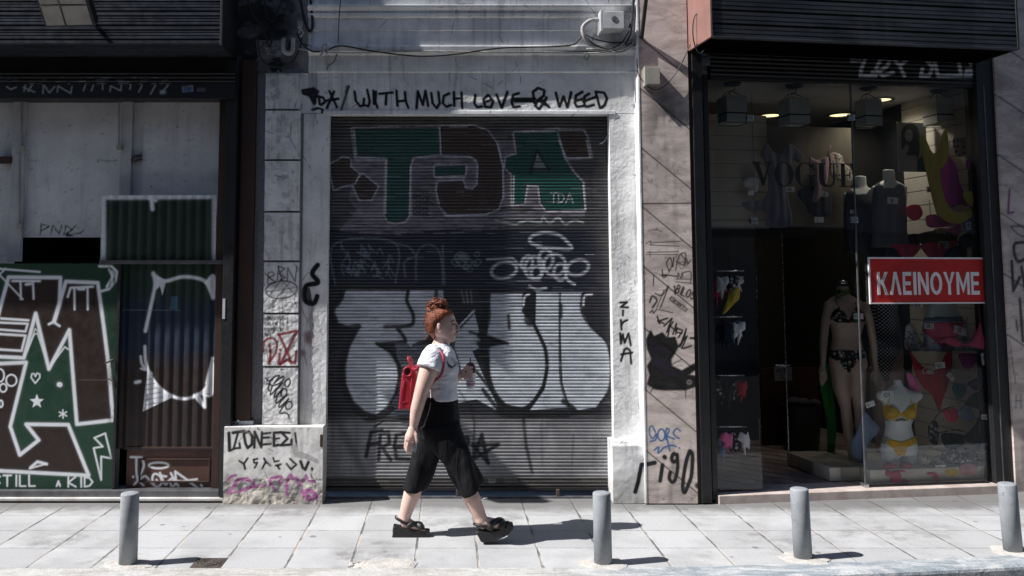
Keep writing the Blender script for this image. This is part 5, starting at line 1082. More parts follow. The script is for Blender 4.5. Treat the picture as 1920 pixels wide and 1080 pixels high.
# --- sale board on the glass
M['red'] = simple('red_sign_board', (.52, .02, .02), None, 4, .45, bump=0)
M['signw'] = simple('white_sign_paint', (.85, .85, .85), None, 4, .5, bump=0)
def rlocal(u, v, d): return R(u, v, d)
sg = thing('sign', 'red sign reading ΚΛΕΙΝΟΥΜΕ in white on the boutique window', 'sign', RW(R(1739, 568, .03)))
mb = MB(XF); rbox(mb, 1632, 1848, 485, 568, .034, .044, vx=526); mb.build('panel', M['red'], sg, bevel=.001)
mb = MB(XF)
for a in ((1630, 1850, 482.5, 485.5), (1630, 1850, 567, 569.5)): rbox(mb, *a, .030, .045, vx=526)
for a in ((1630, 1632.5, 485.5, 567), (1847.5, 1850, 485.5, 567)): rbox(mb, *a, .030, .045, vx=526)
mb.build('border', M['signw'], sg)
BLK = {  # heavy capitals as polygons, 0..1 box (y up)
 'K': [[(0, 0), (.24, 0), (.24, 1), (0, 1)], [(.24, .42), (.7, 1), (.98, 1), (.42, .36), (.24, .62)], [(.33, .56), (.44, .7), (1, 0), (.72, 0)]],
 'Λ': [[(0, 0), (.24, 0), (.5, .76), (.5, 1), (.38, 1)], [(1, 0), (.76, 0), (.5, .76), (.5, 1), (.62, 1)]],
 'E': [[(0, 0), (.26, 0), (.26, 1), (0, 1)], [(.26, 0), (.95, 0), (.95, .17), (.26, .17)], [(.26, .83), (.95, .83), (.95, 1), (.26, 1)], [(.26, .42), (.85, .42), (.85, .58), (.26, .58)]],
 'I': [[(0, 0), (1, 0), (1, 1), (0, 1)]], 'N': [[(0, 0), (.22, 0), (.22, 1), (0, 1)], [(.78, 0), (1, 0), (1, 1), (.78, 1)], [(.22, 1), (.22, .68), (.78, 0), (.78, .32)]],
 'Y': [[(.38, 0), (.62, 0), (.62, .45), (.38, .45)], [(0, 1), (.26, 1), (.55, .45), (.38, .45)], [(1, 1), (.74, 1), (.45, .45), (.62, .45)]],
 'M': [[(0, 0), (.19, 0), (.19, 1), (0, 1)], [(.81, 0), (1, 0), (1, 1), (.81, 1)], [(.19, 1), (.19, .66), (.5, .08), (.5, .4)], [(.81, 1), (.81, .66), (.5, .08), (.5, .4)]]}
def glyph_poly(mb, ch, ox, oz, w, h, d0, d1):
    if ch == 'O':
        n = 28; o = [[(ox+w*(.5+rx*math.cos(a)), d, oz+h*(.5+ry*math.sin(a))) for a in np.linspace(0, 2*math.pi, n+1)[:-1]] for rx, ry, d in ((.5, .5, d1), (.5, .5, d0), (.27, .34, d0), (.27, .34, d1))]
        mb.rings(o, cap=False, closed=True); return
    for i, p in enumerate(BLK[ch]): mb.prism([(ox+a*w, oz+b*h) for a, b in p], d0-i*.0004, d1)
q0, q1 = R(1646, 553, .033), R(1836, 510, .033)
hh = q1.z-q0.z; W_ = q1.x-q0.x
wd = dict(K=.66, Λ=.7, E=.55, I=.18, N=.66, O=.74, Y=.7, M=.82); s = 'KΛEINOYME'
tot = sum(wd[c] for c in s)+.105*(len(s)-1); x = q0.x; sc = W_/tot
for ch in s:
    mb = MB(XF); glyph_poly(mb, ch, x, q0.z, wd[ch]*sc, hh, .031, .0345); mb.build('letter', M['signw'], sg); x += (wd[ch]+.105)*sc
# --- VOGUE lettering: a thing stuck on the inside of the pane
M['ink'] = simple('black_vinyl', (.006, .006, .007), None, 4, .5, bump=0)
vg = thing('window_lettering', 'black serif lettering VOGUE on the glass above the boutique door', 'lettering', RW(R(1505, 348, .045)))
SER = {'V': [[(0, 1), (.42, 1), (.42, .955), (0, .955)], [(.66, 1), (1, 1), (1, .955), (.66, .955)], [(.09, .955), (.33, .955), (.58, .22), (.5, -.02)], [(.81, .955), (.86, .955), (.56, .02), (.5, -.02), (.53, .2)]],
 'U': [[(0, 1), (.42, 1), (.42, .955), (0, .955)], [(.66, 1), (1, 1), (1, .955), (.66, .955)], [(.1, .955), (.32, .955), (.32, .3), (.1, .3)], [(.8, .955), (.86, .955), (.86, .3), (.8, .3)], [(.1, .3), (.32, .3), (.37, .12), (.52, .045), (.5, -.02), (.28, .02), (.14, .13)], [(.86, .3), (.8, .3), (.74, .12), (.52, .045), (.5, -.02), (.7, .02), (.83, .13)]],
 'E': [[(0, 1), (.9, 1), (.9, .955), (0, .955)], [(0, 0), (.95, 0), (.95, .045), (0, .045)], [(.12, .045), (.36, .045), (.36, .955), (.12, .955)], [(.36, .48), (.66, .48), (.66, .525), (.36, .525)], [(.9, .955), (.9, .72), (.86, .72), (.74, .955)], [(.95, .045), (.97, .3), (.93, .3), (.78, .045)], [(.66, .64), (.7, .64), (.7, .36), (.66, .36)]]}
q0, q1 = R(1411, 348, .047), R(1600, 307, .047); hh = q1.z-q0.z; W_ = q1.x-q0.x; sl = (q1.z-R(1411, 307, .047).z)
def crescent(mb, cx_, cz_, w, h, a0, a1, thick, thin, n=40):
    out_, in_ = [], []
    for i in range(n+1):
        a = R_(a0+(a1-a0)*i/n); t = thin+(thick-thin)*abs(math.cos(a))**1.5
        out_.append((cx_+w/2*math.cos(a), cz_+h/2*math.sin(a))); in_.append((cx_+(w/2-t)*math.cos(a), cz_+(h/2-thin)*math.sin(a)))
    full = abs(a1-a0) >= 360
    rings = [[(a[0], .043, a[1]), (b[0], .043, b[1]), (b[0], .049, b[1]), (a[0], .049, a[1])] for a, b in zip(out_, in_)]
    mb.rings(rings[:-1] if full else rings, cap=not full, closed=full)
x = q0.x
for ch, ww_ in (('V', .215), ('O', .195), ('G', .21), ('U', .215), ('E', .165)):
    mb = MB(XF); w = ww_*W_*.93
    if ch == 'O': crescent(mb, x+w/2, q0.z+hh/2, w, hh*1.04, 0, 360, w*.24, w*.05)
    elif ch == 'G':
        crescent(mb, x+w/2, q0.z+hh/2, w, hh*1.04, 38, 322, w*.24, w*.05); mb.prism([(x+w*.74, q0.z+.04*hh), (x+w*.93, q0.z+.1*hh), (x+w*.93, q0.z+.44*hh), (x+w*.74, q0.z+.44*hh)], .043, .049); mb.prism([(x+w*.6, q0.z+.44*hh), (x+w*1.05, q0.z+.44*hh), (x+w*1.05, q0.z+.485*hh), (x+w*.6, q0.z+.485*hh)], .0425, .0495); mb.prism([(x+w*.84, q0.z+.98*hh), (x+w*.9, q0.z+.98*hh), (x+w*.9, q0.z+.7*hh), (x+w*.86, q0.z+.7*hh)], .0425, .0495)
    else:
        for i, p in enumerate(SER[ch]): mb.prism([(x+a*w, q0.z+b*hh) for a, b in p], .043-.0003*i, .049)
    mb.build('letter', M['ink'], vg); x += w+.065*W_*.3
# --- fixtures on the marble pier
t = thing('junction_box', 'yellowed plastic junction box on the marble pier with a cable behind', 'junction box', P(1224, 160, 7.25))
mb = MB(); pbox(mb, 1213, 1238, 125, 158, 7.2, 7.28); jb = mb.build('box', M['plastic_g'], t, bevel=.004)
mb = MB(); pbox(mb, 1209, 1213.5, 124, 160, 7.2, 7.28); mb.build('lid', M['plastic_g'], jb, bevel=.002)
def pc(name, label, pts, Y, r, mat, cat_='cable'): return cable(name, label, pts, Y, r, mat, cat_=cat_)
pc('cable', 'thin grey cable looping round the junction box down to the marble pier', [(1298, 72), (1285, 105), (1265, 140), (1245, 162), (1225, 168), (1208, 155), (1197, 138), (1194, 110)], 7.24, .004, M['cable_b'])
pc('cable', 'black cable curling behind the salmon end plate', [(1314, 20), (1302, 32), (1299, 60), (1303, 85), (1312, 100), (1322, 92)], 7.1, .005, M['cable_b'])
pc('support_bar', 'slanted black steel bar at the top of the marble pier', [(1215, -30), (1209, 20), (1203, 72)], [7.0, 7.15, 7.26], .017, M['black'], 'bar')
pc('cable', 'black cable hanging beside the electrical box at the corner of the plaster wall', [(1192, -20), (1186, 25), (1180, 52)], 7.3, .008, M['cable_b'])

# ---------------------------------------------------------------- hanging clothes
def fabric(name, c, c2=None, fold=1.0, rough=.85):
    b = NB(name); n = b.noise(9, 3, .5, b.mapv((2.2, 2.2, .5)))
    col = b.mix(b.ramp(n, .3, .7), c, c2 or tuple(q*.8 for q in c))
    return b.fin(col, rough, 0, b.bump(b.math('ADD', n, b.math('MULTIPLY', b.noise(600, 2), .06)), .35*fold, .02), .25)
def floral(name, ground=(.012, .012, .014), sc=28, cols=((.3, .02, .05), (.4, .36, .34), (.05, .12, .05))):
    b = NB(name); d = b.vor(sc, None); cc = b.node('ShaderNodeSeparateXYZ'); b.set(cc.inputs[0], b.vor(sc, None, 'F1', 'Color'))
    c = b.mix(b.ramp(cc.outputs[0], .4, .45), cols[0], cols[1]); c = b.mix(b.ramp(cc.outputs[1], .6, .65), c, cols[2])
    return b.fin(b.mix(b.ramp(d, .3, .5, 1, 0), ground, c), .8, 0, None, .2)
def dots():
    b = NB('polka_dot_fabric'); s = b.node('ShaderNodeSeparateXYZ'); b.set(s.inputs[0], b.pos)
    p = .034
    def dd(off):
        x = b.math('ADD', b.math('DIVIDE', s.outputs[0], p), off); z = b.math('ADD', b.math('DIVIDE', s.outputs[2], p), off)
        fx = b.math('SUBTRACT', b.math('SUBTRACT', x, b.math('FLOOR', x)), .5); fz = b.math('SUBTRACT', b.math('SUBTRACT', z, b.math('FLOOR', z)), .5)
        return b.math('SQRT', b.math('ADD', b.math('MULTIPLY', fx, fx), b.math('MULTIPLY', fz, fz)))
    d = b.math('MINIMUM', dd(0.0), dd(.5)); return b.fin(b.mix(b.ramp(d, .2, .26, 1, 0), (.01, .01, .012), (.6, .6, .6)), .7, 0, None, .2)
F = dict(grey=fabric('grey_jersey', (.2, .2, .25)), blue=fabric('pale_blue_jersey', (.2, .24, .32)), dkgrey=fabric('charcoal_jersey', (.08, .08, .1)), pinkgrey=fabric('dusty_pink_satin', (.45, .33, .38)), white=fabric('white_cotton', (.72, .72, .74)),
         yellow=fabric('yellow_lycra', (.78, .56, .06)), mag=fabric('magenta_lycra', (.6, .05, .36)), pink=fabric('pink_lycra', (.85, .16, .4)), coral=fabric('coral_lycra', (.9, .09, .17)), hot=fabric('hot_pink_lycra', (.92, .14, .25)), redd=fabric('dark_red_lycra', (.36, .016, .03)),
         navy=fabric('navy_lycra', (.018, .024, .05)), black=fabric('black_lycra', (.012, .012, .014)), denim=fabric('blue_denim', (.17, .23, .35)), green=fabric('green_towel', (.03, .22, .05)), rose=fabric('rose_lace', (.55, .06, .14)), mustard=fabric('mustard_lycra', (.85, .5, .03)), polka=dots(), floral=floral('dark_floral_print'), florw=floral('pale_floral_print', (.5, .48, .47), 34, ((.3, .04, .1), (.06, .12, .1), (.5, .3, .08))), leop=floral('leopard_print', (.4, .36, .3), 60, ((.02, .018, .015), (.03, .025, .02), (.05, .04, .03))),
         olive=fabric('olive_lycra', (.12, .1, .07)), flower_b=floral('white_flower_print', (.014, .014, .018), 26, ((.42, .42, .44), (.4, .4, .4), (.2, .2, .22))))
def garment(name, label, cat_, poly, d, mat, th=.03, smooth=True, group=None, fold=.006, straps=(), strapmat=None, smat=None, sr=.005, parent=None, cell=.006, plane=None):
    """a soft garment: cut out along its outline, puffed and folded, front and back"""
    um_ = max(p[0] for p in poly)
    if um_ > 1690: d = min(d, dmax(um_)-th*.5)
    d = max(d, .075)
    q = [R(u, v, d) for u, v in poly]; pts = [(a.x, a.z) for a in q]
    if smooth: pts = cat(pts, 5, closed=True)
    pa = np.array(pts); x0, z0 = pa.min(0); x1, z1 = pa.max(0)
    nx = max(3, int((x1-x0)/cell)); nz = max(3, int((z1-z0)/cell))
    if nx*nz > 9000: f = math.sqrt(nx*nz/9000); nx = int(nx/f); nz = int(nz/f)
    X, Z = np.meshgrid(np.linspace(x0, x1, nx+1), np.linspace(z0, z1, nz+1)); X = X.ravel(); Z = Z.ravel()
    A = pa; B = np.roll(pa, -1, 0)
    def near(x, z):
        bd = np.full(len(x), 1e9); bx = x.copy(); bz = z.copy()
        for a, b in zip(A, B):
            e = b-a; L = (e**2).sum()+1e-12; t = np.clip(((x-a[0])*e[0]+(z-a[1])*e[1])/L, 0, 1); px, pz = a[0]+t*e[0], a[1]+t*e[1]
            dd = np.hypot(x-px, z-pz); k = dd < bd; bd[k] = dd[k]; bx[k] = px[k]; bz[k] = pz[k]
        return bd, bx, bz
    def ins(x, z):
        r = np.zeros(len(x), bool)
        for a, b in zip(A, B):
            c = ((a[1] > z) != (b[1] > z)); xc = (b[0]-a[0])*(z-a[1])/(b[1]-a[1] if b[1] != a[1] else 1e-9)+a[0]; r ^= c & (x < xc)
        return r
    i = np.arange((nx+1)*(nz+1)).reshape(nz+1, nx+1)
    cells = np.stack([i[:-1, :-1], i[:-1, 1:], i[1:, 1:], i[1:, :-1]], -1).reshape(-1, 4)
    cxx = X[cells].mean(1); czz = Z[cells].mean(1); cells = cells[ins(cxx, czz)]
    if len(cells) == 0: return None
    us, inv = np.unique(cells, return_inverse=True); cells = inv.reshape(-1, 4)
    x, z = X[us], Z[us]; inside = ins(x, z); bd, bx, bz = near(x, z)
    out_ = ~inside; x = np.where(out_, bx, x); z = np.where(out_, bz, z); bd = np.where(out_, 0, bd)
    E = {}
    for f in cells:
        for k in range(4):
            e = (f[k], f[(k+1) % 4]); E[e] = 1
    bnd = [e for e in E if (e[1], e[0]) not in E]; bv = set(a for e in bnd for a in e)
    bm_ = np.zeros(len(x), bool); bm_[list(bv)] = True
    x = np.where(bm_, bx[:] if False else np.where(inside, near(x, z)[1], x), x); z = np.where(bm_, np.where(inside, near(x, z)[2], z), z); bd = np.where(bm_, 0, bd)
    wv = max(.012, min(x1-x0, z1-z0)*.28)
    puff = th/2*np.sqrt(np.clip(bd/wv, 0, 1)); fo = fold*(np.sin(x*70+3*fbm(z*5, x*5, 1))*.6+1.2*(fbm(x*22, z*8, 2)-.5))*np.clip(bd/.02, 0, 1)
    n = len(x)
    fr = np.stack([x, d-puff-fo-.002, z], 1); bk = np.stack([x, d+puff*.7-fo+.002, z], 1)
    vs = [RW(v_) for v_ in np.vstack([fr, bk])]
    fs = [tuple(f) for f in cells] + [tuple(f[::-1]+n) for f in cells] + [(a, b, b+n, a+n) for a, b in bnd]
    mb = MB(); mb.add(vs, fs)
    base = RW((float((x0+x1)/2), d, float(z0)))
    if straps:
        t = thing(name, label, cat_, base, group); o = mb.build('cloth', mat, t, smooth=True)
        for s in straps:
            m2 = MB(XF); m2.tube([R(u, v, d-.004) for u, v in cat(list(s), 4)], sr, 6); m2.build('strap', strapmat or mat, t, smooth=True)
        return t
    o = mb.build(name, mat, parent, base=base, smooth=True)
    if parent is None: tag(o, label, cat_, group)
    return o
GG = 'garments hung in the boutique window'
garment('dress', 'grey sleeveless dress with a flared blue hem hanging behind the VOGUE lettering', 'dress', [(1437, 268), (1450, 285), (1462, 288), (1478, 268), (1505, 290), (1498, 305), (1487, 300), (1480, 330), (1478, 370), (1484, 422), (1438, 424), (1437, 400), (1405, 395), (1392, 380), (1435, 370), (1440, 330), (1432, 300), (1427, 290)], 1.12, F['grey'], .05)
garment('top', 'pale blue flared top peeping out left of the grey dress', 'top', [(1395, 335), (1420, 332), (1422, 355), (1410, 362), (1396, 350)], 1.15, F['white'], .03)
garment('camisole', 'dusty pink camisole hanging under the letters U and G', 'camisole', [(1518, 296), (1532, 300), (1552, 294), (1553, 325), (1548, 350), (1532, 378), (1522, 374), (1528, 345), (1519, 325)], 1.1, F['pinkgrey'], .03, straps=([(1519, 296), (1515, 270)], [(1550, 296), (1558, 272)]))
garment('shorts', 'charcoal ruffled shorts hung beneath the dusty pink camisole', 'shorts', [(1495, 362), (1518, 350), (1553, 352), (1556, 402), (1520, 402), (1512, 385)], 1.13, F['dkgrey'], .04)
garment('top', 'white sleeveless top hanging behind the end of the lettering', 'top', [(1555, 290), (1566, 286), (1578, 292), (1582, 305), (1595, 318), (1598, 338), (1585, 340), (1562, 335), (1553, 310)], 1.16, F['florw'], .03)
# wall of the right display: garments pinned in front of the slatwall
garment('swimsuit', 'yellow one-piece swimsuit with a deep neckline hung high in the window', 'swimsuit', [(1724, 262), (1734, 258), (1748, 286), (1758, 280), (1768, 248), (1776, 246), (1778, 290), (1770, 312), (1764, 318), (1766, 350), (1778, 385), (1800, 398), (1836, 384), (1840, 392), (1815, 412), (1790, 420), (1760, 405), (1750, 380), (1738, 330)], .62, F['yellow'], .03)
garment('swimsuit', 'magenta one-piece swimsuit hung slanting over the yellow one', 'swimsuit', [(1776, 268), (1779, 290), (1792, 310), (1800, 345), (1815, 375), (1818, 388), (1800, 384), (1778, 388), (1766, 355), (1757, 326), (1765, 315), (1776, 300)], .55, F['mag'], .03)
garment('frilled_bikini', 'pink frilled bikini top hung at the right, below the yellow swimsuit', 'bikini top', [(1738, 404), (1760, 402), (1780, 406), (1784, 422), (1765, 426), (1742, 426), (1736, 416)], .5, F['pink'], .03, straps=([(1745, 404), (1742, 375)], [(1770, 404), (1773, 372)]), strapmat=F['black'], sr=.003)
garment('bikini_bottom', 'pink bikini bottom draped beside the frilled top', 'bikini bottom', [(1795, 402), (1802, 404), (1803, 425), (1798, 440), (1785, 438), (1772, 428), (1790, 426)], .5, F['pink'], .025)
garment('bikini_bottom', 'olive bikini bottom hung above the coral bottoms', 'bikini bottom', [(1720, 440), (1760, 432), (1795, 440), (1790, 456), (1760, 462), (1728, 458)], .56, F['olive'], .025)
garment('bikini_bottom', 'navy bikini bottom hung by the right window post', 'bikini bottom', [(1800, 445), (1836, 425), (1830, 445), (1832, 460), (1802, 462)], .5, F['navy'], .025, straps=([(1832, 430), (1838, 450), (1846, 466)],), sr=.004)
garment('bikini_bottom', 'coral bikini bottom hung left of its twin above the red sign', 'bikini bottom', [(1668, 460), (1700, 458), (1726, 460), (1720, 474), (1705, 486), (1690, 480), (1680, 468)], .5, F['coral'], .03)
garment('bikini_bottom', 'coral bikini bottom hung right of its twin above the red sign', 'bikini bottom', [(1728, 458), (1770, 452), (1796, 452), (1788, 468), (1768, 484), (1745, 484), (1732, 472)], .48, F['coral'], .03)
garment('bikini_bottom', 'dark navy bikini bottom behind the coral pair above the red sign', 'bikini bottom', [(1775, 470), (1795, 460), (1812, 465), (1812, 486), (1770, 488)], .55, F['navy'], .02)
garment('trousers', 'dark navy trousers hanging under the grey tank top', 'trousers', [(1632, 436), (1690, 440), (1722, 440), (1720, 470), (1690, 482), (1635, 484)], .75, F['navy'], .04)
# lower right
garment('stretched_bikini', 'hot pink bikini top stretched below the red sign', 'bikini top', [(1730, 655), (1760, 638), (1785, 632), (1800, 640), (1814, 645), (1830, 622), (1838, 604), (1843, 625), (1855, 645), (1853, 656), (1830, 652), (1812, 648), (1790, 650), (1765, 642), (1740, 648)], .3, F['hot'], .035, straps=([(1838, 604), (1834, 570)], [(1853, 652), (1856, 685)], [(1790, 632), (1815, 595)]), sr=.004)
garment('bikini_bottom', 'floral printed bikini piece hung beside the pink briefs', 'bikini', [(1700, 610), (1712, 608), (1722, 630), (1732, 648), (1715, 655), (1698, 655), (1697, 630)], .4, F['florw'], .025)
sw_ = garment('swimsuit', 'dark red one-piece swimsuit lettered Ciao', 'swimsuit', [(1705, 655), (1716, 672), (1735, 690), (1760, 692), (1772, 665), (1784, 658), (1784, 690), (1778, 720), (1768, 748), (1763, 768), (1758, 766), (1748, 742), (1730, 725), (1716, 700)], .38, F['redd'], .04, straps=([(1706, 657), (1700, 640)], [(1784, 660), (1786, 640)]))
M['tagw'] = simple('white_print', (.6, .6, .6), None, 4, .6, bump=0)
mb = MB(XF); q0 = R(1730, 701, .352); x = q0.x; hz = .052
def rstroke(mb, pts, r, d): mb.tube([(a, d, b) for a, b in pts], r, 5)
for ch, w_ in (('C', .75), ('i', .3), ('α', .6), ('o', .55)):
    for st_ in GL[ch]: rstroke(mb, [(x+a*hz*.75, q0.z+b*hz) for a, b in st_], .004, .350)
    x += hz*w_
mb.build('print', M['tagw'], sw_)
garment('bra', 'black bra hung on the slatwall beside the right post', 'bra', [(1815, 718), (1838, 702), (1845, 665), (1848, 690), (1846, 720), (1832, 732), (1822, 728)], .35, F['navy'], .03, straps=([(1845, 668), (1836, 655)], [(1816, 718), (1800, 735), (1795, 725)]), sr=.004)
garment('bra', 'second dark bra hung just under the black bra on the slatwall', 'bra', [(1810, 755), (1830, 735), (1845, 742), (1850, 778), (1838, 768), (1818, 762)], .35, F['black'], .03)
garment('bra', 'grey printed bra hung left of the dark pair of bras', 'bra', [(1795, 775), (1812, 758), (1824, 775), (1826, 790), (1806, 786)], .36, F['denim'], .03)
garment('briefs', 'black briefs hung low on the slatwall', 'briefs', [(1840, 776), (1836, 800), (1842, 835), (1850, 845), (1842, 850), (1828, 835), (1806, 822), (1826, 800)], .32, F['black'], .025)
garment('bra', 'black bra edged with white flowers near the foot of the window', 'bra', [(1764, 862), (1770, 845), (1790, 840), (1800, 852), (1812, 838), (1830, 848), (1838, 862), (1815, 866), (1790, 868)], .3, F['flower_b'], .035)
garment('bikini', 'dark bikini with pale flowers hanging behind the torso', 'bikini', [(1742, 795), (1756, 790), (1760, 812), (1756, 835), (1742, 825)], .45, F['flower_b'], .03, straps=([(1748, 793), (1765, 770), (1790, 762)], [(1758, 812), (1790, 806), (1806, 808)]), sr=.005)
garment('bra', 'black bra hung in the shade beside the red swimsuit', 'bra', [(1765, 815), (1788, 812), (1808, 818), (1806, 834), (1775, 840)], .42, F['black'], .03)
garment('shorts', 'denim shorts draped behind the bust between the mannequins', 'shorts', [(1595, 838), (1610, 800), (1618, 770), (1638, 790), (1650, 806), (1630, 830), (1622, 868), (1604, 862)], .42, F['denim'], .05)
garment('towel', 'green towel hanging beside the open glass door', 'towel', [(1535, 690), (1555, 686), (1562, 740), (1568, 800), (1562, 862), (1552, 858), (1550, 790), (1540, 740)], .92, F['green'], .05)
garment('bikini_bottom', 'lilac bikini bottom hung beside the yellow drape by the right post', 'bikini bottom', [(1798, 398), (1818, 402), (1832, 398), (1826, 418), (1812, 430), (1802, 416)], .3, fabric('lilac_lycra', (.5, .3, .6)), .025)
garment('bikini', 'orange printed bikini piece hung under the magenta swimsuit', 'bikini', [(1752, 430), (1772, 428), (1776, 446), (1762, 452), (1750, 444)], .45, floral('orange_print', (.5, .18, .04), 40, ((.7, .5, .1), (.3, .03, .06), (.6, .55, .5))), .025)
garment('bikini_bottom', 'plum bikini bottom hung under the hot pink bikini top', 'bikini bottom', [(1798, 664), (1822, 662), (1838, 668), (1826, 684), (1814, 696), (1804, 682)], .3, fabric('plum_lycra', (.16, .03, .1)), .025)
garment('bikini_bottom', 'teal bikini bottom hung between the dark bras', 'bikini bottom', [(1786, 722), (1806, 720), (1812, 734), (1800, 748), (1790, 740)], .34, fabric('teal_lycra', (.02, .12, .16)), .025)
garment('bikini', 'pale pink bikini piece lying at the right end of the plinth', 'bikini', [(1800, 872), (1818, 868), (1832, 874), (1826, 888), (1808, 890), (1798, 884)], .14, fabric('pale_pink_lycra', (.7, .35, .42)), .03)
for nm_, lb_, ct_, po_, d_, mt_ in (
 ('bikini_bottom', 'bright yellow bikini bottom hung above the navy bottom by the right post', 'bikini bottom', [(1806, 362), (1826, 358), (1842, 364), (1834, 378), (1822, 388), (1810, 376)], .2, 'yellow'),
 ('bikini', 'magenta ruffled bikini piece hung high beside the right post', 'bikini', [(1812, 300), (1832, 296), (1840, 312), (1828, 326), (1814, 318)], .2, 'mag'),
 ('bikini', 'coral bikini piece hung left of the frilled pink top', 'bikini', [(1700, 388), (1722, 384), (1730, 402), (1716, 414), (1702, 406)], .5, 'coral'),
 ('bikini', 'pink bikini piece hung low beside the red swimsuit lettered Ciao', 'bikini', [(1700, 700), (1714, 706), (1726, 730), (1722, 748), (1708, 736)], .42, 'pink'),
 ('bikini_bottom', 'coral bikini bottom hung under the plum one on the slatwall', 'bikini bottom', [(1770, 770), (1790, 766), (1800, 776), (1790, 792), (1776, 788)], .34, 'coral'),
 ('bikini', 'yellow bikini piece laid on the plinth right of the floral bra', 'bikini', [(1768, 880), (1786, 876), (1800, 882), (1792, 893), (1774, 892)], .15, 'yellow'),
 ('top', 'pale floral top hung behind the yellow swimsuit', 'top', [(1786, 262), (1800, 258), (1816, 264), (1812, 290), (1792, 292)], .35, 'florw')):
    garment(nm_, lb_, ct_, po_, d_, F[mt_], .03)
# laid on the plinth
def lump(mb, u, v, d, rx, ry, rz, seed=0):
    q = R(u, v, d); mb.ell((q.x, q.y, q.z), rx, ry, rz, 14, 8)
def soft(name, label, cat_, pts, mat, vox=.008):
    mb = MB(XF)
    for p in pts: lump(mb, *p)
    me = fuse(mb, vox, 3); co, no = mesh_np(me)
    co = co + no*(.010*(fbm(co[:, 0]*30, co[:, 2]*30+co[:, 1]*20, 3)-.5))[:, None]; set_co(me, co)
    b = co.min(0); o = place(me, name, mat, None, base=(float(co[:, 0].mean()), float(co[:, 1].mean()), float(b[2]))); return tag(o, label, cat_)
soft('bra', 'rose lace bra lying on the plinth with its back draped over the edge', 'bra', [(1668, 874, .2, .06, .05, .035), (1700, 874, .2, .06, .05, .035), (1684, 882, .17, .09, .04, .02), (1680, 895, .125, .055, .02, .06), (1692, 905, .125, .07, .018, .035), (1664, 886, .15, .03, .03, .03)], F['rose'])
soft('bra', 'floral padded bra lying on the plinth beside the price tag', 'bra', [(1732, 862, .24, .05, .05, .05), (1760, 864, .24, .05, .05, .05), (1745, 872, .22, .07, .04, .025)], F['florw'])
soft('bikini_bottom', 'coral bikini bottom trailing over the front of the plinth', 'bikini bottom', [(1700, 884, .17, .05, .03, .012), (1725, 882, .17, .06, .03, .015), (1745, 888, .14, .05, .02, .015), (1756, 898, .125, .02, .014, .05), (1752, 910, .125, .02, .012, .02)], F['hot'])
soft('bra', 'black bra lying on the plinth to the right of the floral one', 'bra', [(1790, 872, .28, .06, .04, .03), (1812, 876, .27, .05, .04, .02)], F['flower_b'])

# ---------------------------------------------------------------- mannequins and busts
M['skin_m'] = simple('beige_mannequin', (.42, .31, .26), (.37, .27, .22), 3, .42, bump=0)
M['white_m'] = simple('pale_mannequin', (.78, .82, .81), (.72, .76, .75), 3, .4, bump=0)
def torso_rings(mb, d, rows):
    rs = []
    for v, u0, u1, hd in rows:
        a, b = R(u0, v, d), R(u1, v, d); c = (a+b)/2; hx = (b.x-a.x)/2
        rs.append([(c.x+hx*math.copysign(abs(math.cos(t))**.9, math.cos(t)), d+hd*math.copysign(abs(math.sin(t))**.9, math.sin(t)), c.z) for t in np.linspace(0, 2*math.pi, 29)[:-1]])
    mb.rings(rs)
def limb(mb, pts, rs): mb.tube([R(u, v, d) for u, v, d in pts], rs, 14)
def shell(me, poly, mat, name, parent, off=.006, front=True, extra=None, world=True):
    co, no = mesh_np(me); u, v = proj(co[:, 0], co[:, 1], co[:, 2]); pt = Paint(u, v); ix = np.zeros(len(u), bool); ix[pt.inside(poly)] = True
    if front: ix &= (no @ np.array(ed)) < .35
    vs, fs, mp = [], [], {}
    for p in me.polygons:
        if all(ix[k] for k in p.vertices):
            f = []
            for k in p.vertices:
                if k not in mp: mp[k] = len(vs); vs.append(co[k]+no[k]*off)
                f.append(mp[k])
            fs.append(tuple(f))
    if not fs: return None
    mb = MB(); mb.add(vs, fs); o = mb.build(name, mat, parent, smooth=True); m = o.modifiers.new('s', 'SOLIDIFY'); m.thickness = .004; m.offset = -1
    return o
def body(mb, vox=.012, sm=6): return fuse(mb, vox, sm)
# floral bikini mannequin
dm = .62; t = thing('mannequin', 'headless beige mannequin in a dark floral bikini by the open door', 'mannequin', RW(R(1607, 872, dm)))
mb = MB(XF)
torso_rings(mb, dm, [(536, 1570, 1590, .045), (552, 1570, 1591, .05), (560, 1556, 1606, .06), (568, 1551, 1620, .085), (585, 1553, 1622, .1), (600, 1556, 1620, .115), (615, 1561, 1615, .1), (632, 1563, 1611, .085), (650, 1560, 1615, .095), (668, 1557, 1621, .11), (684, 1558, 1624, .115), (696, 1564, 1620, .09)])
for s, u in ((-1, 1573), (1, 1603)):
    q = R(u, 594, dm-.075); mb.ell(q, .052, .055, .052, 14, 9)
limb(mb, [(1574, 685, dm), (1577, 725, dm), (1586, 765, dm-.01), (1590, 800, dm+.015), (1597, 855, dm), (1597, 864, dm)], [.085, .075, .05, .052, .03, .032])
limb(mb, [(1607, 685, dm), (1607, 725, dm-.01), (1611, 768, dm-.02), (1614, 800, dm), (1617, 852, dm), (1617, 862, dm)], [.085, .075, .05, .052, .03, .032])
limb(mb, [(1597, 864, dm), (1594, 872, dm-.09), (1592, 874, dm-.13)], [.032, .028, .02]); limb(mb, [(1617, 862, dm), (1617, 871, dm-.09), (1617, 873, dm-.13)], [.032, .028, .02])
limb(mb, [(1556, 566, dm), (1548, 600, dm+.01), (1544, 640, dm), (1543, 684, dm-.02)], [.045, .04, .036, .024])
limb(mb, [(1620, 568, dm), (1630, 600, dm+.01), (1637, 640, dm), (1641, 684, dm-.02)], [.045, .04, .036, .024])
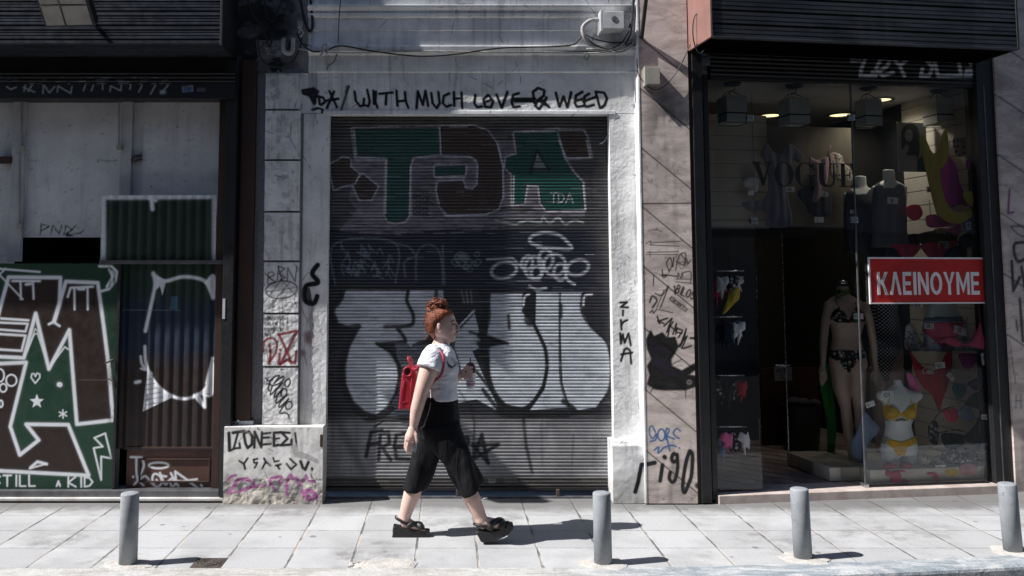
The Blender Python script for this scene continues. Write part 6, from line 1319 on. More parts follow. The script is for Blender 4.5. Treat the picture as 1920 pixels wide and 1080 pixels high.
for s, u in ((-1, 1542), (1, 1642)):
    limb(mb, [(u, 684, dm-.02), (u+s*1, 700, dm-.03)], [.026, .034])
    for k, (du, dv) in enumerate(((-5, 718), (-2, 724), (2, 724), (5, 718))): limb(mb, [(u+du*.6, 700, dm-.03-.006*k), (u+du, 711, dm-.035-.006*k), (u+du*.8, dv, dm-.025-.006*k)], [.011, .010, .007])
    limb(mb, [(u-s*4, 694, dm-.04), (u-s*8, 704, dm-.05), (u-s*8, 713, dm-.05)], [.012, .011, .008])
me = body(mb, .0085); mm = me.copy(); bo = place(me, 'body', M['skin_m'], t)
shell(mm, [(1556, 602), (1556, 590), (1572, 572), (1588, 592), (1590, 600), (1606, 572), (1622, 588), (1622, 604), (1590, 606)], F['floral'], 'bikini_top', t)
shell(mm, [(1552, 656), (1626, 656), (1626, 668), (1606, 680), (1595, 698), (1587, 698), (1574, 680), (1552, 668)], F['floral'], 'bikini_bottom', t)
mb = MB(XF); mb.tube([R(u, v, dd) for u, v, dd in ((1572, 574, dm-.11), (1564, 562, dm-.05), (1572, 553, dm-.02))], .004, 6); mb.build('strap', F['floral'], t, smooth=True); mb = MB(XF); mb.tube([R(u, v, dd) for u, v, dd in ((1606, 574, dm-.11), (1602, 562, dm-.05), (1590, 553, dm-.02))], .004, 6); mb.build('strap', F['floral'], t, smooth=True)
q = R(1580, 533, dm); mb = MB(XF); mb.lathe((q.x, q.y, q.z), [(.042, 0), (.044, .02), (.03, .035), (.004, .04)], 18); mb.build('neck_cap', M['chrome'], t, smooth=True)
mb = MB(XF); mb.tube([R(u, v, dd) for u, v, dd in ((1572, 546, dm-.05), (1581, 550, dm-.06), (1591, 546, dm-.05), (1588, 542, dm+.05), (1574, 542, dm+.05))], .018, 8, closed=True); mb.tube([R(u, v, dd) for u, v, dd in ((1580, 550, dm-.06), (1572, 556, dm-.08), (1566, 562, dm-.07))], .012, 8)
q = R(1580, 546, dm); tag(mb.build('scarf', fabric('lime_print_scarf', (.1, .22, .03), (.02, .05, .02)), None, base=RW(q), smooth=True), 'lime green scarf knotted round the neck of the floral bikini mannequin', 'scarf')
mb = MB(XF); qa = R(1605, 876, dm-.06); mb.ell((qa.x-.05, qa.y, qa.z-.005), .05, .13, .02, 14, 6); sh1 = tag(mb.build('sandal', F['navy'], None, base=RW(qa), smooth=True), 'dark flat sandal under the left foot of the floral mannequin', 'sandal')
mb = MB(XF); qa = R(1620, 876, dm-.06); mb.ell((qa.x+.0, qa.y, qa.z-.005), .05, .13, .02, 14, 6); tag(mb.build('sandal', F['navy'], None, base=RW(qa), smooth=True), 'dark flat sandal under the right foot of the floral mannequin', 'sandal')
# polka dot mannequin
dm = .85; t = thing('mannequin', 'beige mannequin in a polka dot swimsuit, half behind the red sign', 'mannequin', RW(R(1660, 872, dm)))
mb = MB(XF)
torso_rings(mb, dm, [(470, 1648, 1668, .05), (488, 1638, 1680, .07), (505, 1630, 1686, .1), (535, 1634, 1684, .13), (560, 1638, 1680, .11), (585, 1641, 1677, .1), (620, 1638, 1682, .11), (650, 1633, 1688, .125), (680, 1634, 1690, .125), (705, 1640, 1684, .1)])
limb(mb, [(1647, 690, dm), (1648, 745, dm), (1650, 790, dm), (1652, 870, dm)], [.09, .075, .055, .035]); limb(mb, [(1677, 690, dm), (1677, 745, dm), (1676, 790, dm), (1675, 870, dm)], [.09, .075, .055, .035])
me = body(mb, .011); mm = me.copy(); place(me, 'body', M['skin_m'], t)
shell(mm, [(1628, 520), (1690, 520), (1690, 650), (1684, 664), (1672, 690), (1665, 716), (1656, 716), (1648, 690), (1634, 664), (1630, 650)], F['polka'], 'swimsuit', t)
# pale bust with mustard bikini
dm = .36; t = thing('bust', 'pale headless torso in a mustard yellow bikini on the plinth', 'mannequin', RW(R(1690, 872, dm)))
mb = MB(XF)
torso_rings(mb, dm, [(711, 1676, 1688, .035), (722, 1677, 1691, .04), (731, 1665, 1704, .055), (738, 1650, 1722, .07), (748, 1652, 1720, .085), (765, 1660, 1713, .1), (780, 1662, 1711, .1), (797, 1663, 1705, .085), (812, 1661, 1709, .085), (828, 1656, 1715, .1), (842, 1654, 1719, .11), (852, 1656, 1719, .1)])
limb(mb, [(1646, 741, dm), (1660, 744, dm)], [.035, .06]); limb(mb, [(1726, 741, dm), (1710, 744, dm)], [.035, .06])
limb(mb, [(1671, 842, dm), (1669, 860, dm), (1669, 876, dm)], [.085, .08, .07]); limb(mb, [(1703, 842, dm), (1705, 860, dm), (1706, 876, dm)], [.085, .08, .07])
for u in (1673, 1705): mb.ell(R(u, 772, dm-.075), .05, .055, .05, 14, 9)
me = body(mb, .0085); mm = me.copy(); place(me, 'body', M['white_m'], t)
shell(mm, [(1656, 765), (1660, 758), (1676, 764), (1690, 774), (1704, 762), (1716, 754), (1721, 768), (1718, 782), (1700, 788), (1690, 780), (1670, 790), (1659, 782)], F['mustard'], 'bikini_top', t, off=.008)
shell(mm, [(1656, 782), (1672, 788), (1690, 782), (1702, 787), (1716, 782), (1714, 788), (1690, 790), (1664, 790)], F['leop'], 'trim', t, off=.010)
shell(mm, [(1668, 822), (1690, 828), (1718, 818), (1718, 832), (1702, 840), (1696, 854), (1682, 854), (1674, 842), (1662, 832)], F['mustard'], 'bikini_bottom', t, off=.008)
shell(mm, [(1652, 814), (1668, 822), (1662, 833), (1652, 830)], F['leop'], 'side_band', t, off=.009)
mb = MB(XF); mb.tube([R(u, v, dd) for u, v, dd in ((1664, 760, dm-.1), (1670, 742, dm-.06), (1673, 734, dm-.01))], .005, 6); mb.build('strap', F['mustard'], t, smooth=True); mb = MB(XF); mb.tube([R(u, v, dd) for u, v, dd in ((1710, 758, dm-.1), (1703, 740, dm-.06), (1699, 733, dm-.01))], .005, 6); mb.build('strap', F['mustard'], t, smooth=True)
# pale hips with pink briefs
dm = .45; t = thing('bust', 'pale mannequin hips in pink briefs under the red sign', 'mannequin', RW(R(1768, 655, dm)))
mb = MB(XF); torso_rings(mb, dm, [(556, 1741, 1792, .08), (572, 1742, 1791, .085), (590, 1738, 1797, .1), (610, 1734, 1803, .115), (630, 1733, 1804, .115)])
limb(mb, [(1750, 622, dm), (1749, 655, dm)], [.085, .08]); limb(mb, [(1786, 622, dm), (1787, 655, dm)], [.085, .08])
me = body(mb, .01); mm = me.copy(); place(me, 'body', M['white_m'], t)
shell(mm, [(1730, 603), (1806, 603), (1806, 622), (1788, 636), (1776, 650), (1762, 650), (1748, 636), (1730, 622)], F['hot'], 'briefs', t)
shell(mm, [(1730, 595), (1806, 592), (1806, 603), (1730, 603)], F['denim'], 'waistband', t, off=.008)
mb = MB(XF); rbox(mb, 1716, 1838, 655, 658, .18, .7, vx=656); tag(mb.build('shelf', M['glass'], None, base=RW(R(1770, 656, .4))), 'glass shelf carrying the pale mannequin hips', 'shelf')
# tank top busts
for (uo, vo, dm, lab, mk_) in ((1667, 0, .7, 'bust in a grey buttoned tank top above the red sign', 'grey'), (1614, 12, .95, 'bust in a charcoal tank top in the shadow beside the door glass', 'dkgrey')):
    t = thing('bust', lab, 'mannequin', RW(R(uo, 470+vo, dm)))
    mb = MB(XF); torso_rings(mb, dm, [(318+vo, uo-11, uo+9, .04), (338+vo, uo-10, uo+10, .045), (345+vo, uo-22, uo+24, .06), (352+vo, uo-33, uo+33, .075), (370+vo, uo-31, uo+31, .1), (400+vo, uo-28, uo+28, .11), (430+vo, uo-27, uo+28, .1), (462+vo, uo-30, uo+32, .11)])
    me = body(mb, .011); mm = me.copy(); place(me, 'body', M['white_m'], t)
    shell(mm, [(uo-27, 348+vo), (uo-16, 343+vo), (uo-10, 352+vo), (uo+8, 352+vo), (uo+16, 343+vo), (uo+27, 348+vo), (uo+29, 362+vo), (uo+36, 470+vo), (uo-36, 470+vo), (uo-30, 362+vo)], F[mk_], 'tank_top', t, off=.01)
# ---------------------------------------------------------------- pendant lamps, poster, sign, rails
M['shade'] = simple('pale_green_lampshade', (.66, .7, .69), (.6, .64, .63), 4, .6, bump=0)
for i, (u0, u1, v0, v1, dd, lb) in enumerate(((1353, 1391, 183, 233, .5, 'square pale pendant lamp nearest the marble pier'), (1469, 1507, 187, 236, .5, 'square pale pendant lamp between the two yellow downlights'), (1612, 1643, 188, 238, .5, 'square pale pendant lamp just right of the glass joint'), (1742, 1777, 186, 236, .5, 'square pale pendant lamp above the swimsuits'))):
    qa = R((u0+u1)/2, v0, dd); qb = R((u0+u1)/2, v1, dd); hw_ = (R(u1, 200, dd).x-R(u0, 200, dd).x)/2
    t = thing('pendant_lamp', lb, 'lamp', RW(qb), 'pendant lamps in the boutique window')
    mb = MB(XF); zs_ = qb.z+(qa.z-qb.z)*.36
    mb.box(qa.x-hw_, qa.x+hw_, dd-hw_, dd+hw_, zs_+.006, qa.z); mb.build('shade', M['shade'], t, bevel=.004)
    mb = MB(XF); mb.box(qa.x-hw_, qa.x+hw_, dd-hw_, dd+hw_, qb.z+.012, zs_-.006); mb.build('lower_shade', M['shade'], t, bevel=.004)
    mb = MB(XF); mb.box(qa.x-hw_*1.01, qa.x+hw_*1.01, dd-hw_*1.01, dd+hw_*1.01, zs_-.006, zs_+.006); mb.build('band', M['black'], t)
    mb = MB(XF); mb.tube([(qa.x-hw_, dd-hw_, qb.z), (qa.x+hw_, dd-hw_, qb.z), (qa.x+hw_, dd+hw_, qb.z), (qa.x-hw_, dd+hw_, qb.z)], .005, 6, closed=True); mb.build('bottom_frame', M['steel'], t)
    mb = MB(XF); mb.tube(cat([(qa.x, dd, qa.z), (qa.x-.02, dd, qa.z+.05), (qa.x+.03, dd, qa.z+.08), (qa.x+.01, dd, ZC)], 6), .004, 6); mb.tube(cat([(qa.x-hw_, dd, qa.z), (qa.x-.02, dd, qa.z+.06), (qa.x+hw_*.8, dd, qa.z+.03)], 6), .004, 6); mb.build('cord', M['cable_b'], t, smooth=True)
    mb = MB(XF); mb.lathe((qa.x+.01, dd, ZC-.03), [(.01, 0), (.07, .01), (.08, .03)], 18); mb.build('ceiling_rose', M['black'], t, smooth=True)
c = Canvas(1684, 1738, 230, 322, .72, .008, .008, None, right=True, vx=280)
c.wash(lambda u, v: np.ones_like(u), (.3, .3, .31)); c.fill([(1690, 250), (1697, 236), (1712, 233), (1722, 245), (1724, 280), (1718, 300), (1700, 300), (1692, 285)], (.012, .012, .013), 1, smooth=True); c.fill(ellp(1704, 254, 7, 11), (.34, .34, .35), 1); c.fill([(1690, 285), (1700, 270), (1704, 276), (1697, 295), (1690, 300)], (.32, .32, .33)); c.fill([(1698, 292), (1718, 292), (1720, 322), (1697, 322)], (.33, .33, .34)); c.stroke([(1700, 252), (1708, 252)], 1.6, (.03, .03, .03)); c.stroke([(1702, 260), (1706, 260)], 1.2, (.08, .08, .08)); c.fill([(1720, 300), (1737, 285), (1737, 322), (1720, 322)], (.02, .02, .03))
o = c.build('poster', simple('printed_poster', (.3, .3, .3), None, 3, .5, bump=0, paint=True), None, .006, base=RW(R(1711, 322, .78))); tag(o, 'black and white fashion poster beside the yellow swimsuit', 'poster')
ORG = simple('dark_orange_counter', (.07, .02, .01), None, 4, .5, bump=0)
mb = MB(XF); rbox(mb, 1428, 1535, 690, 860, 1.9, 1.95, vx=760); tag(mb.build('counter', ORG, None, base=RW(R(1480, 860, 1.9))), 'dim orange counter front deep inside the doorway', 'counter')
pn = Canvas(1452, 1485, 688, 714, 1.88, .006, .006, None, right=True, vx=700); pn.wash(lambda u, v: np.ones_like(u), (.3, .3, .31)); text(pn, 'ΜΑΓΙΟ'.replace('Μ', 'M').replace('Α', 'A').replace('Γ', 'T').replace('Ι', 'I').replace('Ο', 'O'), 1456, 698, 6, 1.2, (.04, .04, .04), wf=.65, sp=.2); text(pn, '5.', 1464, 711, 9, 1.5, (.03, .03, .03))
o = pn.build('price_notice', M['paper'] if 'paper' in M else simple('paper_notice', (.5, .5, .5), None, 3, .7, bump=0, paint=True), None, .004, base=RW(R(1468, 714, 1.88))); tag(o, 'handwritten price notice fixed to the orange counter', 'notice')
t = thing('basket', 'dark wire basket of goods on the floor inside the doorway', 'basket', RW((R(1505, 850, 1.7).x, 1.7, ZT)))
qx = R(1505, 850, 1.7).x
mb = MB(XF); mb.lathe((qx, 1.7, ZT), [(.16, 0), (.2, .45), (.19, .45), (.15, .02)], 24); mb.build('basket', simple('dark_green_wire', (.02, .035, .03), None, 30, .5, bump=0), t)
mb = MB(XF); [mb.ell((qx+rng.uniform(-.12, .12), 1.7+rng.uniform(-.12, .12), ZT+.47), .07, .06, .05, 10, 6) for _ in range(7)]; mb.build('contents', F['dkgrey'], t, smooth=True)
# rails of bikinis behind the sidelight
rails = ((508, 1341, 1395, 'top', ((1346, 'rose'), (1354, 'white'), (1364, 'rose'), (1374, 'flower_b'), (1384, 'florw'))), (594, 1348, 1392, 'second', ((1354, 'black'), (1366, 'navy'), (1378, 'denim'), (1386, 'white'))), (704, 1345, 1396, 'third', ((1352, 'flower_b'), (1364, 'black'), (1378, 'flower_b'), (1392, 'redd'))), (800, 1348, 1400, 'lowest', ((1354, 'denim'), (1362, 'pink'), (1378, 'flower_b'), (1394, 'white'))))
words = {'rose': 'rose red', 'white': 'white', 'flower_b': 'dark flowered', 'florw': 'pale floral', 'black': 'black', 'navy': 'navy', 'denim': 'grey blue', 'redd': 'dark red', 'pink': 'pink'}
for v, u0, u1, nm, its in rails:
    dd = .3
    t = thing('hanging_rail', '%s short clothes rail behind the left glass of the boutique' % nm, 'clothes rail', RW(R(u0, v, dd)))
    mb = MB(XF); mb.tube([R(u0-14, v, dd+.02), R(u1, v, dd)], .007, 8); mb.tube([R(u0-14, v, dd+.02), R(u0-14, v+22, dd+.02)], .006, 6); mb.build('bar', M['chrome'], t, smooth=True)
    for k, (u, fm) in enumerate(its):
        ln = rng.uniform(52, 74); d2 = dd-.04*(k % 2)+.02; seq = ('nearest the post', 'second from the post', 'third from the post', 'fourth from the post', 'last on the bar')[k]
        mi = rng.choice([-1, 1]); jt = lambda: rng.uniform(-2.5, 2.5)
        poly = [(u+mi*a+jt(), v+b*ln/60+jt()) for a, b in ((-10, 11), (-3, 14), (2, 9), (9, 12), (12, 25), (5, 30), (7, 46), (2, 38), (-2, 58), (-5, 40), (-9, 44), (-11, 26))]
        garment('bikini', '%s bikini on the %s rail of the sidelight, %s' % (words[fm], nm, seq), 'bikini', poly, d2, F[fm], .03, smooth=False, group='bikinis on the sidelight rails', straps=([(u-6, v+14), (u, v+3), (u+6, v+14)],), strapmat=M['cable_b'], sr=.003)
garment('bikini_bottom', 'yellow bikini bottom dangling from the top rail behind the left glass', 'bikini bottom', [(1372, 545), (1386, 540), (1386, 560), (1378, 568), (1362, 585), (1354, 588), (1362, 566)], .2, F['yellow'], .03)
# price tags
TG = simple('white_price_card', (.85, .85, .84), None, 3, .6, bump=0, paint=True)
tags_ = ((1785, 312, .5, -14, '€30', 'magenta swimsuit', 24), (1747, 355, .56, -3, '€80', 'lower half of the yellow swimsuit', 18), (1767, 399, .45, 2, '€22', 'pink frilled bikini top', 22), (1823, 423, .44, -5, '€20', 'navy bottom by the right post', 23), (1770, 459, .42, 0, '€22', 'coral bottom, right of two', 21), (1674, 376, .52, 2, '18', 'grey tank top', 20), (1600, 397, .75, 2, '18', 'charcoal tank top', 11), (1690, 435, .68, 5, '28', 'dark navy trousers', 11),
         (1482, 355, 1.02, 0, '€18', 'grey dress', 17), (1546, 364, 1.02, 3, '28', 'dusty pink camisole', 15), (1536, 412, 1.08, 0, '19', 'foot of the charcoal shorts', 17), (1610, 593, .46, 0, '€22', 'floral bikini top of the mannequin', 18), (1742, 611, .3, 3, '28', 'pink briefs on the pale hips', 18), (1801, 620, .26, 14, '50', 'hot pink bikini top', 24), (1763, 685, .33, -4, '€22', 'dark red swimsuit', 18), (1783, 707, .33, 50, '€21', 'right edge of the dark red swimsuit', 15),
         (1665, 740, .24, 2, '€20', 'shoulder of the mustard bikini bust', 22), (1632, 758, .34, -16, '€19', 'denim shorts', 17), (1764, 878, .15, -2, '20', 'floral bra on the plinth', 20), (1848, 782, .28, 3, '€28', 'black briefs on the slatwall', 15), (1846, 673, .3, 85, '€1', 'black bra by the right post', 20), (1722, 572, .4, 4, '€22', 'lower edge of the red sign', 18), (1409, 362, 1.1, 0, '19', 'pale blue top', 12))
for u, v, d, rot, s, where, w in tags_:
    if u > 1690: d = min(d, max(.07, dmax(u+w/2)-.05))
    q = R(u, v, d); sc = w/2*(R(u+1, v, d).x-R(u, v, d).x); hz = sc*.56
    c = Canvas.__new__(Canvas); Canvas.dims(c, -sc, sc, -hz, hz, 0, sc/14, sc/14)
    # lettering is laid in card coordinates
    Paint.__init__(c, c.X/sc*20, -c.Z/sc*20); c.c = np.zeros((len(c.u), 3)); c.a = np.zeros(len(c.u))
    text(c, s, -len(s)*4.6, 6, 12, 2, (.03, .03, .07), wf=.6, sp=.22, jit=.06, seed=int(u))
    cs, sn = math.cos(R_(-rot)), math.sin(R_(-rot))
    L3_ = np.stack([q.x+c.X*cs-c.Z*sn, np.full(len(c.X), q.y), q.z+c.X*sn+c.Z*cs], 1)
    c.W = np.array([tuple(RW(a)) for a in L3_]); c.back = np.array(ed)
    o = c.build('price_tag', TG, None, .003, base=RW(q)); tag(o, 'white price card on the %s' % where, 'price tag', 'price tags in the boutique window')
# ================================================================== THE WALKING WOMAN
YW = 6.33
def Wp(u, v, dy=0.0): return P(u, v, YW+dy)
PX = P(841, 800, YW).x-P(840, 800, YW).x        # metres per pixel about there
M['skin'] = simple('skin', (.66, .46, .4), (.6, .4, .345), 14, .5, bump=.05, bsc=300, paint=True)
M['tee'] = fabric('white_cotton_jersey', (.72, .73, .78), (.66, .67, .73), 1.1); 
def tee():
    b = NB('white_t_shirt'); n = b.noise(7, 4, .6, b.mapv((1.2, 1.2, 2.2)), 1.2); n2 = b.noise(18, 3, .5, b.mapv((1, 1, 2.5)), 1.5)
    col = b.paint(b.mix(b.ramp(n, .3, .7), (.74, .74, .79), (.68, .69, .75)))
    return b.fin(col, .9, 0, b.bump(b.math('ADD', n, b.math('MULTIPLY', n2, .5)), .55, .03), .2)
M['tee'] = tee()
def culm():
    b = NB('black_crepe'); n = b.noise(6, 4, .6, b.mapv((2.4, 2.4, .45)), .6)
    return b.fin(b.mix(b.ramp(n, .3, .7), (.0105, .0105, .0125), (.007, .007, .009)), .75, 0, b.bump(b.math('ADD', n, b.math('MULTIPLY', b.noise(300, 2), .05)), .6, .03), .15)
M['culotte'] = culm()
def hairm():
    b = NB('copper_hair'); n = b.noise(85, 4, .6); n2 = b.noise(14, 3, .6, None, 1.0)
    col = b.mix(b.ramp(n, .35, .65), (.25, .058, .02), (.07, .016, .008)); col = b.mix(b.ramp(n2, .45, .7, 0, .6), col, (.42, .12, .04))
    return b.fin(col, .48, 0, b.bump(n, .8, .012), .5)
M['hair'] = hairm()
M['shoe'] = simple('black_rubber_sole', (.016, .016, .018), None, 9, .55, bump=.1)
M['strap'] = simple('black_leather_strap', (.013, .013, .014), None, 9, .5, bump=.1)
M['redbag'] = simple('red_grained_leather', (.36, .012, .035), (.27, .009, .025), 6, .52, bump=.25, bsc=220, bd=.002)
M['pinkstrap'] = simple('rose_red_strap', (.42, .04, .09), None, 9, .5, bump=.1)
wt = thing('person', 'woman with a copper hair bun in white t-shirt and wide black culottes walking past', 'person', G(845, 1008))
def wrings(mb, rows, dy=0.0, n=30, pw=.92):
    rs = []
    for row in rows:
        (ua, va), (ub, vb), hd = row[:3]; d = dy + (row[3] if len(row) > 3 else 0)
        a, b = Wp(ua, va, d), Wp(ub, vb, d); c = (a+b)/2; h = (b-a)/2; y = Vector((0, 1, 0))
        q = []
        for t in np.linspace(0, 2*math.pi, n+1)[:-1]:
            cs, sn = math.cos(t), math.sin(t)
            q.append(c+h*math.copysign(abs(cs)**pw, cs)+y*hd*math.copysign(abs(sn)**pw, sn))
        rs.append(q)
    mb.rings(rs)
def H_(rows): return [((a, v), (b, v), hd) if True else 0 for v, a, b, hd in rows]
def wl(mb, pts, rs, n=14): mb.tube([Wp(*p) for p in pts], rs, n)
NEAR, FAR = -.085, .09
# ---- body: one skin
mb = MB()
wrings(mb, H_([(577, 818, 834, .03), (580, 811, 841, .05), (586, 805, 848, .066), (593, 802.5, 852, .074), (600, 801.5, 854.5, .077), (606, 802, 854.3, .078), (612, 803, 854, .077), (618, 805, 854.6, .074), (624, 809, 854.8, .069), (629, 814, 854.6, .063), (634, 820, 854, .055), (638, 828, 853, .046), (641, 836, 850, .034)]))
mb.tube([Wp(854.2, 603, .0), Wp(857, 609.5, .0), Wp(860.2, 616, .0), Wp(858, 619.6, .0)], [.008, .0095, .0115, .010], 10)   # nose
mb.ell(Wp(857, 618.8, -.010), .010, .008, .007); mb.ell(Wp(857, 618.8, .010), .010, .008, .007)
mb.ell(Wp(855.6, 625.2, 0), .010, .020, .0055); mb.ell(Wp(855.2, 628.2, 0), .0095, .018, .006)      # lips
mb.ell(Wp(850.5, 636, 0), .019, .022, .016)                                      # chin
mb.ell(Wp(845.5, 618, -.045), .022, .02, .025); mb.ell(Wp(845.5, 618, .045), .022, .02, .025)       # cheeks
mb.ell(Wp(849, 601.5, -.03), .018, .025, .008); mb.ell(Wp(849, 601.5, .03), .018, .025, .008)      # brow ridge
mb.ell(Wp(823.5, 613, -.087), .017, .011, .031, M=Matrix.Rotation(R_(-14), 3, 'Y')); mb.ell(Wp(824, 613, .078), .015, .010, .028)   # ears
mb.ell(Wp(823.5, 619, -.077), .009, .008, .010)
wl(mb, [(819, 672, 0), (823, 655, 0), (829, 640, 0), (831, 625, 0)], [.085, .066, .058, .055])
wrings(mb, H_([(650, 806, 842, .09), (660, 796, 851, .15), (675, 791, 855, .165), (692, 790, 857, .155), (715, 794, 855, .14), (740, 799, 855, .14), (765, 797, 858, .15), (790, 792, 858, .155), (812, 796, 852, .14)]))
# near arm hanging back
wl(mb, [(812, 664, -.13), (808, 678, -.165), (803, 697, -.185), (796, 716, -.195), (790, 734, -.2), (786, 750, -.2), (781, 768, -.195), (778, 784, -.19), (775.5, 799, -.185), (774, 806, -.185)], [.07, .068, .066, .056, .049, .047, .044, .037, .029, .029], 18)
wl(mb, [(774, 802, -.185), (772.5, 810, -.187), (770, 819, -.19), (767.5, 827, -.192)], [.030, .036, .041, .036], 14)
for pts, rr in (([(763, 822, -.2), (760, 832, -.204), (759.5, 840, -.2), (762, 846, -.193)], (.012, .011, .010, .008)), ([(766.5, 826, -.205), (764, 836, -.212), (763.5, 845, -.208), (766, 851, -.2)], (.012, .0115, .0105, .008)), ([(770, 826.5, -.2), (768.5, 837, -.208), (769, 846, -.205), (772, 851, -.197)], (.012, .011, .010, .008)), ([(773, 825, -.19), (773.5, 834, -.197), (775, 841, -.195), (777, 845.5, -.19)], (.011, .010, .009, .0075)),
                ([(776.5, 808, -.2), (780.5, 816, -.216), (782, 825, -.218), (780, 832, -.212)], (.015, .0125, .011, .009))): wl(mb, pts, list(rr), 10)
# far arm: elbow bent, forearm forward to the cup
wl(mb, [(826, 664, .14), (826, 690, .18), (828, 712, .19), (836, 722, .17), (852, 712, .12), (862, 704, .09), (866, 701, .08)], [.065, .058, .047, .043, .034, .028, .028], 14)
wl(mb, [(863, 703, .085), (868, 701, .08), (873, 700, .075)], [.028, .034, .031], 12)
for k, (v0, v1) in enumerate(((692, 689), (697.5, 695.5), (703, 702), (708, 708))):
    wl(mb, [(872, v0+2, .06), (876.5, v0+.5, .018), (882, v1, -.004), (887, v1, -.002)], [.0115, .011, .010, .008], 9)
wl(mb, [(868, 697, .05), (871.5, 691, .03), (875, 687.5, .012), (879, 686, .004)], [.0135, .012, .011, .008], 9)
# legs
wl(mb, [(812, 800, FAR), (801, 845, FAR), (790, 880, FAR), (780, 905, FAR), (772, 928, FAR), (765, 948, FAR), (759.5, 966, FAR), (757.5, 976, FAR)], [.05, .05, .052, .058, .062, .052, .044, .045], 18)
wl(mb, [(752, 981, FAR), (757, 979, FAR), (768, 983, FAR), (780, 989, FAR), (790, 993.5, FAR)], [.034, .044, .038, .033, .028], 14)
wl(mb, [(830, 800, NEAR), (850, 850, NEAR), (868, 893, NEAR), (877, 918, NEAR), (886, 937, NEAR), (893, 953, NEAR), (900, 968, NEAR), (903, 977, NEAR)], [.05, .05, .054, .058, .060, .052, .045, .045], 18)
wl(mb, [(898, 984, NEAR), (905, 980, NEAR), (918, 980, NEAR), (932, 982, NEAR), (945, 983, NEAR)], [.034, .044, .038, .033, .028], 14)
for f, base_, dr in ((FAR, (792, 995), (1, .32)), (NEAR, (948, 984), (1, -.1))):
    for k in range(5):
        o = (k-2)*.0145*(1 if f == FAR else -1); ln = (9, 8.5, 7.5, 6.5, 5)[k]
        wl(mb, [(base_[0]-3, base_[1]-1, f+o), (base_[0]+ln*.6*dr[0], base_[1]+ln*.6*dr[1], f+o), (base_[0]+ln*dr[0], base_[1]+ln*dr[1]+1, f+o)], [.013 if k == 0 else .011, .012 if k == 0 else .010, .008], 8)
me = fuse(mb, .0048, 5, .5); co, no = mesh_np(me)
u, v = proj(co[:, 0], co[:, 1], co[:, 2]); pt = Paint(u, v); pt.ok = ((no[:, 1] < .35) & (co[:, 1] < YW-.0)).astype(float)
pt.stroke([(845.5, 603.2), (850, 601.2), (855, 602.8)], 2.2, (.06, .022, .014), soft=.8, alpha=.92)           # brow
pt.stroke([(846.5, 608.2), (850.5, 606.4), (854.4, 608)], 2.0, (.022, .012, .012), soft=.7, alpha=.96); pt.stroke([(850.6, 608.6), (852.6, 608.7)], 2.6, (.03, .018, .015), soft=.7, alpha=.95); pt.stroke([(846.5, 610.6), (854, 610.8)], 1.4, (.27, .13, .11), soft=.9, alpha=.75)
pt.stroke([(850.5, 626.9), (857.5, 626.6)], 1.2, (.16, .045, .04), soft=.6, alpha=.92); pt.stroke([(852.5, 625.1), (857.5, 624.8)], 2.0, (.42, .13, .12), soft=.8, alpha=.7); pt.stroke([(852.5, 628.6), (857, 628.6)], 2.1, (.44, .14, .13), soft=.8, alpha=.7)
pt.stroke([(856.5, 620.5), (858.5, 620.6)], 1.3, (.2, .08, .07), soft=.6, alpha=.8)  # painted shade under the nose
pt.ok = None; pt.stroke([(841, 617), (847, 620)], 5, (.56, .26, .22), soft=4, alpha=.35)
pt.stroke([(823, 609), (825.5, 614), (824, 619)], 1.1, (.3, .13, .1), soft=.7, alpha=.8)
pt.write(me); place(me, 'body', M['skin'], wt)
# ---- hair: a close cap, then thousands of strand-thin locks swept up into a coiled bun
mb = MB()
wrings(mb, H_([(574, 815, 836, .03), (578, 808, 842, .055), (584, 802, 848.5, .074), (590, 799, 849.5, .083), (594, 798, 843, .086), (598, 797.6, 836, .087), (604, 797.5, 829, .087), (610, 798, 824, .086), (617, 800, 819.5, .083), (624, 803.5, 817.5, .074), (630, 808, 816, .055), (635, 812, 816, .03)]))
mb.ell(Wp(820, 572.5, -.005), .064, .056, .042, 18, 12)
hr = random.Random(3)
me = fuse(mb, .005, 3, .4); co, no = mesh_np(me)
set_co(me, co+no*(.006*(fbm(co[:, 0]*90, co[:, 2]*30+co[:, 1]*60, 4)-.5))[:, None])
hair = place(me, 'hair', M['hair'], wt)
def capy(u, v):                                     # half depth of the cap at this place
    rows = [(574, 825, 11, .03), (578, 825, 17, .055), (584, 825, 24, .074), (590, 824.5, 26, .083), (598, 818, 21, .088), (610, 811, 15, .087), (624, 810.5, 9, .076), (635, 814, 4, .035)]
    v = min(max(v, 574), 635)
    for a_, b_ in zip(rows, rows[1:]):
        if a_[0] <= v <= b_[0]:
            f = (v-a_[0])/(b_[0]-a_[0]); c_, w_, h_ = (a_[k]+(b_[k]-a_[k])*f for k in (1, 2, 3))
            return h_*math.sqrt(max(.05, 1-min(1, abs(u-c_)/w_)**2))
mb = MB()
for k in range(620):
    side_ = -1 if hr.random() < .75 else 1
    t = hr.random()
    if t < .6: s = hr.random(); u0, v0 = 851-28*s+hr.uniform(-1, 1), 589+14*s**1.1+hr.uniform(-1.5, 1)      # hairline
    else: s = hr.random(); u0, v0 = 798+16*s**2+hr.uniform(0, 12)*(1-s), 600+33*s+hr.uniform(-2, 2)               # nape
    u2, v2 = 819+hr.uniform(-9, 9), 580+hr.uniform(-2, 3); bow = hr.uniform(-5, 3) if t < .6 else hr.uniform(-9, -3)
    pts = []
    lift = hr.uniform(.0, .007)
    for i in range(7):
        f = i/6; u = u0+(u2-u0)*f+bow*math.sin(math.pi*f)*.8; v = v0+(v2-v0)*f-2.5*math.sin(math.pi*f)
        pts.append(Wp(u, v, side_*(capy(u, v)+lift*math.sin(math.pi*f)+.001)))
    r = hr.uniform(.0016, .0036); mb.tube(pts, [r*.5]+[r]*5+[r*.6], 5)
